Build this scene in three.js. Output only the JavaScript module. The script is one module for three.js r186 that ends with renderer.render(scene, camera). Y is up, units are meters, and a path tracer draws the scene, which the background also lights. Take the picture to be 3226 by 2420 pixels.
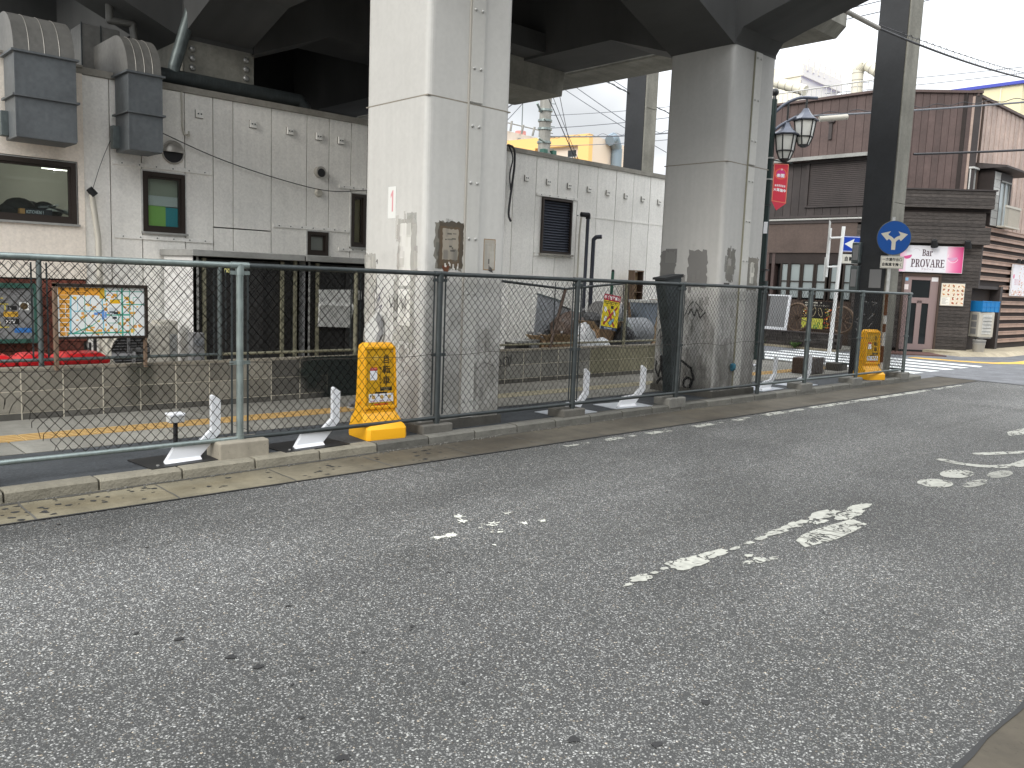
import * as THREE from 'three';
import { mergeGeometries, toCreasedNormals } from 'three/addons/utils/BufferGeometryUtils.js';
import { RoundedBoxGeometry } from 'three/addons/geometries/RoundedBoxGeometry.js';
import { MarchingCubes } from 'three/addons/objects/MarchingCubes.js';

// ------------------------------------------------------------------ camera, sky, sun, exposure
const scene = new THREE.Scene();
const camera = new THREE.PerspectiveCamera(49.08, 4 / 3, 0.05, 600);
{
  const pitch = 7.01185 * Math.PI / 180, roll = 2.2091 * Math.PI / 180, yaw = 46.93816 * Math.PI / 180;
  const F = new THREE.Vector3(Math.cos(yaw) * Math.cos(pitch), -Math.sin(pitch), -Math.sin(yaw) * Math.cos(pitch));
  const R = new THREE.Vector3(Math.sin(yaw), 0, Math.cos(yaw)), U = new THREE.Vector3().crossVectors(R, F);
  const up = U.multiplyScalar(Math.cos(roll)).addScaledVector(R, -Math.sin(roll));
  camera.position.set(0, 1.6, 0); camera.up.copy(up); camera.lookAt(F.clone().add(camera.position));
}
const renderer = new THREE.WebGLRenderer({ antialias: true });
renderer.setSize(1024, 768);
renderer.toneMapping = THREE.LinearToneMapping;
renderer.toneMappingExposure = 0.95;
renderer.shadowMap.enabled = true;
const SKY = 4.2, SUN = 2.2;
const SUN_DIR = new THREE.Vector3(-0.9, 0.44, 0.16).normalize();

// ------------------------------------------------------------------ random, noise, textures
let seed = 20240;
const rnd = () => { seed = (seed + 0x6d2b79f5) | 0; let t = Math.imul(seed ^ (seed >>> 15), 1 | seed); t = (t + Math.imul(t ^ (t >>> 7), 61 | t)) ^ t; return ((t ^ (t >>> 14)) >>> 0) / 4294967296; };
const rr = (a, b) => a + (b - a) * rnd();
const clamp = (x, a = 0, b = 1) => Math.min(b, Math.max(a, x));
const sstep = (a, b, x) => { const t = clamp((x - a) / (b - a)); return t * t * (3 - 2 * t); };
const hsh = (x, y, s) => { let h = Math.imul(x, 374761393) + Math.imul(y, 668265263) + Math.imul(s, 1442695041) | 0; h = Math.imul(h ^ (h >>> 13), 1274126177); return ((h ^ (h >>> 16)) >>> 0) / 4294967296; };
function vnoise(x, y, per, s) {
  const xi = Math.floor(x), yi = Math.floor(y), fx = x - xi, fy = y - yi, u = fx * fx * (3 - 2 * fx), v = fy * fy * (3 - 2 * fy);
  const m = (k) => ((k % per) + per) % per, x0 = m(xi), x1 = m(xi + 1), y0 = m(yi), y1 = m(yi + 1);
  const a = hsh(x0, y0, s), b = hsh(x1, y0, s), c = hsh(x0, y1, s), d = hsh(x1, y1, s);
  return a + (b - a) * u + (c - a) * v + (a - b - c + d) * u * v;
}
function fbm(x, y, per, oct, s) { let r = 0, a = 0.5, t = 0; for (let i = 0; i < oct; i++) { r += a * vnoise(x, y, per, s + i * 7); t += a; a *= 0.5; x *= 2; y *= 2; per *= 2; } return r / t; }
const fb = (x, y, oct, s) => fbm(x + 4096, y + 4096, 65536, oct, s);
const toS = (v) => { v = clamp(v); return Math.round(255 * (v < 0.0031308 ? 12.92 * v : 1.055 * Math.pow(v, 1 / 2.4) - 0.055)); };
function dataTex(w, h, fn, metres, srgb = true) {
  const d = new Uint8Array(w * h * 4);
  for (let j = 0; j < h; j++) for (let i = 0; i < w; i++) {
    const c = fn(i / w, j / h), k = (j * w + i) * 4;
    if (srgb) { d[k] = toS(c[0]); d[k + 1] = toS(c[1]); d[k + 2] = toS(c[2]); } else { d[k] = d[k + 1] = d[k + 2] = Math.round(255 * clamp(c)); }
    d[k + 3] = 255;
  }
  return finish(new THREE.DataTexture(d, w, h), metres, srgb);
}
function finish(t, metres, srgb) {
  if (srgb) t.colorSpace = THREE.SRGBColorSpace;
  t.wrapS = t.wrapT = THREE.RepeatWrapping; t.magFilter = THREE.LinearFilter; t.minFilter = THREE.LinearMipmapLinearFilter; t.generateMipmaps = true;
  if (metres) t.repeat.set(1 / metres, 1 / metres);
  t.needsUpdate = true; return t;
}
function canvasTex(w, h, draw) {
  const c = document.createElement('canvas'); c.width = w; c.height = h; const x = c.getContext('2d'); draw(x, w, h);
  const t = new THREE.CanvasTexture(c); t.colorSpace = THREE.SRGBColorSpace; return t;
}
const T = {};
// asphalt: loose light and dark aggregate in a dark binder, 4 m square
{
  const N = 2048, col = new Float32Array(N * N * 3), hgt = new Float32Array(N * N);
  for (let j = 0; j < N; j++) for (let i = 0; i < N; i++) { const k = j * N + i, n = 0.75 + 0.5 * hsh(i, j, 5); col[3 * k] = 0.05 * n; col[3 * k + 1] = 0.051 * n; col[3 * k + 2] = 0.05 * n; hgt[k] = 0.2 * hsh(i, j, 9); }
  for (let s = 0; s < 460000; s++) {
    const cx = rnd() * N, cy = rnd() * N, r = 0.7 + 1.9 * Math.pow(rnd(), 2.4), e = rr(0.6, 1), a = rnd() * 3.14, ca = Math.cos(a), sa = Math.sin(a);
    const b = rnd(), g = b < 0.36 ? rr(0.05, 0.12) : b < 0.76 ? rr(0.12, 0.27) : rr(0.27, 0.56), w = rnd(), tint = w < 0.06 ? [1.12, 0.95, 0.74] : w < 0.16 ? [0.98, 1.0, 0.92] : [1, 1, 0.97];
    const R = Math.ceil(r), hh = rr(0.5, 1);
    for (let dy = -R; dy <= R; dy++) for (let dx = -R; dx <= R; dx++) {
      const u = (dx * ca + dy * sa) / r, v = (-dx * sa + dy * ca) / (r * e), q = u * u + v * v; if (q > 1) continue;
      const k = (((Math.round(cy) + dy) % N + N) % N) * N + ((Math.round(cx) + dx) % N + N) % N, f = 0.85 + 0.15 * (1 - q);
      col[3 * k] = g * tint[0] * f; col[3 * k + 1] = g * tint[1] * f; col[3 * k + 2] = g * tint[2] * f; hgt[k] = hh * (1 - 0.6 * q);
    }
  }
  const d = new Uint8Array(N * N * 4), h = new Uint8Array(N * N * 4);
  for (let k = 0; k < N * N; k++) { for (let c = 0; c < 3; c++) { d[4 * k + c] = toS(col[3 * k + c]); h[4 * k + c] = Math.round(255 * clamp(hgt[k])); } d[4 * k + 3] = h[4 * k + 3] = 255; }
  T.asphalt = finish(new THREE.DataTexture(d, N, N), 4, true); T.asphaltH = finish(new THREE.DataTexture(h, N, N), 4, false);
}
const g3 = (g, t = [1, 1, 1]) => [g * t[0], g * t[1], g * t[2]];
T.fineAsphalt = dataTex(1024, 1024, (u, v) => { const n = fbm(u * 8, v * 8, 8, 5, 3), s = hsh(Math.floor(u * 1024), Math.floor(v * 1024), 4), b = fbm(u * 128, v * 128, 128, 2, 8); return g3(0.62 * (0.5 + 0.6 * n) * (0.7 + 0.5 * b) * (0.85 + 0.3 * s)); }, 2);
T.concrete = dataTex(1024, 1024, (u, v) => {
  const a = fbm(u * 4, v * 4, 4, 6, 11), b = fbm(u * 60, v * 60, 60, 3, 17), p = vnoise(u * 220, v * 220, 220, 31) > 0.93 ? 0.72 : 1, st = fbm(u * 18, v * 3, 3, 4, 23);
  const g = (0.5 + 0.55 * a) * (0.82 + 0.3 * b) * p * (0.8 + 0.35 * st); return g3(g * 0.92, [1, 0.985 + 0.02 * a, 0.94 + 0.05 * a]);
}, 2.2);
T.concreteH = dataTex(512, 512, (u, v) => 0.5 * fbm(u * 30, v * 30, 30, 4, 41) + 0.5 * fbm(u * 120, v * 120, 120, 2, 47), 1.1, false);
T.paint = dataTex(1024, 1024, (u, v) => {
  const a = fbm(u * 3, v * 3, 3, 5, 61), st = fbm(u * 26, v * 2, 2, 4, 63), b = fbm(u * 90, v * 90, 90, 2, 64);
  return g3((0.82 + 0.18 * a) * (0.86 + 0.2 * st) * (0.95 + 0.08 * b), [1, 0.99, 0.965]);
}, 3);
T.panel = dataTex(1024, 1024, (u, v) => {
  const a = fbm(u * 5, v * 5, 5, 5, 71), b = fbm(u * 110, v * 110, 110, 2, 72), st = fbm(u * 40, v * 4, 4, 4, 73), sc = fbm(u * 14, v * 14, 14, 4, 74);
  return g3((0.86 + 0.16 * a) * (0.88 + 0.18 * b) * (0.93 + 0.1 * st) * (sc > 0.7 ? 0.96 : 1), [1, 0.99, 0.96]);
}, 2.4);
T.panelH = dataTex(512, 512, (u, v) => fbm(u * 64, v * 64, 64, 3, 75), 1.2, false);
T.galv = dataTex(512, 512, (u, v) => { const a = fbm(u * 6, v * 6, 6, 5, 81), b = fbm(u * 40, v * 10, 10, 4, 82); return g3((0.5 + 0.6 * a) * (0.75 + 0.4 * b), [0.95, 1, 0.99]); }, 0.6);
T.grime = dataTex(512, 512, (u, v) => { const a = fbm(u * 4, v * 4, 4, 6, 91), b = fbm(u * 32, v * 32, 32, 3, 92); return g3((0.62 + 0.45 * a) * (0.8 + 0.3 * b)); }, 1.3);
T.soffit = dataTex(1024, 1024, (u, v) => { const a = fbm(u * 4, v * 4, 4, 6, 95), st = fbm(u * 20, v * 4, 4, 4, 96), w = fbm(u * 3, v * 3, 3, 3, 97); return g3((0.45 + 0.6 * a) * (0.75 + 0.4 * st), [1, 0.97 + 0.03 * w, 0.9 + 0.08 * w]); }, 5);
T.stone = dataTex(512, 512, (u, v) => { const a = fbm(u * 10, v * 40, 10, 4, 101), b = fbm(u * 50, v * 50, 50, 3, 102); return g3((0.45 + 0.7 * a) * (0.7 + 0.5 * b)); }, 0.9);
T.stoneH = dataTex(512, 512, (u, v) => 0.6 * fbm(u * 8, v * 30, 8, 4, 103) + 0.4 * fbm(u * 60, v * 60, 60, 2, 104), 0.9, false);
T.wood = dataTex(512, 512, (u, v) => { const a = fbm(u * 30, v * 3, 3, 5, 111); return g3(0.6 + 0.5 * a); }, 0.8);

const C = (r, g, b) => new THREE.Color().setRGB(r, g, b);
function M(r, g, b, o = {}) {
  const m = new THREE.MeshStandardMaterial({ color: C(r, g, b), roughness: o.rough ?? 0.8, metalness: o.metal ?? 0 });
  if (o.map) m.map = o.map; if (o.bump) { m.bumpMap = o.bump; m.bumpScale = o.bs ?? 0.002; }
  if (o.vc) m.vertexColors = true; if (o.side) m.side = THREE.DoubleSide;
  return m;
}
function decalMat(tex, rough = 0.8) { const m = new THREE.MeshStandardMaterial({ map: tex, transparent: true, roughness: rough }); return m; }
const printMat = (tex, rough = 0.5) => new THREE.MeshStandardMaterial({ map: tex, roughness: rough });
const mt = {
  asphalt: M(1.08, 1.08, 1.08, { map: T.asphalt, bump: T.asphaltH, bs: 0.004, rough: 0.82, vc: true }),
  asphaltNew: M(0.3, 0.31, 0.33, { map: T.fineAsphalt, rough: 0.85, vc: true }),
  asphaltDark: M(0.085, 0.095, 0.105, { map: T.fineAsphalt, bump: T.concreteH, bs: 0.006, rough: 0.85 }),
  gutter: M(0.31, 0.275, 0.195, { map: T.concrete, bump: T.concreteH, bs: 0.002, rough: 0.85, vc: true }),
  slab: M(0.29, 0.28, 0.25, { map: T.concrete, bump: T.concreteH, bs: 0.002 }),
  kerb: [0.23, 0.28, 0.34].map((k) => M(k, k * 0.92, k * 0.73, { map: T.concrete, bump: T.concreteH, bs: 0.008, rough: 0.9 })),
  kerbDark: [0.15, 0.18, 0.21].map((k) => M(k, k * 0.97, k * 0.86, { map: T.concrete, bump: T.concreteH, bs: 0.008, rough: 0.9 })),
  block: [0.25, 0.31, 0.37].map((k) => M(k, k * 0.93, k * 0.79, { map: T.concrete, bump: T.concreteH, bs: 0.004, rough: 0.9 })),
  blockGrey: [0.25, 0.29, 0.33].map((k) => M(k, k * 0.98, k * 0.9, { map: T.concrete, bump: T.concreteH, bs: 0.004, rough: 0.9 })),
  blockMoss: [0.3, 0.36].map((k) => M(k, k * 0.94, k * 0.66, { map: T.concrete, bump: T.concreteH, bs: 0.004, rough: 0.9 })),
  blockDark: [0.022, 0.03].map((k) => M(k * 0.85, k, k * 0.93, { map: T.concrete, bump: T.concreteH, bs: 0.004, rough: 0.8 })),
  blockFoot: [0.13, 0.16].map((k) => M(k, k * 0.95, k * 0.85, { map: T.concrete, bump: T.concreteH, bs: 0.004, rough: 0.9 })),
  mortar: M(0.62, 0.57, 0.46),
  cap: M(0.42, 0.38, 0.31, { map: T.concrete }),
  tactile: M(0.52, 0.34, 0.13, { map: T.grime, rough: 0.75 }), tactileWorn: M(0.42, 0.38, 0.27, { map: T.grime, rough: 0.8 }),
  pillar: M(0.56, 0.555, 0.535, { map: T.paint, rough: 0.55 }),
  pillarShaded: M(0.46, 0.457, 0.445, { map: T.paint, rough: 0.6 }),  // same paint made darker for pillar two, its shade put into the colour
  pillarStrip: M(0.55, 0.545, 0.52, { map: T.paint, rough: 0.5 }),
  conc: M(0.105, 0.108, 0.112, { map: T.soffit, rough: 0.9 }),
  concLight: M(0.36, 0.35, 0.31, { map: T.concrete, rough: 0.9 }),
  panel: [0.9, 0.93, 0.96].map((k) => M(k, k * 0.985, k * 0.95, { map: T.panel, bump: T.panelH, bs: 0.002, rough: 0.9 })),
  panelBright: [0.9, 0.93, 0.95].map((k) => M(k, k * 0.99, k * 0.96, { map: T.panel, bump: T.panelH, bs: 0.002, rough: 0.9 })),
  pink: M(0.98, 0.9, 0.81, { map: T.panel, bump: T.panelH, bs: 0.0015, rough: 0.9 }),
  joint: M(0.1, 0.095, 0.085), coping: M(0.4, 0.38, 0.34, { map: T.concrete }),
  bronze: M(0.035, 0.026, 0.021, { rough: 0.45, metal: 0.3 }),
  glass: (() => { const m = new THREE.MeshPhysicalMaterial({ color: C(0.86, 0.9, 0.88), roughness: 0.02, transmission: 1, thickness: 0 }); return m; })(),
  frosted: (() => { const m = new THREE.MeshPhysicalMaterial({ color: C(0.6, 0.63, 0.58), roughness: 0.35, transmission: 0.75, thickness: 0 }); return m; })(),
  darkGlass: M(0.02, 0.024, 0.026, { rough: 0.06 }), paleGlass: M(0.3, 0.34, 0.34, { rough: 0.1 }), skyGlass: M(0.42, 0.47, 0.48, { rough: 0.08 }),
  duct: M(0.15, 0.165, 0.175, { map: T.grime, rough: 0.5, metal: 0.25 }),
  ductTop: M(0.2, 0.195, 0.18, { map: T.grime, rough: 0.55, metal: 0.2 }),
  galv: M(0.34, 0.38, 0.37, { map: T.galv, rough: 0.42, metal: 0.55 }),
  galvDark: M(0.06, 0.068, 0.07, { map: T.galv, rough: 0.5, metal: 0.3 }),
  galvMid: M(0.16, 0.18, 0.18, { map: T.galv, rough: 0.45, metal: 0.45 }),
  wire: M(0.045, 0.038, 0.032, { rough: 0.55, metal: 0.3 }), wireLight: M(0.09, 0.076, 0.06, { rough: 0.55, metal: 0.3 }),
  steelBolt: M(0.42, 0.42, 0.4, { rough: 0.4, metal: 0.6 }),
  black: M(0.012, 0.012, 0.013, { rough: 0.5 }), blackMatte: M(0.01, 0.011, 0.012, { rough: 0.8 }), rubber: M(0.02, 0.02, 0.022, { rough: 0.7 }),
  white: M(0.8, 0.81, 0.83, { rough: 0.35 }), whiteDull: M(0.66, 0.66, 0.63, { rough: 0.6, map: T.grime }),
  yellowPl: M(0.86, 0.42, 0.012, { rough: 0.42 }), orangePl: M(0.8, 0.36, 0.012, { rough: 0.45 }),
  red: M(0.6, 0.015, 0.02, { rough: 0.35 }), blueCrate: M(0.015, 0.2, 0.5, { rough: 0.45 }),
  brickRed: [0.16, 0.2, 0.24].map((k) => M(k, k * 0.3, k * 0.2, { map: T.wood, rough: 0.85 })),
  greenFrame: M(0.03, 0.1, 0.075, { rough: 0.5 }), boardGrey: M(0.22, 0.22, 0.22, { rough: 0.6 }),
  alu: M(0.42, 0.4, 0.36, { rough: 0.4, metal: 0.5 }), brown: M(0.07, 0.045, 0.032, { rough: 0.6 }),
  acWhite: M(0.5, 0.475, 0.41, { rough: 0.55 }),
  shedWhite: M(0.74, 0.74, 0.74, { rough: 0.45, map: T.paint }), shedDark: [0.022, 0.03].map((k) => M(k, k * 0.97, k * 0.92, { rough: 0.6, map: T.grime })), shedTrim: M(0.36, 0.36, 0.34, { rough: 0.5, map: T.grime }), olive: M(0.2, 0.19, 0.13, { rough: 0.6 }),
  brownWall: [0.105, 0.115, 0.125].map((k) => M(k, k * 0.67, k * 0.6, { rough: 0.6, map: T.grime })),
  brownDark: [0.05, 0.06].map((k) => M(k, k * 0.8, k * 0.76, { rough: 0.6, map: T.grime })),
  pinkWall: [0.5, 0.55, 0.6].map((k) => M(k, k * 0.76, k * 0.64, { rough: 0.65, map: T.grime })),
  brownFascia: M(0.12, 0.085, 0.07, { rough: 0.65, map: T.grime }),
  siding: [0.07, 0.085, 0.1].map((k) => M(k, k * 0.86, k * 0.78, { map: T.stone, bump: T.stoneH, bs: 0.012, rough: 0.85 })),
  slatPink: M(0.55, 0.38, 0.3, { rough: 0.55, map: T.grime }), darkWall: M(0.035, 0.025, 0.022, { rough: 0.8, map: T.grime }),
  doorMauve: M(0.3, 0.22, 0.21, { rough: 0.45 }),
  lampGreen: M(0.018, 0.032, 0.03, { rough: 0.32, metal: 0.3 }), lampBlack: M(0.015, 0.016, 0.017, { rough: 0.35 }), lampArm: M(0.1, 0.11, 0.14, { rough: 0.35, metal: 0.4 }),
  opal: M(0.72, 0.72, 0.68, { rough: 0.35 }),
  signBlue: M(0.012, 0.07, 0.42, { rough: 0.35 }), whitePaint: M(0.78, 0.78, 0.76, { rough: 0.5 }), rust: M(0.16, 0.07, 0.03, { rough: 0.9, map: T.grime }),
  roadWorn: M(0.36, 0.36, 0.33, { rough: 0.85, map: T.grime }), zebra: M(0.92, 0.95, 0.93, { rough: 0.7, map: T.grime }), yellowLine: M(0.9, 0.55, 0.1, { rough: 0.7, map: T.grime }),
  gum: M(0.022, 0.022, 0.022, { rough: 0.7 }),
  cardboard: M(0.27, 0.18, 0.105, { rough: 0.9 }), cardInner: M(0.4, 0.29, 0.18, { rough: 0.9 }), plasticBag: M(0.7, 0.72, 0.74, { rough: 0.3 }), blueGreyPl: M(0.2, 0.235, 0.28, { rough: 0.4 }), greyPanel: M(0.27, 0.285, 0.3, { rough: 0.6, map: T.grime }),
  woodBrown: M(0.2, 0.135, 0.09, { map: T.wood, rough: 0.8 }), greenPole: M(0.01, 0.08, 0.05, { rough: 0.5 }), pipeNavy: M(0.03, 0.035, 0.05, { rough: 0.4 }),
  yellowBld: M(0.88, 0.54, 0.2, { rough: 0.8 }), beigeBld: M(0.72, 0.62, 0.52, { rough: 0.85 }), creamBld: M(0.8, 0.76, 0.62, { rough: 0.85 }), yellowPale: M(0.8, 0.72, 0.46, { rough: 0.7 }), blueTrim: M(0.06, 0.08, 0.45, { rough: 0.5 }), greyBlueBld: M(0.2, 0.26, 0.31, { rough: 0.7 }),
  brownTile: M(0.14, 0.07, 0.055, { map: T.grime, rough: 0.8 }), apron: M(0.6, 0.52, 0.38, { map: T.concrete }), moss: M(0.06, 0.09, 0.03, { rough: 1 }),
  shadedSide: M(0.028, 0.03, 0.033, { rough: 0.6, map: T.grime }),  // left faces of the tall columns, shade painted as a dark tone
  cable: M(0.03, 0.03, 0.034, { rough: 0.6 }), cableGrey: M(0.16, 0.17, 0.19, { rough: 0.6 }), sleeve: M(0.36, 0.34, 0.3, { rough: 0.6 }),
};

// ------------------------------------------------------------------ geometry helpers
function uvMetres(g) {
  const p = g.attributes.position, n = g.attributes.normal, uv = new Float32Array(p.count * 2);
  for (let i = 0; i < p.count; i++) {
    const ax = Math.abs(n.getX(i)), ay = Math.abs(n.getY(i)), az = Math.abs(n.getZ(i));
    if (ay > ax && ay > az) { uv[2 * i] = p.getX(i); uv[2 * i + 1] = p.getZ(i); } else if (ax > az) { uv[2 * i] = p.getZ(i) + 0.37; uv[2 * i + 1] = p.getY(i); } else { uv[2 * i] = p.getX(i); uv[2 * i + 1] = p.getY(i); }
  }
  g.setAttribute('uv', new THREE.BufferAttribute(uv, 2)); return g;
}
const bb = (x0, x1, y0, y1, z0, z1) => { const g = new THREE.BoxGeometry(Math.abs(x1 - x0), Math.abs(y1 - y0), Math.abs(z1 - z0)); g.translate((x0 + x1) / 2, (y0 + y1) / 2, (z0 + z1) / 2); return uvMetres(g); };
const bx = (w, h, d, x = 0, y = 0, z = 0) => bb(x - w / 2, x + w / 2, y - h / 2, y + h / 2, z - d / 2, z + d / 2);
const rb = (w, h, d, r, x = 0, y = 0, z = 0) => { const g = new RoundedBoxGeometry(w, h, d, 2, r); g.translate(x, y, z); return uvMetres(g); };
const V = (x, y, z) => new THREE.Vector3(x, y, z);
function rod(a, b, r, r2 = r, seg = 10) { // solid bar between two points
  const A = V(...a), B = V(...b), d = B.clone().sub(A), g = new THREE.CylinderGeometry(r2, r, d.length(), seg, 1);
  g.applyQuaternion(new THREE.Quaternion().setFromUnitVectors(V(0, 1, 0), d.clone().normalize())); g.translate(...A.add(B).multiplyScalar(0.5).toArray()); return uvMetres(g);
}
function tube(pts, r, seg = 24, rad = 7) { return uvMetres(new THREE.TubeGeometry(new THREE.CatmullRomCurve3(pts.map((p) => V(...p))), seg, r, rad, false)); }
function bars(pts, r, rad = 8) { const out = []; for (let i = 1; i < pts.length; i++) { out.push(rod(pts[i - 1], pts[i], r, r, rad)); if (i < pts.length - 1) { const s = new THREE.SphereGeometry(r, rad, 6); s.translate(...pts[i]); out.push(s); } } return out; }
function prism(pts, depth, bevel = 0) { // outline in x,y pushed along z
  const s = new THREE.Shape(pts.map((p) => new THREE.Vector2(p[0], p[1])));
  const g = new THREE.ExtrudeGeometry(s, { depth: depth - 2 * bevel, bevelEnabled: bevel > 0, bevelSize: bevel, bevelThickness: bevel, bevelSegments: 2, bevelOffset: -bevel, curveSegments: 8 });
  g.translate(0, 0, bevel); return uvMetres(g);
}
function loft(sections, closed = true) { // sections of equal-length point rings [[x,y,z]...]
  const n = sections[0].length, pos = [];
  const tri = (a, b, c) => pos.push(...a, ...b, ...c);
  for (let s = 1; s < sections.length; s++) for (let i = 0; i < n; i++) { const j = (i + 1) % n, A = sections[s - 1], B = sections[s]; tri(A[i], A[j], B[j]); tri(A[i], B[j], B[i]); }
  if (closed) for (const [S, f] of [[sections[0], -1], [sections[sections.length - 1], 1]]) for (let i = 1; i < n - 1; i++) f > 0 ? tri(S[0], S[i], S[i + 1]) : tri(S[0], S[i + 1], S[i]);
  const g = new THREE.BufferGeometry(); g.setAttribute('position', new THREE.Float32BufferAttribute(pos, 3)); g.computeVertexNormals();
  return uvMetres(toCreasedNormals(g, 0.6));
}
const ringXZ = (x0, x1, z0, z1, y, c) => [[x0 + c, y, z1], [x1 - c, y, z1], [x1, y, z1 - c], [x1, y, z0 + c], [x1 - c, y, z0], [x0 + c, y, z0], [x0, y, z0 + c], [x0, y, z1 - c]];
function quad(a, b, c, d) { // a bottom-left, b bottom-right, c top-right, d top-left
  const g = new THREE.BufferGeometry(); g.setAttribute('position', new THREE.Float32BufferAttribute([...a, ...b, ...c, ...d], 3));
  g.setAttribute('uv', new THREE.Float32BufferAttribute([0, 0, 1, 0, 1, 1, 0, 1], 2)); g.setIndex([0, 1, 2, 0, 2, 3]); g.computeVertexNormals(); return g;
}
function flat(pts, y, flip) { // polygon lying on the ground, points x,z
  const s = new THREE.Shape(pts.map((p) => new THREE.Vector2(p[0], -p[1]))), g = new THREE.ShapeGeometry(s, 6); g.rotateX(-Math.PI / 2); g.translate(0, y, 0); return uvMetres(g);
}
function ragged(pts, j, n) { // subdivide and roughen an outline
  const o = []; for (let i = 0; i < pts.length; i++) { const a = pts[i], b = pts[(i + 1) % pts.length]; for (let k = 0; k < n; k++) { const t = k / n; o.push([a[0] + (b[0] - a[0]) * t + rr(-j, j), a[1] + (b[1] - a[1]) * t + rr(-j, j) * 0.7]); } } return o;
}
function merge(list) {
  const l = (Array.isArray(list) ? list : [list]).map((g) => { let h = g.index ? g.toNonIndexed() : g; for (const k of Object.keys(h.attributes)) if (!['position', 'normal', 'uv'].includes(k)) h.deleteAttribute(k); if (!h.attributes.normal) h.computeVertexNormals(); if (!h.attributes.uv) uvMetres(h); return h; });
  return l.length === 1 ? l[0] : mergeGeometries(l);
}
const used = {};
const numbered = (n) => { const k = used[n] = (used[n] ?? -1) + 1; return k ? n + '_' + String(k).padStart(3, '0') : n; };
function tag(o, label, category, group, kind) { if (label) o.userData.label = label; if (category) o.userData.category = category; if (group) o.userData.group = group; if (kind) o.userData.kind = kind; return o; }
function thing(name, label, category, pos = [0, 0, 0], turn = 0, group) { const o = new THREE.Group(); o.name = numbered(name); o.position.set(...pos); o.rotation.y = turn; scene.add(o); return tag(o, label, category, group); }
function struct(name) { const o = new THREE.Group(); o.name = numbered(name); o.userData.kind = 'structure'; scene.add(o); return o; }
function P(parent, name, geo, mat, label, kind) { const m = new THREE.Mesh(merge(geo), mat); m.name = name; m.castShadow = m.receiveShadow = true; parent.add(m); if (label) m.userData.label = label; if (kind) m.userData.kind = kind; return m; }
const PP = (parent, name, list, mat) => list.map((g) => P(parent, name, g, mat));
function G(parent, name, label) { const g = new THREE.Group(); g.name = name; parent.add(g); if (label) g.userData.label = label; return g; }
function copyOf(o, label, pos, turn = 0) { const c = o.clone(); c.userData = { ...o.userData }; c.name = numbered(o.name.replace(/_\d{3}$/, '')); if (label) c.userData.label = label; c.position.set(...pos); c.rotation.y = turn; scene.add(c); return c; }

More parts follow.
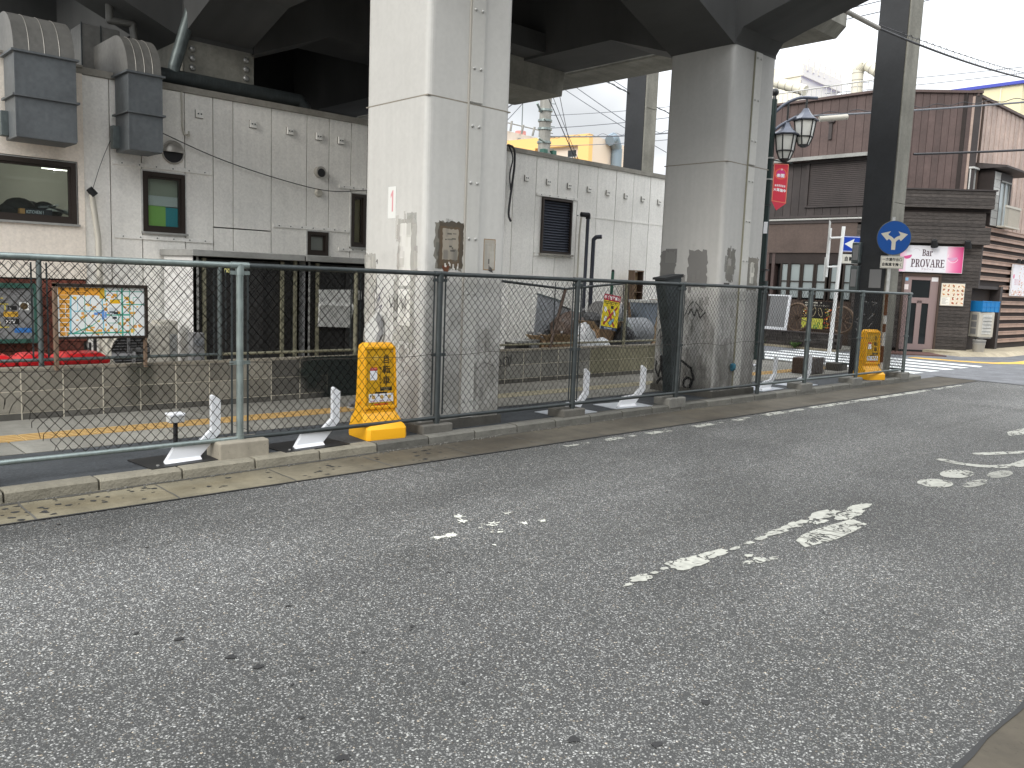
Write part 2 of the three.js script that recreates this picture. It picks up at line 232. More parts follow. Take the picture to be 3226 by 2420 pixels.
// ------------------------------------------------------------------ brush lettering: strokes on a 10 x 10 field
const GL = {
  自: '5,0 4,1.6|2,10 2,1.8 8,1.8 8,10|2,4.4 8,4.4|2,7 8,7|2,9.6 8,9.6',
  転: '.5,1.5 5,1.5|1,3 4.6,3 4.6,6.5 1,6.5 1,3|1,4.7 4.6,4.7|.3,8 5.2,8|2.8,0 2.8,10|6,1.5 9.5,1.5|5.6,4.2 10,4.2|7.6,4.2 6,9 9.6,8.2|8.6,6.5 9.9,9.6',
  車: '1,1.3 9,1.3|1.8,3 8.2,3 8.2,6.8 1.8,6.8 1.8,3|1.8,4.9 8.2,4.9|.3,8.4 9.7,8.4|5,0 5,10',
  一: '.5,5 9.5,5', 方: '5,0 5,1.8|.5,2.2 9.5,2.2|4.5,2.2 3.8,6 .8,9.8|4.1,4.6 8.2,4.6 7.8,9.2 6.2,9.6',
  通: '1,1 2.2,2.2|.5,4 2.4,4 2.4,7.5 .5,9.5|2.4,8 4,9.4 9.8,9.5|4,.8 8.6,.8 6.6,2|4,8.2 4,2.5 9,2.5 9,8|4,4.3 9,4.3|4,6 9,6|6.5,2.5 6.5,8.2',
  行: '3,.3 .6,2.6|3.4,2.8 .4,6|2.2,4.6 2.2,10|4.8,1.4 9.4,1.4|4.2,4.2 9.8,4.2|7.4,4.2 7.4,9.6 6,9',
  出: '5,0 5,9.4|1.6,1.4 1.6,4.6 8.4,4.6 8.4,1.4|.8,5.8 .8,9.5 9.2,9.5 9.2,5.8', 口: '1.2,1.5 1.2,9 8.8,9 8.8,1.5 1.2,1.5',
  を: '1.5,2 8,2|4.6,.4 2.4,4.6 5.4,4.4 5.4,7|8.6,3.8 4,6.6 4.4,9.2 8.4,9.3',
  除: '1,.8 1,10|1,.8 3.4,.8 2.2,3.4 3.4,5.6 1.4,6.4|6.8,.4 4,3.6|6.8,.4 9.8,3.4|5.4,3.6 8.4,3.6|4.6,5.4 9.4,5.4|7,3.6 7,9.6 6,9.2|5.4,6.8 4.4,8.8|8.4,6.8 9.4,8.8',
  く: '7,.5 3,5 7.4,9.6', ポ: '1,3 8,3|4.5,1 4.5,9.5|2.4,5 1,7.6|6.6,5 8,7.6|9,.4 9.8,1.2', イ: '8.4,.6 1,5.4|5.2,3.4 5.2,9.8',
  捨: '.4,2.4 3.4,2.4|2,.3 2,9.4 .8,8.8|.4,6.4 3.4,5|6.8,.2 3.8,3.4|6.8,.2 9.8,3.4|6.8,2.6 6.8,5.6|4.4,4.2 9.2,4.2|5,6.2 5,9.6 8.8,9.6 8.8,6.2 5,6.2',
  て: '1,1.6 9,1.2|8,1.4 4,4.6 4.4,8 7.4,9.4', 禁: '.4,1.8 4.6,1.8|2.5,.2 2.5,4.8|2.5,2 .4,4.4|2.5,2 4.6,4|5.4,1.8 9.6,1.8|7.5,.2 7.5,4.8|7.5,2 5.4,4.4|7.5,2 9.6,4.2|2.2,5.4 7.8,5.4|.6,7 9.4,7|5,7 5,9.8|2.8,8 1,9.6|7.2,8 9,9.6',
  止: '5,.5 5,9|5,4.2 8.6,4.2|2,3.4 2,9|.5,9.2 9.5,9.2',
  楽: '5,0 4.4,1|3.6,1.2 6.4,1.2 6.4,4.6 3.6,4.6 3.6,1.2|3.6,2.9 6.4,2.9|1,1.4 2.2,2.4|.8,4.4 2.4,3.4|9,1.2 7.6,2.4|7.6,3.2 9.2,4.4|.5,6 9.5,6|5,4.6 5,10|4.6,6.4 1,9.4|5.4,6.4 9,9.4',
  園: '.8,.6 .8,9.6 9.2,9.6 9.2,.6 .8,.6|2.6,2.4 7.4,2.4|5,1.4 5,3.6|2.2,3.8 7.8,3.8|3.4,5 6.6,5 6.6,6.4 3.4,6.4 3.4,5|5,6.6 2.4,8.6|5,7 7.8,8.4',
  大: '.8,3.4 9.2,3.4|5,.4 4.6,5 1,9.6|5,4 9,9.6', 中: '1.2,2.2 1.2,6.4 8.8,6.4 8.8,2.2 1.2,2.2|5,0 5,10',
  募: '.6,1.2 9.4,1.2|3.2,0 3.2,2.4|6.8,0 6.8,2.4|2.8,3 7.2,3 7.2,5.6 2.8,5.6 2.8,3|2.8,4.3 7.2,4.3|.6,6.6 9.4,6.6|4.6,6.6 1.4,9.8|3,8 7.6,8 7,9.8',
  集: '3,0 1,3|2.4,6.6 2.4,1.8 9,1.8|2.4,3.4 8.6,3.4|2.4,5 8.6,5|2.4,6.6 9.2,6.6|5.6,1.8 5.6,10|.6,7.6 9.4,7.6|5,7.8 1,9.8|6,7.8 9.2,9.8',
  借: '2.6,.2 .4,4|1.8,2.6 1.8,10|4,1.6 9.6,1.6|5.4,.2 5.4,3.6|8,.2 8,3.6|3.4,3.8 9.9,3.8|4.6,9.8 4.6,5.2 9,5.2 9,9.8|4.6,7.4 9,7.4|4.6,9.6 9,9.6',
  り: '3,1 3,5.6|7,.8 7.2,5 4.6,9.6', ら: '4,.4 6.4,1.6|3,3 2.8,6.4 7,5 8,7.4 3.6,9.6', れ: '2.6,.4 2.6,9.8|.8,2.8 4,2.6 1,7.4|2.6,5 6,2.4 6.4,8.8 9.4,8',
  ま: '1.4,2 8.6,2|1.8,4.2 8.2,4.2|5,.4 5,8 3,9.2 2.2,8 5,7.4 8.4,9.4', す: '.6,2.2 9.4,2.2|5.6,.2 5.6,5.4 4,6 4,4.4 5.6,4.6 4.6,9.8',
  プ: '1.4,2 8,2 7,6 3,9.6|9,.4 9.8,1.2', ロ: '1.6,2 1.6,8.6 8.4,8.6 8.4,2 1.6,2', バ: '3,3 1,8.6|6.4,3 9,8.6|7.6,.6 8.2,2|9,.2 9.6,1.6', ー: '1,5 9,5', レ: '2.6,1 2.6,9 8.6,5', リ: '2.6,1 2.6,6|7.4,1 7.4,6 4.6,9.8', パ: '3,3 1,8.6|6.4,3 9,8.6|8.6,.6 9.4,1.4', テ: '2.4,1.2 7.6,1.2|.8,3.8 9.2,3.8|5,3.8 4.4,7 2,9.6', ィ: '7.4,3.6 2.4,7|5.2,5.4 5.2,9.8', で: '1,1.6 9,1.2|8,1.4 4,4.6 4.4,8 7.4,9.4|8,4 8.6,5',
  貸: '2.4,.2 .8,2.4|1.8,1.6 1.8,3.6|4,1.6 9,1.2|6,.2 7,3 9.4,3.4|2.6,4.2 7.4,4.2 7.4,8 2.6,8 2.6,4.2|2.6,5.4 7.4,5.4|2.6,6.7 7.4,6.7|3.6,8.2 1.4,9.8|6.4,8.2 8.8,9.8', 切: '.4,3.6 4.6,2.6|2.4,.6 2.4,7.4 4.4,6.4|5,1.8 9.4,1.8 9,9 7.4,9.2|7,1.8 6.6,6 4.6,9.6', 気: '3,.2 .8,3|2.4,1.4 9,1.4|2.4,3 8,3|1,4.6 8,4.6 8.2,8.8 9.6,9.6 9.8,8|6.6,5.8 1.6,9.6|2,6 6.6,9.4', に: '1.6,1 1.4,9.4|4.6,2.4 9,2.4|4.4,7.6 6,9 9.2,8.6',
  軽: '.5,1.5 5,1.5|1,3 4.6,3 4.6,6.5 1,6.5 1,3|1,4.7 4.6,4.7|.3,8 5.2,8|2.8,0 2.8,10|5.8,1 9.4,1 6,4.6|6.6,2 9.8,4.4|5.8,6.6 9.6,6.6|7.7,5 7.7,9.2|5.4,9.4 10,9.4',
  街: '2.4,.3 .4,2.2|2.6,2.4 .4,5|1.6,4 1.6,10|3.6,1.6 6.2,1.6|3.4,3.6 6.4,3.6|4.9,.4 4.9,3.6|3.6,6 6.2,6|3.2,8.6 6.6,8|4.9,4.4 4.9,8.3|7,1.6 9.6,1.6|6.8,4 10,4|8.6,4 8.6,9.6 7.8,9.2',
  美: '3,0 4,1.4|7,0 6,1.4|1,1.8 9,1.8|1.6,3.4 8.4,3.4|.8,5 9.2,5|5,1.8 5,5|.6,7 9.4,7|5,5.6 4.4,7.4 1,9.8|5,7 9,9.8', し: '3.4,.6 3.2,8 5,9.4 8,7',
};
function jp(x, text, px, py, size, lw, color, dx = size, dy = 0) {
  x.strokeStyle = color; x.lineWidth = lw; x.lineJoin = 'round'; x.lineCap = 'square';
  for (const ch of text) {
    for (const st of (GL[ch] || '').split('|')) { if (!st) continue; x.beginPath(); st.split(' ').forEach((q, i) => { const [a, b] = q.split(',').map(Number); x[i ? 'lineTo' : 'moveTo'](px + a * size / 10.8, py + b * size / 10.8); }); x.stroke(); }
    px += dx; py += dy;
  }
}

// ------------------------------------------------------------------ sky and sun
{
  const w = 1024, h = 512, d = new Float32Array(w * h * 4);
  for (let j = 0; j < h; j++) for (let i = 0; i < w; i++) {
    const el = ((j + 0.5) / h - 0.5) * Math.PI, az = (i / w) * Math.PI * 2, up = Math.max(0, Math.sin(el));
    // layered cloud deck seen in perspective, so that clouds flatten towards the horizon
    const r = 1 / (up + 0.16), cx = Math.cos(az) * r, cz = Math.sin(az) * r;
    const n = fb(cx * 1.5 + 30, cz * 1.5 + 30, 5, 201), n2 = fb(cx * 0.6 + 11, cz * 0.6 + 7, 4, 207);
    let L = SKY * (0.36 + 2.1 * up) / 2.6 * (0.58 + 0.75 * (sstep(0.28, 0.66, n) * 0.62 + n2 * 0.5 - 0.12));
    if (el < 0) L = SKY * 0.16;
    const k = (j * w + i) * 4, blue = sstep(0.45, 0.75, n2) * 0.05;
    d[k] = L * (0.965 - blue); d[k + 1] = L * (0.99 - blue * 0.4); d[k + 2] = L * 1.02; d[k + 3] = 1;
  }
  const t = new THREE.DataTexture(d, w, h, THREE.RGBAFormat, THREE.FloatType);
  t.mapping = THREE.EquirectangularReflectionMapping; t.magFilter = THREE.LinearFilter; t.minFilter = THREE.LinearFilter; t.needsUpdate = true;
  scene.background = t; scene.environment = t;
  const sun = new THREE.DirectionalLight(C(1, 0.96, 0.9), SUN);
  sun.position.copy(SUN_DIR).multiplyScalar(60); sun.castShadow = true; sun.shadow.radius = 45; sun.shadow.mapSize.set(2048, 2048);
  Object.assign(sun.shadow.camera, { left: -40, right: 40, top: 40, bottom: -40, near: 1, far: 160 }); scene.add(sun);
}

// ------------------------------------------------------------------ ground
const PY = 0.08, kerbZ = (x) => -6.22 - 0.03 * clamp(x - 1, -4, 7.4);
function grid(x0, x1, z0, z1, nx, nz, y, colour) {
  const g = new THREE.PlaneGeometry(x1 - x0, z1 - z0, nx, nz); g.rotateX(-Math.PI / 2); g.translate((x0 + x1) / 2, 0, (z0 + z1) / 2);
  const p = g.attributes.position, c = new Float32Array(p.count * 3);
  for (let i = 0; i < p.count; i++) { const x = p.getX(i), z = p.getZ(i), v = colour(x, z); p.setY(i, typeof y === 'function' ? y(x, z) : y); c[3 * i] = v[0]; c[3 * i + 1] = v[1]; c[3 * i + 2] = v[2]; }
  uvMetres(g); g.setAttribute('color', new THREE.BufferAttribute(c, 3)); return g;
}
function ground(parent, name, geo, mat) { const m = new THREE.Mesh(geo, mat); m.name = name; m.receiveShadow = m.castShadow = true; parent.add(m); return m; }
{
  const terrain = struct('ground'); ground(terrain, 'earth', grid(-300, 300, -300, 300, 4, 4, -0.05, () => [1, 1, 1]), M(0.12, 0.12, 0.115, { rough: 0.9 }));
  const road = struct('road');
  const wear = (x, z) => {
    const n = fb(x * 0.55, z * 0.9, 4, 301), s = fb(x * 0.25, z * 3.2, 3, 305), oil = sstep(0.6, 0.78, fb(x * 0.8 + 9, z * 0.8, 3, 309));
    const track = 1 + 0.1 * (Math.exp(-((z + 3.9) ** 2) / 0.3) + Math.exp(-((z + 1.9) ** 2) / 0.25)) - 0.07 * Math.exp(-((z + 2.9) ** 2) / 0.15);
    const lane = Math.exp(-((z + 2.2) ** 2) / 0.4) * sstep(4.6, 5.8, x) * sstep(9.5, 7.5, x), skid = 1 - 0.1 * sstep(0.62, 0.72, fb(x * 0.35, z * 9, 3, 317)), pale = sstep(0.48, 0.66, fb(x * 0.5 + 40, z * 0.5, 3, 319)) * sstep(-3.6, -2.2, z);
    const v = (0.66 + 0.62 * n) * (0.88 + 0.24 * s) * track * (1 - 0.2 * oil) * (1 - 0.2 * lane) * skid * (1 + 0.14 * pale) * (0.86 + 0.14 * sstep(-5.7, -5.2, z)) * (1 + 0.2 * sstep(12, 17.5, x));
    return [v, v * 0.995, v * (0.975 + 0.02 * n)];
  };
  ground(road, 'asphalt', grid(-30, 17.85, -5.72, -0.9, 360, 42, 0, wear), mt.asphalt);
  ground(road, 'asphalt', grid(17.85, 60, -70, 40, 40, 60, 0.004, (x, z) => { const n = 0.85 + 0.3 * fb(x * 0.4, z * 0.4, 4, 311); return [n, n, n]; }), mt.asphaltNew);
  ground(road, 'asphalt', grid(16.9, 17.85, -70, -6.44, 2, 40, 0.002, () => [0.95, 0.95, 0.95]), mt.asphaltNew);
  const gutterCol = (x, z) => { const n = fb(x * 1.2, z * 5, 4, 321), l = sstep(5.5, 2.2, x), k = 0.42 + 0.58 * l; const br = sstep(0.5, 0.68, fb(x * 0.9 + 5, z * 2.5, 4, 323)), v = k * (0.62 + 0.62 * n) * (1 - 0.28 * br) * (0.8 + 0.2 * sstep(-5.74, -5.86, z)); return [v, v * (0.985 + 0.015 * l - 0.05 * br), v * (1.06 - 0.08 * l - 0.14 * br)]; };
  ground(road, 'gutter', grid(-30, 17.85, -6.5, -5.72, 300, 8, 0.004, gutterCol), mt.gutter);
  for (let x = -5.87; x < 17; x += 0.9) P(road, 'gutter_joint', flat(ragged([[x, -5.73], [x + 0.012, -5.73], [x + 0.012, -6.2], [x - 0.002, -6.2]], 0.004, 4), 0.0065), mt.blockFoot[0]);
  P(road, 'gutter_edge', flat([...ragged([[-3, -5.715], [17.8, -5.715]], 0.006, 60).slice(0, 61), ...ragged([[17.8, -5.735], [-3, -5.735]], 0.006, 60).slice(0, 61)], 0.0065), mt.gum);
  ground(road, 'near_gutter', grid(-30, 60, -0.9, -0.3, 60, 3, 0.004, (x, z) => { const n = 0.2 + 0.24 * fb(x * 2, z * 4, 4, 331); return [n, n * 0.96, n]; }), mt.gutter);
  P(road, 'seam', flat(ragged([[-3, -0.892], [8, -0.892], [8, -0.91], [-3, -0.91]], 0.012, 70), 0.0075), mt.gum);
  P(road, 'seam', flat(ragged([[17.83, -6.6], [17.83, 6], [17.87, 6], [17.87, -6.6]], 0.006, 30), 0.0085), mt.gum);
  // worn centre dashes and lettering, edge line
  const worn = (name, x0, x1, z0, z1, ppm, thr, tone, draw) => {
    const c = document.createElement('canvas'); c.width = Math.round((x1 - x0) * ppm); c.height = Math.round((z1 - z0) * ppm); const x = c.getContext('2d'); x.scale(ppm, ppm); x.fillStyle = x.strokeStyle = '#fff'; x.lineJoin = x.lineCap = 'round'; draw(x);
    const im = x.getImageData(0, 0, c.width, c.height), d = im.data;
    for (let v = 0; v < c.height; v++) for (let u = 0; u < c.width; u++) {
      const k = (v * c.width + u) * 4, X = x0 + u / ppm, Zz = z0 + v / ppm, n = 0.62 * fb(X * 9, Zz * 16, 4, 411) + 0.38 * fb(X * 60, Zz * 60, 2, 417), crack = Math.abs(fb(X * 7 + 3, Zz * 9, 3, 421) - 0.5) < 0.012 ? 0.25 : 0;
      const a = d[k + 3] / 255 * sstep(thr - 0.035, thr + 0.035, n - crack), g = tone * (0.86 + 0.24 * fb(X * 30, Zz * 30, 3, 431)); d[k] = d[k + 1] = 255 * Math.min(1, g); d[k + 2] = 250 * Math.min(1, g * 0.965); d[k + 3] = 255 * a;
    }
    x.putImageData(im, 0, 0); const t = new THREE.CanvasTexture(c); t.colorSpace = THREE.SRGBColorSpace; t.anisotropy = 8;
    return P(road, name, quad([x0, 0.0045, z1], [x1, 0.0045, z1], [x1, 0.0045, z0], [x0, 0.0045, z0]), decalMat(t, 0.8));
  };
  const poly = (x, p, ox, oz) => { x.beginPath(); p.forEach(([a, b], i) => x[i ? 'lineTo' : 'moveTo'](a - ox, b - oz)); x.closePath(); x.fill(); };
  const blotch = (x, cx, cz, a, b, ox, oz) => { const p = []; for (let i = 0; i < 22; i++) { const t = i / 22 * 6.2832, q = rr(0.72, 1.12); p.push([cx + a * q * Math.cos(t), cz + b * q * Math.sin(t)]); } poly(x, p, ox, oz); };
  worn('lane_marking', 3.3, 6.5, -2.98, -2.36, 320, 0.36, 0.68, (x) => {
    for (const [a, b, cz, h] of [[3.42, 3.5, -2.73, .02], [3.52, 3.68, -2.75, .045], [3.7, 3.76, -2.76, .02], [3.8, 3.86, -2.77, .02], [3.86, 4.18, -2.75, .085], [4.16, 4.42, -2.75, .055], [4.44, 4.56, -2.73, .02], [4.62, 4.72, -2.735, .025], [4.76, 4.9, -2.745, .028], [4.92, 5.18, -2.76, .045], [5.16, 5.5, -2.77, .05], [5.45, 5.62, -2.7, .04], [5.52, 5.95, -2.78, .065], [5.7, 6.1, -2.66, .06], [5.95, 6.35, -2.72, .05], [4.28, 4.37, -2.53, .03], [4.37, 4.49, -2.51, .05], [4.49, 4.56, -2.48, .025], [4.41, 4.48, -2.6, .025]]) blotch(x, (a + b) / 2, cz, (b - a) / 2 * 1.12, h, 3.3, -2.98);
    poly(x, [[4.88, -2.47], [4.98, -2.58], [5.12, -2.62], [5.35, -2.63], [5.6, -2.61], [5.8, -2.6], [5.77, -2.47], [5.5, -2.44], [5.2, -2.43]].map(([a, b]) => [a + rr(-.01, .01), b]), 3.3, -2.98);
    x.globalCompositeOperation = 'destination-out'; x.lineWidth = 0.012; for (const q of [5.06, 5.2, 5.33]) { x.beginPath(); x.moveTo(q - 3.3, 0.3); x.lineTo(q - 3.28, 0.42); x.lineTo(q - 3.21, 0.47); x.lineTo(q - 3.2, 0.6); x.stroke(); }
  });
  worn('road_lettering', 7.2, 12.8, -3.4, -2.3, 230, 0.37, 0.66, (x) => {
    const e = (cx, cz, a, b) => { x.beginPath(); x.ellipse(cx - 7.2, cz + 3.4, a, b, 0, 0, 7); x.fill(); }, line = (p, w) => { x.lineWidth = w; x.beginPath(); p.forEach(([a, b], i) => x[i ? 'lineTo' : 'moveTo'](a - 7.2, b + 3.4)); x.stroke(); };
    e(7.56, -2.69, 0.2, 0.13); e(8.15, -2.72, 0.25, 0.12); x.globalAlpha = 0.75; e(7.87, -2.47, 0.24, 0.06); e(8.5, -2.47, 0.24, 0.08); x.globalAlpha = 1;
    line([[8.72, -3.05], [8.68, -2.9], [8.72, -2.74], [8.85, -2.6], [9.1, -2.51], [9.5, -2.5], [9.9, -2.55], [10.25, -2.62]], 0.13); line([[9.4, -2.95], [9.6, -2.86], [9.85, -2.76], [10.1, -2.64], [10.3, -2.5]], 0.12); poly(x, [[11.0, -3.15], [11.3, -3.26], [12.7, -3.22], [12.5, -3.05], [11.4, -3.06]], 7.2, -3.4);
  });
  worn('edge_line', 5.9, 16.7, -5.78, -5.44, 180, 0.4, 0.66, (x) => {
    for (const [a, b, w] of [[5.95, 6.14, .035], [6.2, 6.3, .03], [6.55, 6.82, .05], [6.95, 7.05, .03], [7.25, 7.65, .05], [8.1, 8.5, .055], [8.62, 8.7, .02], [8.95, 9.15, .05], [9.2, 9.35, .03], [9.7, 10.2, .07], [10.25, 10.7, .05], [10.95, 11.5, .06], [11.4, 13.4, .065], [13.3, 15.0, .06], [15.3, 15.6, .05], [15.7, 16.2, .06], [16.3, 16.55, .05]]) poly(x, ragged([[a, -5.57 - w], [b, -5.57 - w], [b, -5.57 + w], [a, -5.57 + w]].map(([p, q]) => [p, q - (a > 9 ? 0.04 : 0)]), 0.009, Math.max(4, Math.round((b - a) / 0.1))), 5.9, -5.78);
  });
  // white paint splashes
  worn('paint_splash', 3.0, 4.1, -4.4, -3.55, 400, 0.4, 0.85, (x) => {
    for (const [cx, cz, r] of [[3.54, -4.27, .045], [3.5, -4.17, .045], [3.87, -4.12, .05], [3.6, -4.0, .06], [3.5, -3.99, .03], [3.53, -3.86, .05], [3.24, -3.97, .055], [3.14, -3.98, .035], [3.8, -3.89, .028], [3.94, -3.86, .028], [3.33, -3.66, .012]]) { blotch(x, cx, cz, r * 0.75, r * 0.75, 3.0, -4.4); for (let i = 0; i < 7; i++) { const a = rr(0, 6.28), l = r * rr(0.8, 1.5); x.lineWidth = 0.008; x.beginPath(); x.moveTo(cx - 3.0, cz + 4.4); x.lineTo(cx - 3.0 + l * Math.cos(a), cz + 4.4 + l * Math.sin(a)); x.stroke(); } }
  });
  // trodden chewing gum and tar spots
  const gum = [];
  const spot = (x, z, r, y) => { const p = []; for (let i = 0; i < 9; i++) { const t = i / 9 * 6.28, q = r * rr(0.45, 1.2); p.push([x + q * 1.25 * Math.cos(t), z + q * Math.sin(t)]); } gum.push(flat(p, y)); };
  for (let i = 0; i < 95; i++) { const x = 0.6 + 4.2 * Math.pow(rnd(), 1.3); spot(x, rr(-6.18, -5.76), rr(0.008, 0.024), 0.0062); }
  for (let i = 0; i < 40; i++) spot(rr(4.5, 10), rr(-6.2, -5.76), rr(0.006, 0.014), 0.0062);
  for (let i = 0; i < 34; i++) spot(rr(0.8, 6), rr(-5.6, -1.3), rr(0.004, 0.013), 0.0042);
  for (const [x, z, r] of [[2.1, -1.86, .03], [1.42, -2.27, .022], [1.45, -3.2, .022], [2.3, -1.65, .02], [2.7, -1.72, .02], [1.5, -3.05, .02], [1.9, -3.55, .015], [1.35, -3.5, .02]]) spot(x, z, r, 0.0042);
  P(road, 'gum_spots', gum, mt.gum, null, 'stuff');
  // grit along the kerb
  P(road, 'dirt_line', flat([...ragged([[-2, kerbZ(-2) + 0.004], [8.4, kerbZ(8.4) + 0.004], [16.5, -6.438]], 0.004, 60).slice(0, 121), ...ragged([[16.5, -6.39], [8.4, kerbZ(8.4) + 0.05], [-2, kerbZ(-2) + 0.05]], 0.022, 60).slice(0, 121)], 0.0066), M(0.075, 0.07, 0.06, { map: T.grime, rough: 0.95 }));
  const grit = []; for (let i = 0; i < 420; i++) { const x = rr(0.5, 14), r = rr(0.003, 0.011), g = new THREE.IcosahedronGeometry(r, 0); g.translate(x, 0.004 + r * 0.4, kerbZ(x) + 0.01 + Math.abs(rnd() - rnd()) * 0.09); grit.push(g); }
  P(road, 'grit', grit, M(0.12, 0.115, 0.1), null, 'stuff');
  // crossing and yellow edge in the side street
  for (let k = 0; k < 5; k++) P(road, 'crossing_stripe', flat(ragged([[17.9 + k * 0.86, -7.0 + (k === 4 ? 0.12 : 0)], [18.33 + k * 0.86, -6.95], [18.33 + k * 0.86, -11.6], [17.9 + k * 0.86, -11.6]], 0.012, 12), 0.0085), mt.zebra);
  P(road, 'edge_marking', flat(ragged([[22.4, -8.95], [22.55, -7.7], [23.0, -7.0], [24.0, -6.55], [26, -6.6], [32, -6.9], [32, -7.1], [25.6, -7.02], [24.1, -7.0], [23.4, -7.25], [22.95, -7.9], [22.75, -8.9]], 0.04, 4), 0.0085), mt.yellowLine);
}
// ------------------------------------------------------------------ kerb and pavement
{
  const kerb = struct('kerb');
  const prof = (l, lip) => { const g = prism([[0, -0.06], [0.17, -0.06], [0.17, PY - 0.004], [0.155, PY + 0.002], [0.03, PY + 0.003], [0.008, PY - 0.014]].map(([a, b]) => [a, b + (b > 0 ? lip : 0)]), l, 0.006); g.rotateY(Math.PI / 2); return uvMetres(g); };
  const shapes = [0, 0.002, -0.002].map((l) => prof(0.588, l));
  for (let i = 0; i < 31; i++) {
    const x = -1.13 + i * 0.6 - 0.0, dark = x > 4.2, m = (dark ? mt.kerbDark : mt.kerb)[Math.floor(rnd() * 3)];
    if (x > 16.6) break;
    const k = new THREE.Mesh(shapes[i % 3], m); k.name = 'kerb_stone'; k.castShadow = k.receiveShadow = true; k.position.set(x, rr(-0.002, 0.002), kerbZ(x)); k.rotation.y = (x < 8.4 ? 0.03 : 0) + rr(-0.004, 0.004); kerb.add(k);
  }
  P(kerb, 'kerb_end', loft([ringXZ(16.62, 16.95, -6.85, -6.44, -0.02, 0.06), ringXZ(16.64, 16.9, -6.85, -6.47, PY, 0.05)]), mt.kerbDark[1]);
  for (let z = -7.44; z > -12; z -= 0.6) { const k = new THREE.Mesh(shapes[0], mt.kerbDark[Math.floor(rnd() * 3)]); k.name = 'kerb_stone'; k.castShadow = k.receiveShadow = true; k.position.set(16.95, 0, z + 0.6); k.rotation.y = Math.PI / 2; kerb.add(k); }
  const pave = struct('pavement');
  P(pave, 'asphalt_strip', bb(-20, 16.8, -0.1, PY - 0.004, -7.45, -6.55), mt.asphaltDark);
  P(pave, 'asphalt_strip', flat([[-20, -6.5], [-20, -6.2], [1, kerbZ(1) - 0.15], [8.4, kerbZ(8.4) - 0.15], [16.8, -6.6], [16.8, -6.7], [-20, -6.7]].reverse(), PY - 0.002), mt.asphaltDark);
  for (let x = -6.0, i = 0; x < 16.6; x += 1.92, i++) {
    const w = Math.min(1.9, 16.8 - x), sh = rr(0.88, 1.12), m = mt.slab.clone(); m.color.multiplyScalar(sh);
    P(pave, 'paving_slab', bb(x, x + w, -0.1, PY, -8.0, -7.455), m); P(pave, 'paving_slab', bb(x, x + w, -0.1, PY + 0.001, -9.08, -8.3), m);
  }
  P(pave, 'joint_bed', bb(-20, 16.82, -0.1, PY - 0.012, -12.2, -6.9), mt.slab);
  // yellow guide blocks with four raised bars
  const tile = [bb(0.003, 0.297, -0.05, PY + 0.002, -8.298, -8.002)];
  for (let k = 0; k < 4; k++) tile.push(rb(0.27, 0.008, 0.034, 0.004, 0.15, PY + 0.005, -8.262 + k * 0.075));
  const tg = merge(tile);
  for (let i = 0; i < 72; i++) { const x = -5.1 + i * 0.3; if (x > 16.4) break; const m = new THREE.Mesh(tg, x > 5.6 && x < 12 ? mt.tactileWorn : mt.tactile); m.name = 'guide_tile'; m.position.set(x, rr(-0.001, 0.001), 0); m.castShadow = m.receiveShadow = true; pave.add(m); }
  const far = struct('pavement');
  P(far, 'near_kerb', bb(-30, 60, -0.1, 0.13, -0.3, -0.12), mt.kerbDark[0]);
  P(far, 'near_pavement', bb(-30, 60, -0.1, 0.125, -0.12, 2.6), mt.slab);
  P(far, 'bar_apron', loft([[[24.55, 0.0, -8.4], [26.1, 0.0, -7.75], [34, 0.0, -7.9], [34, 0.0, -9.2], [26.2, 0.0, -9.2], [25.0, 0.0, -9.6]], [[24.75, 0.1, -8.55], [26.1, 0.1, -7.95], [34, 0.1, -8.1], [34, 0.1, -9.2], [26.2, 0.1, -9.2], [25.0, 0.1, -9.6]]]), mt.apron);
  P(far, 'bar_doorstep', bb(-0.75, 0.75, -0.02, 0.03, -0.6, 0.6).rotateY(-0.85).translate(24.0, 0, -9.55), mt.brownTile);
  P(far, 'shop_pavement', bb(22.1, 24.2, -0.1, 0.06, -30, -10.7), mt.slab);
}
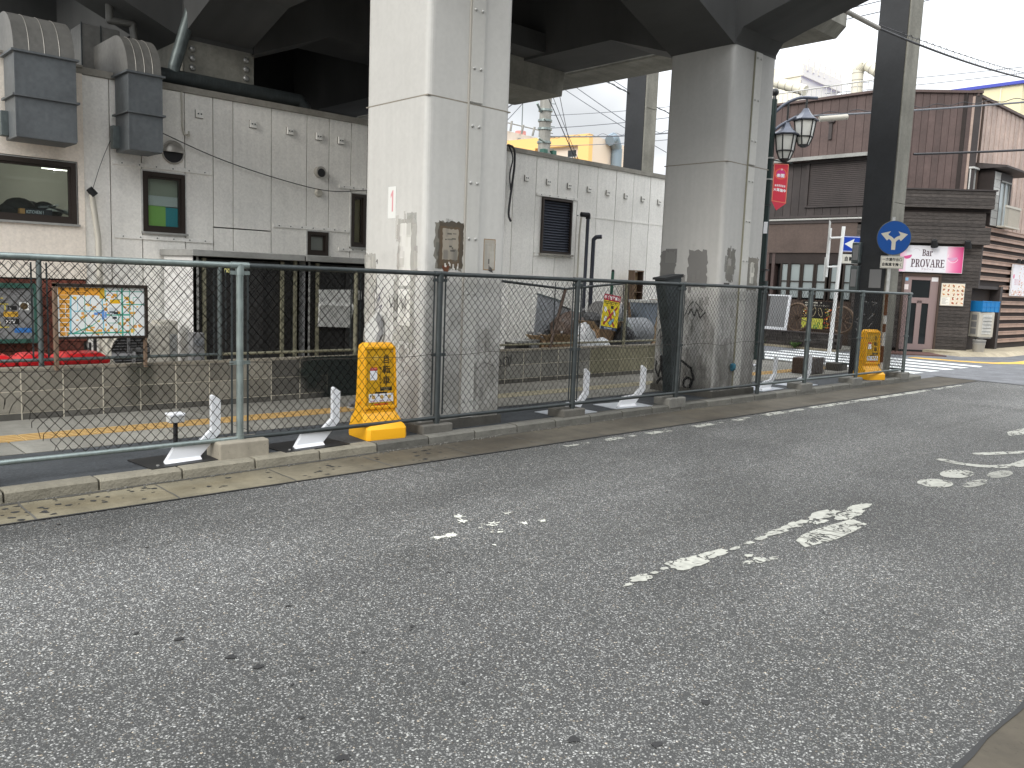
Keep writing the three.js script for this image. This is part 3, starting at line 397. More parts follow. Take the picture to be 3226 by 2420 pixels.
// ------------------------------------------------------------------ viaduct
const viaduct = thing('viaduct', 'concrete railway viaduct with dark underside on square grey pillars', 'viaduct');
{
  const X = [[-0.1, 0.97], [4.94, 6.01], [9.98, 11.03]], Z = [[-7.65, -6.6], [-13.45, -12.4], [-19.6, -18.55]], TOP = 4.83;
  const colShape = (y0, y1) => { const r = 0.07; const s = new THREE.Shape(); const w = 1.06, d = 1.05; s.moveTo(r, 0); s.lineTo(w - r, 0); s.quadraticCurveTo(w, 0, w, r); s.lineTo(w, d - r); s.quadraticCurveTo(w, d, w - r, d); s.lineTo(r, d); s.quadraticCurveTo(0, d, 0, d - r); s.lineTo(0, r); s.quadraticCurveTo(0, 0, r, 0); const g = new THREE.ExtrudeGeometry(s, { depth: y1 - y0, bevelEnabled: false, curveSegments: 5 }); g.rotateX(-Math.PI / 2); g.translate(0, y0, 0); return uvMetres(g); };
  const front = [['large pale square pillar carrying the red number 1 and torn poster marks', 1, 0], ['square pillar with black scrawled graffiti beside the street lamp', 2, 0]];
  const made = {};
  for (let i = 1; i < 3; i++) for (let j = 0; j < 3; j++) {
    const f = front.find((q) => q[1] === i && q[2] === j), p = G(viaduct, 'pillar', f && f[0]); p.position.set(X[i][0], 0, Z[j][1]); made[i + '' + j] = p;
    P(p, 'jacket', colShape(0, 3.305), j ? mt.concLight : i === 1 ? mt.pillar : mt.pillarShaded); P(p, 'jacket', colShape(3.318, TOP), j ? mt.concLight : i === 1 ? mt.pillar : mt.pillarShaded);
    P(p, 'core', bb(0.02, 1.04, 0, TOP + 0.3, -1.03, -0.02), mt.rust);
    P(p, 'plinth', bb(-0.012, 1.072, 0, PY + 0.09, -1.062, 0.012), mt.blockFoot[0]);
    if (j === 1) { const b = []; for (const u of [0.12, 0.93]) for (const v of [0, 1, 2]) { const s = new THREE.SphereGeometry(0.045, 12, 8); s.scale(1, 1, 0.6); s.translate(u, 4.45 + v * 0.13, 0.03); b.push(s); } for (const g of b) P(p, 'bolt', g, mt.steelBolt); P(p, 'steel_plate', bb(0, 1.06, 4.3, 4.79, 0.0, 0.014), mt.concLight); }
  }
  // cover strip with paired bolts on the street face of the two front pillars
  for (const i of [1, 2]) {
    const p = made[i + '0'], u = 0.5;
    P(p, 'cover_strip', [bb(u - 0.012, u + 0.005, 0.18, TOP, 0, 0.012)], i === 1 ? mt.sleeve : mt.olive);
    PP(p, 'cover_strip', [bb(u + 0.008, u + 0.17, 0.18, 3.29, 0, 0.016), bb(u + 0.008, u + 0.17, 3.33, TOP, 0, 0.016)], mt.pillarStrip);
    for (let y = 0.35; y < TOP; y += y > 3.1 && y < 3.3 ? 0.24 : 0.55) for (const du of [0.045, 0.13]) { const s = new THREE.SphereGeometry(0.017, 10, 6); s.scale(1, 1, 0.7); s.translate(u + du, y, 0.018); P(p, 'bolt', s, mt.steelBolt); }
    P(p, 'seam_stain', [bb(-0.001, 1.061, 3.306, 3.317, -1.051, 0.001)], M(0.3, 0.27, 0.22, { map: T.grime }));
  }
  // beams along and across the street, haunched at the pillars
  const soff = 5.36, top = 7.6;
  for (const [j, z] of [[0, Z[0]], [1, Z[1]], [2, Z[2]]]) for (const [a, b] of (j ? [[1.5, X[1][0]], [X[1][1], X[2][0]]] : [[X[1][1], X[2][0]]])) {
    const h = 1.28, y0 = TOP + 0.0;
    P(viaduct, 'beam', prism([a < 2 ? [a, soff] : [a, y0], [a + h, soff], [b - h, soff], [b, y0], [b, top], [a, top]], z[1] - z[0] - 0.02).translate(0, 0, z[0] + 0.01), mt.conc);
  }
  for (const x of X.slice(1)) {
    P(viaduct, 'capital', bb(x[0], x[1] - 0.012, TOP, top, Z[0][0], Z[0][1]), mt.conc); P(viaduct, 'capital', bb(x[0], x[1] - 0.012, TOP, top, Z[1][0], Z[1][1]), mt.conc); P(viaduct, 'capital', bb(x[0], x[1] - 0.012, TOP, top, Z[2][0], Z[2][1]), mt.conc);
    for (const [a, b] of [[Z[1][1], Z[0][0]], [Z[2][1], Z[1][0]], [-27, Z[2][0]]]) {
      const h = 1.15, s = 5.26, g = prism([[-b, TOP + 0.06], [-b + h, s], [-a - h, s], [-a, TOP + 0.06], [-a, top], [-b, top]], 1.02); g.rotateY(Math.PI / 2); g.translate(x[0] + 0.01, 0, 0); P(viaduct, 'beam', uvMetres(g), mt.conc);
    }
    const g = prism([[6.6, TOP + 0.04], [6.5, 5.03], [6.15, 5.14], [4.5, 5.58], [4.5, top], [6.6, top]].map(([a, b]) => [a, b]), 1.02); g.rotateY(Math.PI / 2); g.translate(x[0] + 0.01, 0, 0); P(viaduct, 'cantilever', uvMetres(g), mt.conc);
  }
  P(viaduct, 'deck', bb(1.5, 11.05, top, top + 0.35, -27, -6.7), mt.conc);  // out of view; height and edges shaped for the light let in below
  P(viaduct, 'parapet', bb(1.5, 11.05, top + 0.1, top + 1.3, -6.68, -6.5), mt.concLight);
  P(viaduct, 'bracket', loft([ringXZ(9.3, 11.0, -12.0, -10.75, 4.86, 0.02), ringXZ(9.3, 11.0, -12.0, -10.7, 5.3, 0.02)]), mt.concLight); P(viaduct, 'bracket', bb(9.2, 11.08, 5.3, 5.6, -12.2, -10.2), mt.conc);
  // end of the next crossbeam, seen past the cantilever
  P(viaduct, 'crossbeam', prism([[-20, 5.74], [-7.06, 5.74], [-6.9, 5.9], [-6.9, 6.8], [-20, 6.8]], 1.0, 0.03).rotateY(-Math.PI / 2).translate(13.6, 0, 0), mt.concLight);

  // ---- marks on the two front pillars: torn posters, repainting, graffiti, number
  const skin = (pillar, name, face, u0, u1, y0, y1, draw, label) => {
    const pw = Math.round((u1 - u0) * 420), ph = Math.round((y1 - y0) * 420), t = canvasTex(pw, ph, (x, w, h) => { x.clearRect(0, 0, w, h); x.scale(420, 420); draw(x, u1 - u0, y1 - y0); });
    const q = face === 'front' ? quad([u0, y0, 0.003], [u1, y0, 0.003], [u1, y1, 0.003], [u0, y1, 0.003]) : quad([-0.003, y0, u0 - 1.05], [-0.003, y0, u1 - 1.05], [-0.003, y1, u1 - 1.05], [-0.003, y1, u0 - 1.05]);
    return P(pillar, name, q, decalMat(t), label);
  };
  const smear = (x, w, h, base, al, n) => { for (let i = 0; i < n; i++) { const v = base + rr(-25, 25); x.fillStyle = `rgba(${v | 0},${(v * 0.98) | 0},${(v * 0.93) | 0},${rr(al * 0.4, al)})`; const a = rr(0.02, w - 0.08), b = rr(0.02, h - 0.15); x.fillRect(a, b, rr(0.015, 0.08), rr(0.05, 0.25)); } };
  const blobPath = (x, x0, y0, x1, y1, j) => { x.beginPath(); const q = []; const N = 12; for (let i = 0; i < N; i++) q.push([x0 + (x1 - x0) * i / N, y0]); for (let i = 0; i < N; i++) q.push([x1, y0 + (y1 - y0) * i / N]); for (let i = 0; i < N; i++) q.push([x1 - (x1 - x0) * i / N, y1]); for (let i = 0; i < N; i++) q.push([x0, y1 - (y1 - y0) * i / N]); q.forEach(([a, b], i) => x[i ? 'lineTo' : 'moveTo'](a + rr(-j, j), b + rr(-j, j))); x.closePath(); x.fill(); };
  const scrawl = (x, pts, w, col) => { x.strokeStyle = col; x.lineWidth = w; x.lineCap = 'round'; x.lineJoin = 'round'; x.beginPath(); pts.forEach(([a, b], i) => x[i ? 'lineTo' : 'moveTo'](a, b)); x.stroke(); };
  const p1 = made['10'], p2 = made['20'];
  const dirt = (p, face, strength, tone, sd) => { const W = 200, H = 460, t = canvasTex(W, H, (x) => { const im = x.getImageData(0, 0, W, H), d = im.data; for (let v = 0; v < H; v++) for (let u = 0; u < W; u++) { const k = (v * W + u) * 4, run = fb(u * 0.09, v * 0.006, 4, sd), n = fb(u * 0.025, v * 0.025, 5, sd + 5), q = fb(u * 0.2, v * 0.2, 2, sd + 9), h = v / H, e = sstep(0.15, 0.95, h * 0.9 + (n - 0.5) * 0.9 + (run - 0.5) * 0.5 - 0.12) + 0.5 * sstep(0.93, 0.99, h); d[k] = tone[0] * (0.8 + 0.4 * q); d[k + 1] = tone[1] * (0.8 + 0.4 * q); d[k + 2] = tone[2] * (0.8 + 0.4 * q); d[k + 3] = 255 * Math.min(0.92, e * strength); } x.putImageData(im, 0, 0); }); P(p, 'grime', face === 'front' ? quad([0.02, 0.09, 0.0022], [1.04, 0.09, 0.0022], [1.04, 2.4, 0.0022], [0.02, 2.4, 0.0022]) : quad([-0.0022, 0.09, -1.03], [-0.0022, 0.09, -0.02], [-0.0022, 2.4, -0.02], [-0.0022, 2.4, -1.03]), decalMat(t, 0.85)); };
  dirt(made['10'], 'front', 0.34, [110, 106, 96], 601); dirt(made['10'], 'left', 0.18, [130, 126, 114], 611); dirt(made['20'], 'front', 0.38, [100, 96, 87], 621); dirt(made['20'], 'left', 0.5, [88, 85, 78], 631);  // base grime; pillar two's left coat is heavier, with shade painted in too
  // pillar 1, street face: brown torn poster with a wiped frame, smaller one right of the strip
  skin(p1, 'poster_residue', 'front', 0.1, 0.49, 1.58, 2.2, (x, w, h) => {
    x.fillStyle = 'rgba(120,116,106,.9)'; blobPath(x, 0.03, 0.06, w - 0.01, h - 0.1, 0.02); x.fillStyle = 'rgba(74,66,55,.95)'; blobPath(x, 0.07, 0.05, w - 0.005, h - 0.11, 0.015);
    x.fillStyle = 'rgba(88,72,54,.9)'; blobPath(x, 0.09, 0.1, w - 0.05, h - 0.14, 0.01); x.fillStyle = 'rgba(150,141,127,.95)'; blobPath(x, 0.12, 0.12, w - 0.07, h - 0.2, 0.006);
    for (let i = 0; i < 9; i++) { x.fillStyle = `rgba(40,38,36,${rr(.4, .9)})`; const a = rr(0.12, 0.26), b = rr(0.14, 0.36); x.fillRect(a, b, rr(0.015, 0.07), rr(0.006, 0.02)); }
    x.fillStyle = 'rgba(96,50,24,.9)'; x.beginPath(); x.moveTo(0.12, h - 0.14); x.lineTo(0.22, h - 0.14); x.lineTo(0.19, h - 0.06); x.lineTo(0.185, h - 0.02); x.lineTo(0.172, h - 0.06); x.lineTo(0.165, h - 0.01); x.lineTo(0.155, h - 0.06); x.fill();
    x.fillStyle = 'rgba(215,212,205,.9)'; for (let i = 0; i < 10; i++) x.fillRect(rr(0.1, 0.34), rr(h - 0.2, h - 0.12), rr(0.005, 0.02), rr(0.01, 0.05)); smear(x, w, h * 0.8, 90, 0.35, 10);
  });
  skin(p1, 'poster_residue', 'front', 0.73, 0.95, 1.62, 2.05, (x, w, h) => { x.fillStyle = 'rgba(176,170,158,.7)'; x.fillRect(0.03, 0.04, w - 0.07, h - 0.12); x.strokeStyle = 'rgba(140,104,58,.75)'; x.lineWidth = 0.008; x.strokeRect(0.03, 0.04, w - 0.07, h - 0.12); x.fillStyle = 'rgba(60,58,55,.85)'; x.fillRect(0.09, 0.24, 0.02, 0.05); x.beginPath(); x.moveTo(0.1, 0.3); x.lineTo(0.15, 0.34); x.lineTo(0.16, 0.38); x.lineTo(0.1, 0.36); x.fill(); smear(x, w, h, 165, 0.4, 10); });
  skin(p1, 'graffiti', 'front', 0.62, 1.0, 0.1, 1.2, (x, w, h) => { smear(x, w, h, 150, 0.16, 30); scrawl(x, [[.02, .5], [.1, .52], [.2, .46], [.33, .5]], 0.006, 'rgba(70,70,70,.6)'); });
  // pillar 1, left face (u runs from its back edge to the street edge)
  skin(p1, 'number_plate', 'left', 0.42, 0.58, 2.16, 2.5, (x, w, h) => { x.fillStyle = 'rgba(228,228,223,.85)'; x.fillRect(0.01, 0.01, w - 0.02, h - 0.02); x.fillStyle = 'rgb(205,146,150)'; x.beginPath(); x.moveTo(w * .55, .05); x.lineTo(w * .64, .05); x.lineTo(w * .64, h - .08); x.lineTo(w * .5, h - .08); x.lineTo(w * .5, .1); x.lineTo(w * .36, .13); x.lineTo(w * .36, .09); x.fill(); }, 'red number 1 on a white square');
  skin(p1, 'poster_residue', 'left', 0.54, 0.98, 0.62, 2.26, (x, w, h) => { x.fillStyle = 'rgba(172,170,163,.5)'; blobPath(x, 0.08, 0.1, w - 0.05, h * .5, 0.012); blobPath(x, 0.03, h * .42, w - 0.06, h * .8, 0.015); x.fillStyle = 'rgba(165,165,160,.55)'; x.fillRect(0.22, 0.04, 0.16, 0.1); x.fillStyle = 'rgba(216,214,208,.85)'; blobPath(x, 0.11, 0.14, w - 0.14, h * .46, 0.006); blobPath(x, 0.1, h * .48, w - 0.13, h * .7, 0.006); smear(x, w, h, 168, 0.4, 60); x.fillStyle = 'rgba(150,150,146,.8)'; x.fillRect(0.1, h * .465, w - .2, .008); });
  skin(p1, 'poster_residue', 'left', 0.02, 0.3, 0.7, 1.86, (x, w, h) => { x.fillStyle = 'rgba(168,166,158,.55)'; blobPath(x, 0.005, 0.04, w - 0.08, h - 0.2, 0.02); smear(x, w, h, 175, 0.5, 50); scrawl(x, [[w - .05, .3], [w - .04, .4], [w - .06, .37], [w - .03, .52]], 0.008, 'rgba(50,50,50,.8)'); scrawl(x, [[w - .06, .12], [w - .04, .1], [w - .04, .14]], 0.01, 'rgba(50,50,50,.8)'); });
  skin(p1, 'graffiti', 'left', 0.02, 0.98, 0.5, 1.5, (x, w, h) => {
    smear(x, w, h, 170, 0.2, 40); const k = 'rgba(28,28,30,.9)', b = 'rgba(60,58,90,.75)';
    scrawl(x, [[.35, .02], [.24, .18], [.3, .12], [.22, .26], [.34, .2], [.24, .34], [.26, .5], [.22, .66]], 0.009, b);
    scrawl(x, [[.46, .1], [.5, .22], [.55, .1], [.56, .24], [.62, .08], [.6, .26], [.68, .1], [.7, .22], [.76, .08], [.74, .24], [.8, .12]], 0.01, k); scrawl(x, [[.6, .3], [.56, .34], [.66, .3]], 0.008, k); scrawl(x, [[.78, .06], [.84, .1]], 0.008, k);
    x.fillStyle = k; x.beginPath(); x.arc(.29, .4, .018, 0, 7); x.fill(); scrawl(x, [[.04, .62], [.1, .66], [.3, .64], [.5, .66], [.6, .62]], 0.006, k);
    for (let i = 0; i < 5; i++) scrawl(x, [[.04 + i * .03, .8], [.02 + i * .035, .92], [.06 + i * .03, .84]], 0.008, 'rgba(30,30,32,.85)'); scrawl(x, [[.88, .55], [.87, .63], [.9, .57]], 0.01, k); scrawl(x, [[.7, .78], [.75, .82], [.73, .9]], 0.008, k);
  });
  P(p1, 'torn_poster', prism([[0.05, 0], [0.3, 0.05], [0.36, 0.2], [0.3, 0.4], [0.22, 0.42], [0.0, 0.24]], 0.012).rotateY(-Math.PI / 2).translate(-0.014, 0.8, -0.98), mt.whiteDull);
  P(p1, 'torn_poster', prism([[0.26, 0.06], [0.36, 0.2], [0.34, 0.36], [0.28, 0.42], [0.25, 0.36], [0.31, 0.24], [0.25, 0.14]], 0.018).rotateY(-Math.PI / 2).translate(-0.03, 0.8, -0.98), mt.boardGrey);
  // pillar 2
  skin(p2, 'poster_residue', 'front', 0.08, 0.42, 1.62, 2.22, (x, w, h) => { x.fillStyle = 'rgba(112,110,104,.85)'; blobPath(x, 0.07, 0.08, w - 0.08, h * .7, 0.025); blobPath(x, 0.09, h * .5, w - 0.1, h * .86, 0.03); x.fillStyle = 'rgba(150,148,142,.9)'; blobPath(x, 0.1, 0.2, w - 0.16, h * .5, 0.01); smear(x, w, h * .8, 120, 0.5, 14); x.fillStyle = 'rgba(60,58,55,.85)'; x.fillRect(.03, h - .06, .14, .03); });
  skin(p2, 'poster_residue', 'front', 0.5, 1.0, 1.55, 2.12, (x, w, h) => { x.fillStyle = 'rgba(128,124,114,.85)'; blobPath(x, 0.19, 0.06, w - 0.04, h - 0.04, 0.02); blobPath(x, 0.02, 0.04, 0.13, h - 0.05, 0.02); x.fillStyle = 'rgba(204,200,190,.9)'; blobPath(x, 0.25, 0.14, w - 0.14, h - 0.14, 0.015); x.fillStyle = 'rgba(150,140,120,.9)'; x.fillRect(.04, .16, .07, .2); smear(x, w, h, 120, 0.5, 18); });
  skin(p2, 'graffiti', 'front', 0.03, 0.48, 0.1, 1.5, (x, w, h) => { smear(x, w, h, 140, 0.18, 40); });
  skin(p2, 'poster_residue', 'left', 0.02, 1.0, 1.45, 2.2, (x, w, h) => { x.fillStyle = 'rgba(116,115,112,.75)'; blobPath(x, 0.02, 0.1, 0.28, h - 0.2, 0.02); x.fillRect(.1, .06, .2, .2); x.fillStyle = 'rgba(122,121,118,.7)'; blobPath(x, 0.5, 0.08, 0.82, h - 0.16, 0.02); for (let i = 0; i < 8; i++) { x.fillStyle = 'rgba(118,117,114,.45)'; x.fillRect(rr(.25, .8), rr(.35, .6), .05, rr(.08, .2)); } });
  skin(p2, 'graffiti', 'left', 0.02, 1.02, 0.1, 1.5, (x, w, h) => {
    const k = 'rgba(18,18,20,.92)'; smear(x, w, h, 130, 0.22, 60);
    scrawl(x, [[.5, .3], [.55, .18], [.62, .1]], .012, k); scrawl(x, [[.66, .1], [.8, .22]], .01, k); scrawl(x, [[.56, .28], [.6, .2], [.66, .3], [.7, .2], [.76, .32], [.84, .24]], .016, k);
    scrawl(x, [[.04, .62], [.08, .52], [.1, .66], [.14, .58], [.15, .72]], .01, k); x.strokeStyle = 'rgba(60,90,96,.8)'; x.lineWidth = .01; x.beginPath(); x.ellipse(.22, .76, .1, .18, .2, 0, 6.3); x.stroke(); scrawl(x, [[.16, .7], [.18, .9], [.24, .72]], .01, k);
    scrawl(x, [[.05, 1.0], [.04, 1.12], [.1, 1.22], [.14, 1.0]], .024, k); scrawl(x, [[.13, .92], [.15, 1.1], [.2, 1.26]], .045, k); scrawl(x, [[.3, .86], [.26, .98], [.32, 1.06], [.28, 1.14]], .042, k);
    x.lineWidth = .04; x.strokeStyle = k; x.beginPath(); x.ellipse(.2, 1.3, .12, .07, -.3, 0, 6.3); x.stroke(); scrawl(x, [[.5, .95], [.66, 1.04], [.72, 1.18], [.66, 1.28]], .034, k); x.beginPath(); x.ellipse(.62, 1.26, .07, .08, .4, 0, 6.3); x.stroke();
    x.fillStyle = 'rgba(50,80,100,.9)';
  });
}

// ------------------------------------------------------------------ white panel building under the viaduct
{
  const ZB = -12.1, H = 4.03;
  const B = thing('building', 'low white panelled building with grey ducts under the viaduct', 'building');
  const shell = [bb(3.5, 16.4, 0, H, -18.4, -12.27), bb(16.25, 16.4, 0, H, -18.4, -12.1)];
  P(B, 'core', [bb(4.87, 6.12, 0, H, -18.3, -12.25), bb(7.85, 16.38, 0, H, -18.3, -12.25), bb(6.12, 6.6, 0, H, -18.3, -12.25), bb(7.16, 7.5, 0, H, -18.3, -12.25), bb(3.56, 4.18, 0, 1.1, -18.3, -12.25), bb(3.56, 4.18, 1.1, H, -12.34, -12.25), bb(4.18, 4.87, 0, 2.05, -18.3, -12.25), bb(4.18, 4.87, 2.93, H, -18.3, -12.25), bb(6.6, 7.16, 0, 1.85, -18.3, -12.25), bb(6.6, 7.16, 2.28, H, -18.3, -12.25), bb(7.5, 7.85, 0, 2.02, -18.3, -12.25), bb(7.5, 7.85, 2.93, H, -18.3, -12.25)], mt.joint);
  P(B, 'end_wall', bb(16.39, 16.5, 0, H, -18.4, -12.1), mt.panel[0]);
  const panel = (x0, x1, y0, y1, m) => P(B, 'wall_panel', bb(x0 + 0.007, x1 - 0.007, y0 + 0.004, y1 - 0.004, ZB - 0.14, ZB + rr(-0.002, 0.002)), m);
  const xs = [3.5, 3.83, 4.235, 4.83, 5.24, 5.54, 6.146, 6.743, 7.136, 7.542, 7.85, 8.14, 8.74, 9.34, 9.94, 10.54, 11.14, 11.745, 12.35, 12.95, 13.55, 14.15, 14.74, 15.33, 15.93, 16.38];
  for (let i = 0; i < xs.length - 1; i++) {
    const a = xs[i], b = xs[i + 1], m = (a > 8 ? mt.panelBright : mt.panel)[Math.floor(rnd() * 3)], mid = (a + b) / 2;
    const cut = a === 4.235 ? [2.07, 2.91] : a === 6.743 ? [1.87, 2.26] : a === 7.542 ? [2.04, 2.92] : a > 11.5 && a < 12.9 ? [2.16, 3.28] : a > 12.9 ? [2.98, 2.995] : a === 5.54 || a === 5.24 ? [2.2, 2.21] : null;
    if (cut) { panel(a, b, 0, cut[0], m); panel(a, b, cut[1], H, m); } else panel(a, b, 0, H, m);
    if (b - a > 0.35 && !(a > 7.8 && a < 8)) {
      const px = a > 11 ? mid + 0.03 : mid, py = a > 11 ? 3.58 - (mid - 11.44) * 0.02 : 3.78 - (mid - 4.5) * 0.022;
      if (a !== 4.235) { const f = P(B, 'fixing_plate', bx(0.105, 0.105, 0.02, px, py, ZB + 0.024), mt.panelBright[2]); P(f, 'gasket', bx(0.112, 0.112, 0.014, px, py - 0.002, ZB + 0.007), mt.blockFoot[1]); for (const d of [-0.022, 0.022]) P(f, 'bolt', rod([px + d, py, ZB + 0.03], [px + d, py, ZB + 0.046], 0.011, 0.009, 8), mt.galvDark); }
    }
  }
  P(B, 'coping', bb(3.4, 16.42, H, 4.115, -12.5, ZB + 0.03), mt.coping);
  P(B, 'roof', bb(3.4, 16.42, 3.98, H + 0.005, -18.4, -12.5), mt.conc);
  // left wing in warm render, with its wide window and red brick base
  P(B, 'rendered_wall', [bb(-4, 2.2, 1.4, 4.1, -12.3, ZB + 0.02), bb(2.2, 3.5, 1.4, 2.1, -12.3, ZB + 0.02), bb(2.2, 3.5, 2.9, 4.1, -12.3, ZB + 0.02), bb(3.41, 3.5, 2.1, 2.9, -12.3, ZB + 0.02)], mt.pink);
  P(B, 'rendered_wall', [bb(-4, 3.5, 4.1, 4.13, -12.6, ZB + 0.06)], mt.coping);
  for (let r = 0; r < 12; r++) for (let c = 0; c < 8; c++) { const x0 = 0.9 + c * 0.34 + (r % 2) * 0.17; P(B, 'brick', bx(0.332, 0.108, 0.1, Math.min(x0, 3.32), 0.06 + r * 0.115, ZB - 0.04 + rr(-0.003, 0.003)), mt.brickRed[Math.floor(rnd() * 3)]); }
  P(B, 'wall_base', bb(-4, 3.49, 0, 1.395, -12.3, ZB - 0.06), mt.joint);
  const room = G(B, 'room'); P(room, 'wall', [bb(-1, 4.1, 1.2, 4.0, -14.7, -14.6), bb(4.08, 4.16, 1.2, 4, -16, -12.35), bb(3.4, 3.5, 1.2, 4, -12.45, -12.32), bb(-1.1, -1, 1.2, 4, -16, -12.32), bb(-1, 4.1, 1.1, 1.2, -16, -12.32), bb(-1, 4.1, 3.95, 4.02, -16, -12.32)], M(0.42, 0.42, 0.38));
  P(room, 'ceiling_light', bb(3.38, 3.74, 2.93, 2.965, -13.63, -13.57), (() => { const m = M(0.8, 0.8, 0.8); m.emissive = C(1, 0.97, 0.86); m.emissiveIntensity = 2.4; return m; })());
  { const l = new THREE.PointLight(C(1, 0.96, 0.86), 1.2, 0, 2); l.position.set(3.55, 2.9, -13.6); l.castShadow = true; scene.add(l); }
  P(room, 'shelf', [bb(2.0, 3.4, 2.12, 2.15, -13.0, -12.4)], mt.blackMatte);
  const heap = []; for (let i = 0; i < 9; i++) { const g = new THREE.SphereGeometry(rr(0.07, 0.14), 10, 8); g.scale(1.5, rr(.6, 1.1), 1); g.translate(2.8 + i * 0.05, 2.26 + rr(-.03, .06), -12.62 + rr(-.1, .05)); heap.push(g); }
  P(room, 'dark_bag', heap, mt.blackMatte);
  for (let i = 0; i < 5; i++) { const g = bx(0.2, 0.025, 0.14); g.rotateZ(rr(-0.7, 0.7)); g.translate(3.16 + i * 0.05, 2.33 - i * 0.012, -12.55); P(room, 'shoe_box', g, i % 2 ? mt.whiteDull : mt.greyPanel); }
  P(room, 'shoe_box', bb(2.87, 3.19, 2.15, 2.285, -12.52, -12.4), M(0.03, 0.035, 0.06)); P(room, 'box_end', bb(2.81, 2.87, 2.15, 2.28, -12.5, -12.395), M(0.6, 0.32, 0.12));
  P(room, 'box_print', quad([2.875, 2.155, -12.397], [3.185, 2.155, -12.397], [3.185, 2.283, -12.397], [2.875, 2.283, -12.397]), printMat(canvasTex(320, 100, (x) => { x.fillStyle = '#161b2b'; x.fillRect(0, 0, 320, 100); x.fillStyle = '#dfe4ea'; x.font = 'bold 44px sans-serif'; x.fillText('KITCHEN !', 8, 46); x.fillText('SHOES', 8, 92); })));
  const win = (x0, x1, y0, y1, fw, pane, nm = 'window') => {
    const w = G(B, nm), z = ZB + 0.03;
    P(w, 'frame', [bb(x0, x1, y1 - fw, y1, z - 0.1, z), bb(x0, x1, y0, y0 + fw, z - 0.1, z), bb(x0, x0 + fw, y0 + fw, y1 - fw, z - 0.1, z), bb(x1 - fw, x1, y0 + fw, y1 - fw, z - 0.1, z), bb(x0 + fw, x1 - fw, y0 + fw, y0 + fw + 0.03, z - 0.08, z - 0.03), bb(x0 + fw, x1 - fw, y1 - fw - 0.03, y1 - fw, z - 0.08, z - 0.03), bb(x0 + fw, x0 + fw + 0.025, y0 + fw + 0.03, y1 - fw - 0.03, z - 0.08, z - 0.03), bb(x1 - fw - 0.025, x1 - fw, y0 + fw + 0.03, y1 - fw - 0.03, z - 0.08, z - 0.03)], mt.bronze);
    P(w, 'pane', bb(x0 + fw, x1 - fw, y0 + fw, y1 - fw, z - 0.062, z - 0.056), pane);
    PP(w, 'surround', [bb(x0 - 0.02, x0, y0 - 0.02, y1 + 0.02, ZB - 0.1, ZB + 0.02), bb(x1, x1 + 0.02, y0 - 0.02, y1 + 0.02, ZB - 0.1, ZB + 0.02), bb(x0, x1, y1, y1 + 0.02, ZB - 0.1, ZB + 0.02)], mt.whiteDull);
    P(w, 'sill', bb(x0 - 0.02, x1 + 0.03, y0 - 0.03, y0 - 0.002, ZB - 0.1, ZB + 0.06), mt.shedTrim);
    return w;
  };
  win(1.4, 3.4, 2.11, 2.89, 0.06, mt.glass);
  const w2 = win(4.24, 4.82, 2.08, 2.895, 0.055, mt.glass);
  P(w2, 'box_behind', bb(4.31, 4.57, 2.14, 2.44, -12.2, -12.145), M(0.3, 0.56, 0.13)); P(w2, 'box_behind', bb(4.572, 4.75, 2.14, 2.43, -12.2, -12.15), M(0.03, 0.3, 0.38)); P(w2, 'blind', bb(4.29, 4.77, 2.1, 2.85, -12.235, -12.22), M(0.42, 0.43, 0.36)); P(w2, 'shelf', bb(4.29, 4.77, 2.445, 2.58, -12.2, -12.16), M(0.6, 0.62, 0.64));
  win(6.755, 7.125, 1.88, 2.25, 0.05, mt.frosted); const w3 = win(7.55, 7.83, 2.05, 2.91, 0.05, mt.glass);
  P(w3, 'box_behind', bb(7.6, 7.8, 2.1, 2.86, -12.24, -12.2), M(0.5, 0.38, 0.2));
  const rail = (x0, x1, y, n) => { const s = P(B, 'cover_bar', bb(x0, x1, y - 0.026, y + 0.026, ZB, ZB + 0.022), mt.panelBright[1]); for (let i = 0; i < n; i++) { const x = x0 + (x1 - x0) * (i + 0.5) / n; P(s, 'screw', rod([x, y, ZB + 0.02], [x, y, ZB + 0.03], 0.009, 0.009, 6), mt.galvMid); } };
  rail(3.86, 5.22, 2.965, 6); rail(3.86, 5.22, 1.995, 6); rail(6.17, 7.53, 2.3, 7); rail(7.32, 7.85, 3.0, 3); rail(7.32, 7.85, 2.0, 3); rail(11.77, 12.94, 3.305, 5); rail(11.77, 12.9, 2.13, 5);
  P(B, 'joint_strip', bb(13.0, 16.38, 2.972, 3.0, ZB, ZB + 0.008), mt.panelBright[0]);
  // louvre
  const L = G(B, 'louvre'); P(L, 'frame', [bb(11.92, 12.78, 3.22, 3.26, ZB - 0.1, ZB + 0.05), bb(11.92, 12.78, 2.17, 2.21, ZB - 0.1, ZB + 0.05), bb(11.92, 11.955, 2.21, 3.22, ZB - 0.1, ZB + 0.05), bb(12.745, 12.78, 2.21, 3.22, ZB - 0.1, ZB + 0.05)], mt.bronze); P(L, 'back', bb(11.9, 12.8, 2.17, 3.27, ZB - 0.12, ZB - 0.11), mt.black);
  PP(L, 'surround', [bb(11.75, 11.92, 2.165, 3.275, ZB - 0.14, ZB), bb(12.78, 12.945, 2.165, 3.275, ZB - 0.14, ZB)], mt.panelBright[1]);
  for (let i = 0; i < 19; i++) { const g = bx(0.79, 0.004, 0.06); g.rotateX(0.75); g.translate(12.35, 2.245 + i * 0.0525, ZB - 0.01); P(L, 'slat', g, mt.lampArm); }
  P(L, 'sill', bb(11.88, 12.82, 2.13, 2.165, ZB, ZB + 0.09), mt.coping);
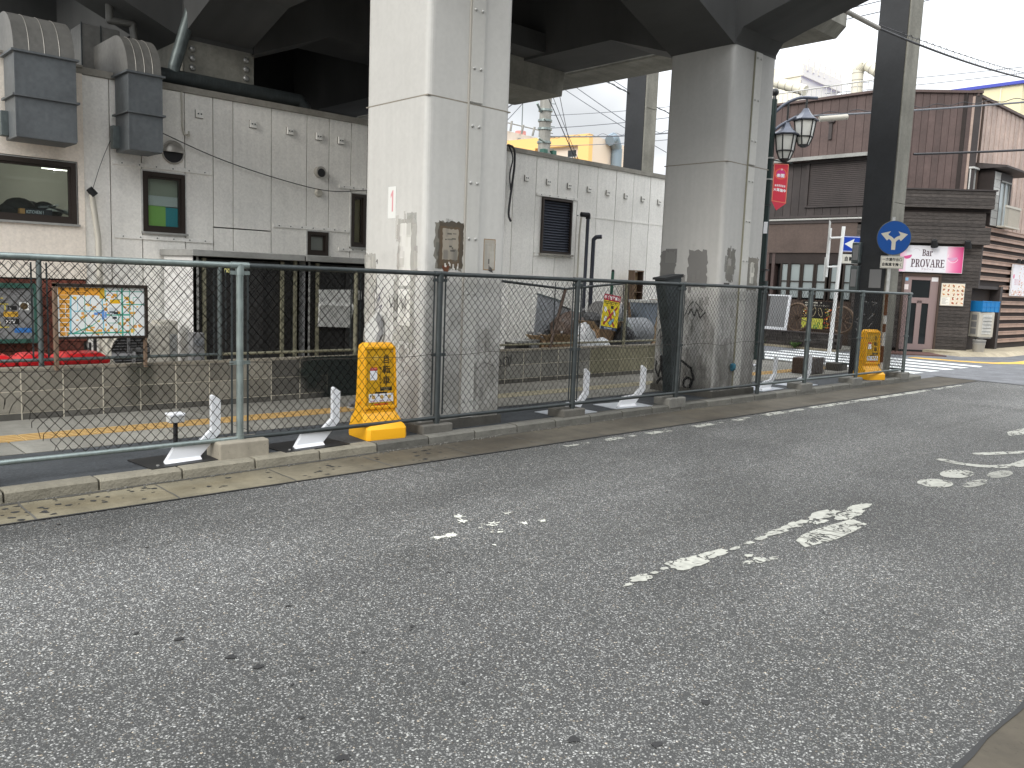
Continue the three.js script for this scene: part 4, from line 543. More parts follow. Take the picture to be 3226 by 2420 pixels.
  // round vents
  const v1 = G(B, 'vent'); { const g = new THREE.TorusGeometry(0.15, 0.012, 8, 28); g.translate(4.66, 3.19, ZB + 0.02); P(v1, 'rim', g, mt.alu); const h = new THREE.SphereGeometry(0.148, 20, 10, 0, Math.PI * 2, 0, Math.PI / 2); h.rotateX(Math.PI / 2); h.scale(1, 1, 0.45); h.translate(4.66, 3.2, ZB + 0.01); const half = new THREE.SphereGeometry(0.147, 20, 10, 0, Math.PI, 0, Math.PI / 2); half.rotateX(-Math.PI / 2); half.rotateY(Math.PI); half.scale(1, 1, 0.5); half.translate(4.66, 3.19, ZB + 0.01); P(v1, 'hood', half, mt.alu); P(v1, 'opening', rod([4.66, 3.19, ZB - 0.1], [4.66, 3.19, ZB + 0.012], 0.147, 0.147, 24), mt.black); }
  const v2 = G(B, 'vent'); P(v2, 'pipe', rod([6.95, 3.18, ZB], [6.95, 3.18, ZB + 0.09], 0.085, 0.085, 20), mt.alu); P(v2, 'opening', rod([6.95, 3.165, ZB + 0.085], [6.95, 3.165, ZB + 0.094], 0.066, 0.066, 18), mt.black);
  P(B, 'wall_cap', rod([6.95, 2.86, ZB], [6.95, 2.86, ZB + 0.04], 0.07, 0.05, 14), mt.acWhite);
  // exhaust ducts curving over the parapet
  const duct = (x0, x1, yb, label) => {
    const d = G(B, 'exhaust_duct', label), z1 = -11.5, z0 = -12.02, yt = 4.05;
    P(d, 'casing', [rb(x1 - x0, yt - yb, z1 - z0, 0.012, (x0 + x1) / 2, (yt + yb) / 2, (z0 + z1) / 2)], mt.duct);
    for (const y of [yt, yb + (yt - yb) * 0.49]) P(d, 'flange', bb(x0 - 0.035, x1 + 0.035, y - 0.012, y + 0.012, z0 - 0.02, z1 + 0.035), mt.duct);
    const rings = []; for (let k = 0; k <= 10; k++) { const t = k / 10 * Math.PI / 2, c = [-12.02, yt], ro = 0.5, ri = 0.02; const zo = c[0] + ro * Math.cos(t), yo = c[1] + 0.52 * Math.sin(t), zi = c[0] + ri * Math.cos(t), yi = c[1] + ri * Math.sin(t); rings.push([[x0, yi, zi], [x1, yi, zi], [x1, yo, zo], [x0, yo, zo]]); }
    rings.push([[x0, yt + 0.02, -12.9], [x1, yt + 0.02, -12.9], [x1, yt + 0.52, -12.9], [x0, yt + 0.52, -12.9]]);
    P(d, 'elbow', loft(rings), mt.ductTop);
    P(d, 'access_box', rb(0.09, (yt - yb) * 0.3, 0.12, 0.01, x0 - 0.04, yb + (yt - yb) * 0.19, -11.92), mt.galvMid);
    P(d, 'seam', [bb(x0 - 0.004, x0 + 0.012, yb + .02, yt - .02, z1 - 0.012, z1 + 0.004), bb(x1 - 0.012, x1 + 0.004, yb + .02, yt - .02, z1 - 0.012, z1 + 0.004)], mt.duct);
    for (const t of [.25, .5, .75]) { const g = bars(Array.from({ length: 9 }, (_, k) => { const a = k / 8 * Math.PI / 2; return [x0 + (x1 - x0) * t, yt + 0.521 * Math.sin(a), -12.02 + 0.501 * Math.cos(a)]; }), 0.004, 6); P(d, 'seam', g, mt.alu); }
    return d;
  };
  duct(2.6, 3.26, 3.06, 'wide grey duct above the shop window'); duct(3.88, 4.3, 3.08, 'narrow grey duct beside the round vent');
  const fan = G(B, 'roof_fan_box'); P(fan, 'casing', rb(0.5, 0.76, 0.5, 0.015, 3.98, 4.48, -13.1), mt.ductTop); P(fan, 'flange', [bb(3.72, 3.735, 4.08, 4.87, -12.86, -12.84), bb(3.97, 3.985, 4.08, 4.87, -12.86, -12.84)], mt.galvDark);
  P(B, 'drain_pipe', bars([[4.11, 5.7, -12.9], [4.11, 4.98, -12.9], [4.42, 5.0, -12.9], [4.45, 4.7, -12.9]], 0.05, 12), mt.ductTop);
  P(B, 'drain_pipe', bars([[5.3, 6.1, -12.35], [4.78, 4.39, -12.33], [4.77, 4.25, -12.33]], 0.085, 14), mt.galvMid);
  P(B, 'roof_pipe', bars([[4.4, 4.26, -12.33], [6.72, 4.26, -12.33], [6.82, 4.16, -12.33], [6.83, 4.05, -12.33]], 0.105, 16), mt.galvDark);
  P(B, 'wall_pipe', bars([[3.56, 2.56, -12.0], [3.58, 2.42, -12.02], [3.64, 1.95, -12.03], [3.65, 1.4, -12.03], [3.65, 0.1, -12.03]], 0.036, 12), mt.acWhite); P(B, 'pipe_head', [rod([3.53, 2.58, -12.0], [3.6, 2.5, -12.0], 0.045, 0.05, 12)], mt.blackMatte);
  P(B, 'wall_pipe', bars([[4.77, 4.02, -12.05], [4.78, 3.55, -12.05], [4.8, 3.45, -12.04], [4.86, 3.44, -12.02], [4.86, 3.5, -12.02]], 0.014, 8), mt.acWhite);
  P(B, 'stay_wire', tube([[3.88, 3.4, -12.0], [3.7, 2.95, -12.02], [3.57, 2.56, -12.0]], 0.004, 12, 5), mt.cable);
  tag(P(scene, numbered('wall_cable'), tube([[4.4, 3.45, -12.02], [5.3, 3.18, -12.03], [6.33, 2.98, -12.03], [7.1, 2.9, -12.02], [7.8, 2.98, -12.02], [8.3, 3.05, -12.03]], 0.007, 40, 6), mt.cable), 'thin black cable sagging across the white panel wall', 'cable');
  tag(P(scene, numbered('hanging_cable'), [tube([[10.9, 4.13, -12.05], [11.0, 4.08, -11.98], [11.06, 3.8, -12.0], [11.02, 3.3, -12.02], [10.98, 2.82, -12.02], [11.04, 2.72, -12.02]], 0.022, 30, 8), tube([[10.95, 4.12, -12.05], [10.99, 3.9, -11.98], [10.97, 3.6, -12.02], [11.0, 3.3, -12.02]], 0.014, 24, 6)], mt.cable), 'thick black cable hanging down the white wall beside pillar', 'cable');
  // navy standpipes in front of the right part
  const sp = thing('standpipes', 'pair of dark blue standpipes with hooked tops by the louvre', 'pipe');
  P(sp, 'pipe', bars([[12.9, 0.1, -11.75], [12.92, 3.0, -11.75]], 0.036, 12), mt.pipeNavy); P(sp, 'elbow', bars([[12.76, 2.98, -11.8], [12.92, 2.98, -11.75], [12.92, 2.9, -11.75]], 0.05, 12), mt.blackMatte);
  P(sp, 'pipe', bars([[13.1, 0.1, -11.75], [13.12, 2.5, -11.75], [13.14, 2.55, -11.7], [13.2, 2.56, -11.6]], 0.042, 12), mt.pipeNavy);
  P(sp, 'conduit', bars([[13.02, 2.95, -12.03], [12.99, 2.6, -12.03], [12.98, 0.1, -12.03]], 0.02, 8), mt.acWhite);
}
// ------------------------------------------------------------------ dark storage sheds against the wall
function shed(x0, x1, z1, label, door) {
  const s = thing('storage_shed', label, 'shed'), y1 = 1.76, z0 = -12.05;
  P(s, 'side_panel', bb(x0, x0 + 0.03, 0.08, y1, z0, z1), mt.shedWhite); P(s, 'side_panel', bb(x1 - 0.03, x1, 0.08, y1, z0, z1), mt.shedTrim); P(s, 'back_panel', bb(x0 + 0.03, x1 - 0.03, 0.08, y1, z0, z0 + 0.02), mt.shedDark[0]);
  P(s, 'roof', [rb(x1 - x0 + 0.1, 0.085, z1 - z0 + 0.1, 0.01, (x0 + x1) / 2, y1 + 0.042, (z0 + z1) / 2 + 0.03)], mt.shedTrim);
  const n = 3, w = (x1 - x0 - 0.16) / n;
  for (let i = 0; i < n; i++) { const a = x0 + 0.08 + i * w; P(s, 'door', bb(a + 0.004, a + w - 0.004, 0.12, y1 - 0.03, z1 - 0.09 + (i % 2) * 0.03, z1 - 0.06 + (i % 2) * 0.03), mt.shedDark[i % 2]); }
  for (const u of door) P(s, 'rail', bb(x0 + u, x0 + u + 0.045, 0.1, y1 - 0.02, z1 - 0.05, z1 - 0.01), mt.olive);
  P(s, 'corner_post', bb(x0, x0 + 0.06, 0.08, y1, z1 - 0.04, z1), mt.shedTrim); P(s, 'corner_post', bb(x1 - 0.07, x1, 0.08, y1, z1 - 0.04, z1), mt.olive);
  P(s, 'plinth', bb(x0, x1, 0.06, 0.12, z0, z1), mt.shedTrim);
  return s;
}
{
  shed(4.5, 6.02, -11.0, 'wide dark storage shed with white side panel behind the fence', [0.12, 1.25]);
  const s = shed(6.14, 8.1, -11.0, 'dark storage shed bearing a crumpled notice, half hidden by pillar', [0.17, 1.02]);
  P(s, 'notice', loft([[[6.33, 0.82, -10.985], [6.86, 0.8, -10.98], [6.86, 0.8, -11.0], [6.33, 0.82, -11.0]], [[6.34, 1.06, -10.96], [6.9, 1.06, -10.95], [6.9, 1.06, -11.0], [6.34, 1.06, -11.0]], [[6.33, 1.14, -10.93], [6.91, 1.12, -10.94], [6.91, 1.12, -11], [6.33, 1.14, -11]], [[6.35, 1.18, -10.985], [6.9, 1.17, -10.985], [6.9, 1.17, -11], [6.35, 1.18, -11]], [[6.34, 1.36, -10.985], [6.9, 1.37, -10.985], [6.9, 1.37, -11], [6.34, 1.36, -11]]]), mt.whiteDull, 'crumpled grey paper notice');
  P(s, 'handle', [bb(7.02, 7.06, 1.22, 1.36, -11.06, -10.97)], mt.steelBolt);
  P(s, 'warning_sticker', bb(4.9, 4.97, 1.56, 1.66, -10.975, -10.97).translate(0.0, 0, 0), M(0.8, 0.75, 0.3));
}
// ------------------------------------------------------------------ block wall along the back of the pavement
{
  const w = thing('block_wall', 'low concrete block wall behind the pavement, stained and partly blackened', 'wall');
  const Z = -9.09, ys = [[-0.05, 0.142], [0.15, 0.352], [0.36, 0.562]], pitch = 0.372;
  P(w, 'mortar_bed', bb(-4, 5.1, -0.05, 0.564, Z - 0.115, Z - 0.004), mt.mortar); P(w, 'mortar_bed', bb(5.1, 7.4, -0.05, 0.564, Z - 0.115, Z - 0.004), mt.mortar); P(w, 'mortar_bed', bb(7.4, 12.6, -0.05, 0.564, Z - 0.115, Z - 0.004), mt.mortar); P(w, 'cap', bb(-4, 12.6, 0.564, 0.586, Z - 0.12, Z + 0.003), mt.cap);
  for (let i = 0; i < 35; i++) for (let r = 0; r < 3; r++) {
    const x0 = -0.21 + i * pitch, x = x0 + pitch / 2; if (x0 + pitch > 12.6) continue;
    const set = r === 0 ? mt.blockFoot : x > 10.3 ? mt.blockMoss : x > 7.4 ? mt.blockGrey : x > 4.6 ? mt.blockFoot : mt.block;
    P(w, 'block', bb(x0 + 0.0065, x0 + pitch - 0.0065, ys[r][0], ys[r][1], Z - 0.11, Z + rr(-0.002, 0.002)), set[Math.floor(rnd() * set.length)]);
  }
  P(w, 'black_stain', quad([4.85, 0.0, Z + 0.006], [7.6, 0.0, Z + 0.006], [7.6, 0.588, Z + 0.006], [4.85, 0.588, Z + 0.006]), decalMat(canvasTex(550, 118, (x, W, H) => { const im = x.getImageData(0, 0, W, H), d = im.data; for (let v = 0; v < H; v++) for (let u = 0; u < W; u++) { const k = (v * W + u) * 4, n = fb(u * 0.02, v * 0.03, 5, 511), e = sstep(20, 95, u + (n - 0.5) * 130 + (H - v) * 0.12) * sstep(545, 470, u + (n - 0.5) * 90); d[k] = 20 + 14 * n; d[k + 1] = 27 + 16 * n; d[k + 2] = 25 + 12 * n; d[k + 3] = 250 * e * (0.86 + 0.2 * n); } x.putImageData(im, 0, 0); }), 0.85));
  P(w, 'stain', quad([2.95, 0.0, Z + 0.0055], [3.35, 0.0, Z + 0.0055], [3.35, 0.588, Z + 0.0055], [2.95, 0.588, Z + 0.0055]), decalMat(canvasTex(80, 118, (x, W, H) => { const im = x.getImageData(0, 0, W, H), d = im.data; for (let v = 0; v < H; v++) for (let u = 0; u < W; u++) { const k = (v * W + u) * 4, n = fb(u * 0.05, v * 0.02, 4, 517); d[k] = 58; d[k + 1] = 62; d[k + 2] = 52; d[k + 3] = 190 * n * sstep(0, 25, u) * sstep(80, 52, u) * sstep(115, 20, v); } x.putImageData(im, 0, 0); })));
  P(w, 'graffiti', quad([7.95, 0.3, Z + 0.005], [8.65, 0.3, Z + 0.005], [8.65, 0.54, Z + 0.005], [7.95, 0.54, Z + 0.005]), decalMat(canvasTex(280, 96, (x) => { x.clearRect(0, 0, 280, 96); x.strokeStyle = 'rgba(50,50,52,.7)'; x.lineWidth = 9; for (const [cx, cy] of [[40, 55], [100, 60], [160, 50]]) { x.beginPath(); x.ellipse(cx, cy, 22, 26, 0, 0, 6.3); x.stroke(); } x.beginPath(); x.moveTo(190, 80); x.lineTo(205, 10); x.stroke(); })));
}
// ------------------------------------------------------------------ chain-link fences
function mesh(len, y0, y1, o = {}) { // woven wires in the panel's own x,y plane
  const h = o.h ?? 0.0382, v = o.v ?? 0.043, r = o.r ?? 0.0024, rows = Math.floor((y1 - y0) / v), pos = [], nrm = [];
  const nW = Math.floor(len / h), off = (i, k) => [(hsh(i, k, 77) - 0.5) * 0.005, (hsh(i, k, 78) - 0.5) * 0.006, (hsh(i, k, 79) - 0.5) * 0.01];
  const warp = o.warp ?? ((x, y) => [0, 0, 0]);
  for (let i = 0; i < nW; i++) {
    const pts = []; const lo = o.low ? o.low(i * h) : 0;
    for (let k = 0; k <= rows; k++) {
      const y = y1 - k * v; if (y < y0 + lo) break;
      const odd = (k + i) % 2, ci = i + odd, [a, b, c] = off(ci, k), wv = warp(ci * h, y);
      pts.push([ci * h + a + (odd ? -0.0012 : 0.0012) + wv[0], y + b + wv[1], c + (odd ? 0.002 : -0.002) + wv[2]]);
    }
    if (lo > 0 && pts.length) { const q = pts[pts.length - 1]; pts.push([q[0] + (hsh(i, 3, 5) - 0.5) * 0.05, q[1] - 0.03 - 0.04 * hsh(i, 4, 5), (hsh(i, 5, 5) - 0.5) * 0.06]); }
    for (let k = 1; k < pts.length; k++) {
      const A = pts[k - 1], B = pts[k], dx = B[0] - A[0], dy = B[1] - A[1], l = Math.hypot(dx, dy), nx = -dy / l, ny = dx / l;
      const ring = [[nx, ny, 0], [0, 0, 1], [-nx, -ny, 0], [0, 0, -1]];
      for (let s = 0; s < 4; s++) { const p = ring[s], q = ring[(s + 1) % 4]; const a0 = [A[0] + p[0] * r, A[1] + p[1] * r, A[2] + p[2] * r], a1 = [A[0] + q[0] * r, A[1] + q[1] * r, A[2] + q[2] * r], b0 = [B[0] + p[0] * r, B[1] + p[1] * r, B[2] + p[2] * r], b1 = [B[0] + q[0] * r, B[1] + q[1] * r, B[2] + q[2] * r];
        pos.push(...a0, ...b0, ...b1, ...a0, ...b1, ...a1); nrm.push(...p, ...p, ...q, ...p, ...q, ...q); }
    }
  }
  const g = new THREE.BufferGeometry(); g.setAttribute('position', new THREE.Float32BufferAttribute(pos, 3)); g.setAttribute('normal', new THREE.Float32BufferAttribute(nrm, 3)); return uvMetres(g);
}
{
  const f = thing('chain_link_fence', 'chain-link fence of galvanised pipe frames on concrete feet along the kerb', 'fence');
  const Z = -6.5, xs = [-0.98, 1.02, 3.03, 5.07, 7.03, 9.0, 11.0, 12.38, 14.15, 16.1], yt = 1.637, yb = 0.225;
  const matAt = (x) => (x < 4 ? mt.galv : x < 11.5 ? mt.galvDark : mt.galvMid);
  xs.forEach((x, i) => {
    const m = matAt(x), base = i === 6 ? 0.09 : x < 4 ? 0.2 : 0.16;
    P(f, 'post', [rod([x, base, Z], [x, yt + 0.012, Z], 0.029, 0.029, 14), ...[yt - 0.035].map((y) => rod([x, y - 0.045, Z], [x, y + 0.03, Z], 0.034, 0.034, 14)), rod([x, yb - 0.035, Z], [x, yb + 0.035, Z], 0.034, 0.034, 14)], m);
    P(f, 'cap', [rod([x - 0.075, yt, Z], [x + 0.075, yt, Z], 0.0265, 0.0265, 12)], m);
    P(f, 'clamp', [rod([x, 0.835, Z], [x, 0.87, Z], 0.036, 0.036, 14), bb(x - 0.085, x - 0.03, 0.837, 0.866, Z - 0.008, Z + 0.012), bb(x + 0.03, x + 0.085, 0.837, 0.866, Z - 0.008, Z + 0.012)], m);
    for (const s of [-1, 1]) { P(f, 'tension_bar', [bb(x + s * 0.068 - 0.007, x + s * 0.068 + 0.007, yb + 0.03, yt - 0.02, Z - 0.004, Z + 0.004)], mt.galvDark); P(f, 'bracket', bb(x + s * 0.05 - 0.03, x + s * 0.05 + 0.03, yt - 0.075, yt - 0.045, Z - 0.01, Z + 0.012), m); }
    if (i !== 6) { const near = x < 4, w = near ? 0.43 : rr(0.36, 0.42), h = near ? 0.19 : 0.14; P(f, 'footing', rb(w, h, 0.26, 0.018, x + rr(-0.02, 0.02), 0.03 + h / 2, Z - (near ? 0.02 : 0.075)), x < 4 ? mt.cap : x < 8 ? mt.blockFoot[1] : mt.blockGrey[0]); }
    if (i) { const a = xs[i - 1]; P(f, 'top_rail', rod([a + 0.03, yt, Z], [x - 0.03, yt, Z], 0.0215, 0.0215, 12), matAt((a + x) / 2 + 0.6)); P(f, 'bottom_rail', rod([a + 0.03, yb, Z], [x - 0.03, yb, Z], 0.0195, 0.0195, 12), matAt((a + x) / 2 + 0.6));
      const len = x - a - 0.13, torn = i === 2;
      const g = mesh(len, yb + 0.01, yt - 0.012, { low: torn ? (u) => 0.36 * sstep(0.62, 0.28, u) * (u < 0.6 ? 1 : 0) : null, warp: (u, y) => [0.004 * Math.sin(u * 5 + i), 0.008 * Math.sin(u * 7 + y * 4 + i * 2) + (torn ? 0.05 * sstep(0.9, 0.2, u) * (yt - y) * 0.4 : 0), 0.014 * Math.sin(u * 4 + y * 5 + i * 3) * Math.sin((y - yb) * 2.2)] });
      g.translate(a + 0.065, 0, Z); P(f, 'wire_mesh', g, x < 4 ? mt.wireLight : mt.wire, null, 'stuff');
      P(f, 'tension_wire', tube(Array.from({ length: 7 }, (_, k) => [a + 0.07 + len * k / 6, 0.853 + 0.012 * Math.sin(k * 1.7 + i) - (k === 3 ? 0.015 : 0), Z + 0.012]), 0.0026, 24, 5), mt.wire);
    }
  });
  // return panel round the far end
  P(f, 'post', rod([16.1, 0.2, -7.8], [16.1, yt + 0.01, -7.8], 0.027, 0.027, 12), mt.galvMid); P(f, 'top_rail', rod([16.1, yt, -7.8], [16.1, yt, -6.53], 0.02, 0.02, 10), mt.galvMid); P(f, 'bottom_rail', rod([16.1, yb, -7.8], [16.1, yb, -6.53], 0.018, 0.018, 10), mt.galvMid);
  { const g = mesh(1.2, yb + 0.01, yt - 0.012, {}); g.rotateY(Math.PI / 2); g.translate(16.1, 0, -6.55); P(f, 'wire_mesh', g, mt.wire, null, 'stuff'); }
  P(f, 'footing', rb(0.42, 0.2, 0.26, 0.018, 16.1, 0.13, -7.8), mt.blockFoot[0]);

  const b = thing('wall_fence', 'older chain-link fence standing on the low block wall, one post leaning', 'fence');
  const ZW = -9.15, px = [-1.3, 0.47, 2.22, 4.03, 5.8, 7.55, 9.32, 11.1, 12.5], top = (i) => (i === 6 ? [9.62, 1.5] : [px[i], 1.63]);
  px.forEach((x, i) => {
    const [tx, ty] = top(i), m = x < 3 ? mt.galvMid : x < 5 ? mt.galvMid : i === 6 ? mt.rust : mt.olive;
    P(b, 'post', rod([x, 0.575, ZW], [tx, ty, ZW], 0.026, 0.026, 12), i === 6 ? mt.brown : m);
    if (i) {
      const [ax, ay] = top(i - 1), a = px[i - 1]; P(b, 'top_rail', rod([ax, ay, ZW], [tx, ty, ZW], 0.02, 0.02, 10), x < 5 ? mt.galvMid : mt.galvDark); P(b, 'bottom_rail', rod([a, 0.65, ZW], [x, 0.65, ZW], 0.017, 0.017, 10), x < 5 ? mt.galvMid : mt.olive);
      const len = x - a - 0.08, g = mesh(len, 0.66, 1.6, { r: 0.0021, warp: (u, y) => { const t = (y - 0.6), s = u / len; const sh = (i === 6 ? s : i === 7 ? 1 - s : 0), dip = (i === 6 ? -0.13 * s : i === 7 ? -0.13 * (1 - s) : 0) * t; return [0.3 * sh * t, dip, 0.012 * Math.sin(u * 5 + y * 4)]; } });
      g.translate(a + 0.04, 0, ZW); P(b, 'wire_mesh', g, mt.wire, null, 'stuff');
      PP(b, 'tension_bar', [bb(x - 0.075, x - 0.06, 0.66, 1.6, ZW - 0.004, ZW + 0.004), bb(a + 0.06, a + 0.075, 0.66, 1.6, ZW - 0.004, ZW + 0.004)].slice(0, i === 6 ? 0 : 2).concat(i === 6 ? [bb(a + 0.06, a + 0.075, 0.66, 1.6, ZW - 0.004, ZW + 0.004)] : []), mt.galvDark);
    }
  });
}
// ------------------------------------------------------------------ things hung on or standing by the wall
{
  const m = thing('map_board', 'street map board in a metal frame with orange heading', 'map board'), z = -8.98;
  P(m, 'frame', [bb(2.3, 3.18, 1.375, 1.405, z - 0.05, z + 0.02), bb(2.33, 3.18, 0.865, 0.885, z - 0.05, z + 0.015), bb(3.15, 3.18, 0.885, 1.375, z - 0.05, z + 0.02)], mt.bronze); P(m, 'leg', bb(2.3, 2.33, 0.56, 1.41, z - 0.05, z + 0.02), mt.woodBrown); P(m, 'leg', bb(3.145, 3.17, 0.56, 0.865, z - 0.04, z + 0.01), mt.woodBrown); P(m, 'backing', bb(2.33, 3.15, 0.885, 1.375, z - 0.04, z - 0.01), mt.alu);
  P(m, 'map_sheet', quad([2.335, 0.888, z - 0.007], [3.15, 0.888, z - 0.007], [3.15, 1.373, z - 0.007], [2.335, 1.373, z - 0.007]), printMat(canvasTex(680, 410, (x, w, h) => {
    x.fillStyle = '#e2e6e6'; x.fillRect(0, 0, w, h); const o = () => { const a = rnd(); return a < .5 ? '#e0a142' : a < .8 ? '#d89a50' : '#e2b53e'; };
    for (let i = 0; i < 9; i++) { x.fillStyle = '#d99b3c'; x.fillRect(14, 68 + i * 38, rr(34, 50), 32); x.fillRect(60, 68 + i * 38, 44 - i * 3, 32); }
    for (let i = 0; i < 95; i++) { x.fillStyle = o(); x.fillRect(rr(110, 640), rr(30, 390), rr(10, 34), rr(8, 26)); }
    x.strokeStyle = '#3fa08b'; for (const [a, b, c, d, lw] of [[500, 0, 500, 410, 13], [370, 230, 560, 230, 14], [70, 385, 560, 380, 12], [100, 390, 260, 320, 11], [260, 320, 330, 260, 6], [365, 20, 365, 120, 7], [365, 100, 500, 100, 7], [460, 20, 460, 100, 6], [560, 0, 560, 410, 6], [365, 30, 680, 30, 6], [500, 140, 680, 140, 8], [470, 230, 470, 380, 6], [205, 70, 205, 400, 5], [590, 80, 590, 400, 4], [590, 80, 640, 80, 4], [380, 300, 480, 300, 5]]) { x.lineWidth = lw; x.beginPath(); x.moveTo(a, b); x.lineTo(c, d); x.stroke(); }
    x.strokeStyle = '#7fc3d6'; for (const [a, b, c, d, lw] of [[100, 70, 92, 390, 14], [120, 200, 340, 196, 8], [340, 90, 350, 380, 10], [150, 80, 150, 190, 4], [250, 80, 250, 200, 4]]) { x.lineWidth = lw; x.beginPath(); x.moveTo(a, b); x.lineTo(c, d); x.stroke(); }
    x.fillStyle = '#5d8fd0'; for (const q of [[335, 190, 22, 80], [275, 210, 30, 22], [300, 205, 40, 14], [360, 205, 14, 50]]) x.fillRect(...q);
    x.fillStyle = '#c7cfd4'; x.fillRect(392, 168, 60, 62); x.fillStyle = '#2a3138'; x.fillRect(396, 200, 44, 12); x.fillRect(430, 205, 36, 20); x.fillRect(420, 245, 34, 20); x.fillStyle = '#f3f3f0'; x.fillRect(386, 95, 40, 40); x.fillStyle = '#e3b016'; x.fillRect(402, 100, 80, 34);
    x.fillStyle = '#e8a238'; x.fillRect(6, 4, 314, 62); x.fillStyle = '#d2a82e'; x.fillRect(320, 4, 40, 90); jp(x, '街を美しく', 24, 4, 30, 4, '#2a2118', 58); x.fillStyle = '#3a2c18'; for (let i = 0; i < 12; i++) { x.fillRect(76 + i * 12, 40, 7, 8); x.fillRect(60 + i * 15, 54, 10, 6); }
  })));
  const n = thing('notice_board', 'grey notice board with dark green frame covered in stickers', 'notice board'), zn = -11.98;
  P(n, 'frame', [bb(1.6, 2.9, 1.27, 1.33, zn - 0.05, zn + 0.03), bb(1.6, 2.9, 0.58, 0.63, zn - 0.05, zn + 0.03), bb(2.84, 2.9, 0.63, 1.27, zn - 0.05, zn + 0.03), bb(1.6, 1.66, 0.63, 1.27, zn - 0.05, zn + 0.03)], mt.greenFrame);
  P(n, 'panel', bb(1.66, 2.84, 0.63, 1.27, zn - 0.04, zn - 0.01), mt.boardGrey);
  P(n, 'stickers', quad([1.7, 0.632, zn - 0.007], [2.83, 0.632, zn - 0.007], [2.83, 1.268, zn - 0.007], [1.7, 1.268, zn - 0.007]), printMat(canvasTex(620, 350, (x, w, h) => {
    x.fillStyle = '#858585'; x.fillRect(0, 0, w, h); for (let i = 0; i < 30; i++) { x.fillStyle = 'rgba(60,60,60,.5)'; x.fillRect(rr(360, 560), rr(20, 120), rr(10, 40), 4); }
    x.strokeStyle = '#d8c437'; x.lineWidth = 7; for (const [a, b, c, d] of [[380, 70, 440, 70], [380, 110, 470, 110], [450, 110, 450, 160], [390, 270, 470, 268], [415, 230, 415, 270]]) { x.beginPath(); x.moveTo(a, b); x.lineTo(c, d); x.stroke(); }
    x.fillStyle = '#e3c63a'; x.fillRect(380, 108, 36, 24); x.fillStyle = '#161616'; x.fillRect(466, 122, 56, 30); x.fillRect(446, 210, 88, 38); x.fillStyle = '#e8e8e4'; x.fillRect(536, 96, 60, 56); x.fillStyle = '#5b4a2e'; x.beginPath(); x.arc(566, 124, 24, 0, 7); x.fill();
    x.fillStyle = '#e0ae3e'; x.fillRect(438, 162, 90, 36); x.fillStyle = '#3b79bf'; x.fillRect(502, 274, 112, 34); x.font = 'bold 26px sans-serif'; x.fillStyle = '#f1f1ee'; x.fillText('K', 472, 147); x.font = 'bold 34px sans-serif'; x.fillText('XZV', 450, 242); x.font = 'italic 26px serif'; x.fillStyle = '#3a2a14'; x.fillText('Curry', 446, 188);
  })));
  const bin = (x0, x1, label) => { const b = thing('recycling_bin', label, 'bin', [(x0 + x1) / 2, 0.08, -9.55]), w = x1 - x0; P(b, 'body', loft([ringXZ(-w / 2 + 0.03, w / 2 - 0.03, -0.19, 0.19, 0, 0.02), ringXZ(-w / 2, w / 2, -0.22, 0.22, 0.5, 0.02)]), mt.red); P(b, 'lid', loft([ringXZ(-w / 2 - 0.015, w / 2 + 0.015, -0.24, 0.24, 0.5, 0.02), ringXZ(-w / 2 - 0.015, w / 2 + 0.015, -0.24, 0.24, 0.545, 0.02), ringXZ(-w / 2 + 0.05, w / 2 - 0.05, -0.16, 0.16, 0.6, 0.03)]), mt.red); P(b, 'label', quad([-w * 0.12, 0.3, 0.229], [w * 0.32, 0.3, 0.229], [w * 0.32, 0.47, 0.234], [-w * 0.12, 0.47, 0.234]), mt.whiteDull); P(b, 'rib', [bx(0.012, 0.42, 0.02, -w * 0.25, 0.25, 0.215), bx(0.012, 0.42, 0.02, w * 0.38, 0.25, 0.215)], mt.red); return b; };
  bin(1.5, 2.03, 'red recycling bin cut off by the left picture edge'); bin(2.08, 2.39, 'narrow red recycling bin between the other two'); bin(2.46, 2.9, 'red recycling bin nearest the air conditioner');
  const ac = (pos, turn, label, w = 0.78, h = 0.66, d = 0.3) => {
    const a = thing('air_conditioner', label, 'air conditioner', pos, turn);
    P(a, 'casing', rb(w, h, d, 0.02, 0, h / 2 + 0.06, 0), mt.acWhite); P(a, 'fan_well', rod([-0.1, h / 2 + 0.06, d / 2 - 0.03], [-0.1, h / 2 + 0.06, d / 2 + 0.004], h * 0.37, h * 0.37, 32), mt.black);
    const t = new THREE.TorusGeometry(h * 0.37, 0.012, 8, 36); t.translate(-0.1, h / 2 + 0.06, d / 2 + 0.006); P(a, 'fan_ring', t, mt.acWhite);
    for (let i = -7; i <= 7; i++) { const y = i * 0.036, l = Math.sqrt(Math.max(0, (h * 0.37) ** 2 - y * y)); P(a, 'grille_bar', rod([-0.1 - l, h / 2 + 0.06 + y, d / 2 + 0.014], [-0.1 + l, h / 2 + 0.06 + y, d / 2 + 0.014], 0.0035, 0.0035, 5), mt.boardGrey); }
    for (let i = 0; i < 4; i++) { const g = bx(h * 0.36, 0.11, 0.008); g.rotateX(0.5); g.translate(h * 0.18, 0, 0); g.rotateZ(i * Math.PI / 2); g.translate(-0.1, h / 2 + 0.06, d / 2 - 0.005); P(a, 'fan_blade', g, mt.boardGrey); }
    P(a, 'foot', [bx(0.05, 0.06, d + 0.06, -w * 0.36, 0.03, 0), bx(0.05, 0.06, d + 0.06, w * 0.36, 0.03, 0)], mt.boardGrey); P(a, 'valve_cover', rb(0.05, 0.2, 0.12, 0.01, w / 2 + 0.02, 0.25, 0), mt.acWhite); return a;
  };
  const a1 = ac([3.77, 0.14, -11.1], 0.0, 'cream outdoor air conditioner behind the map board');
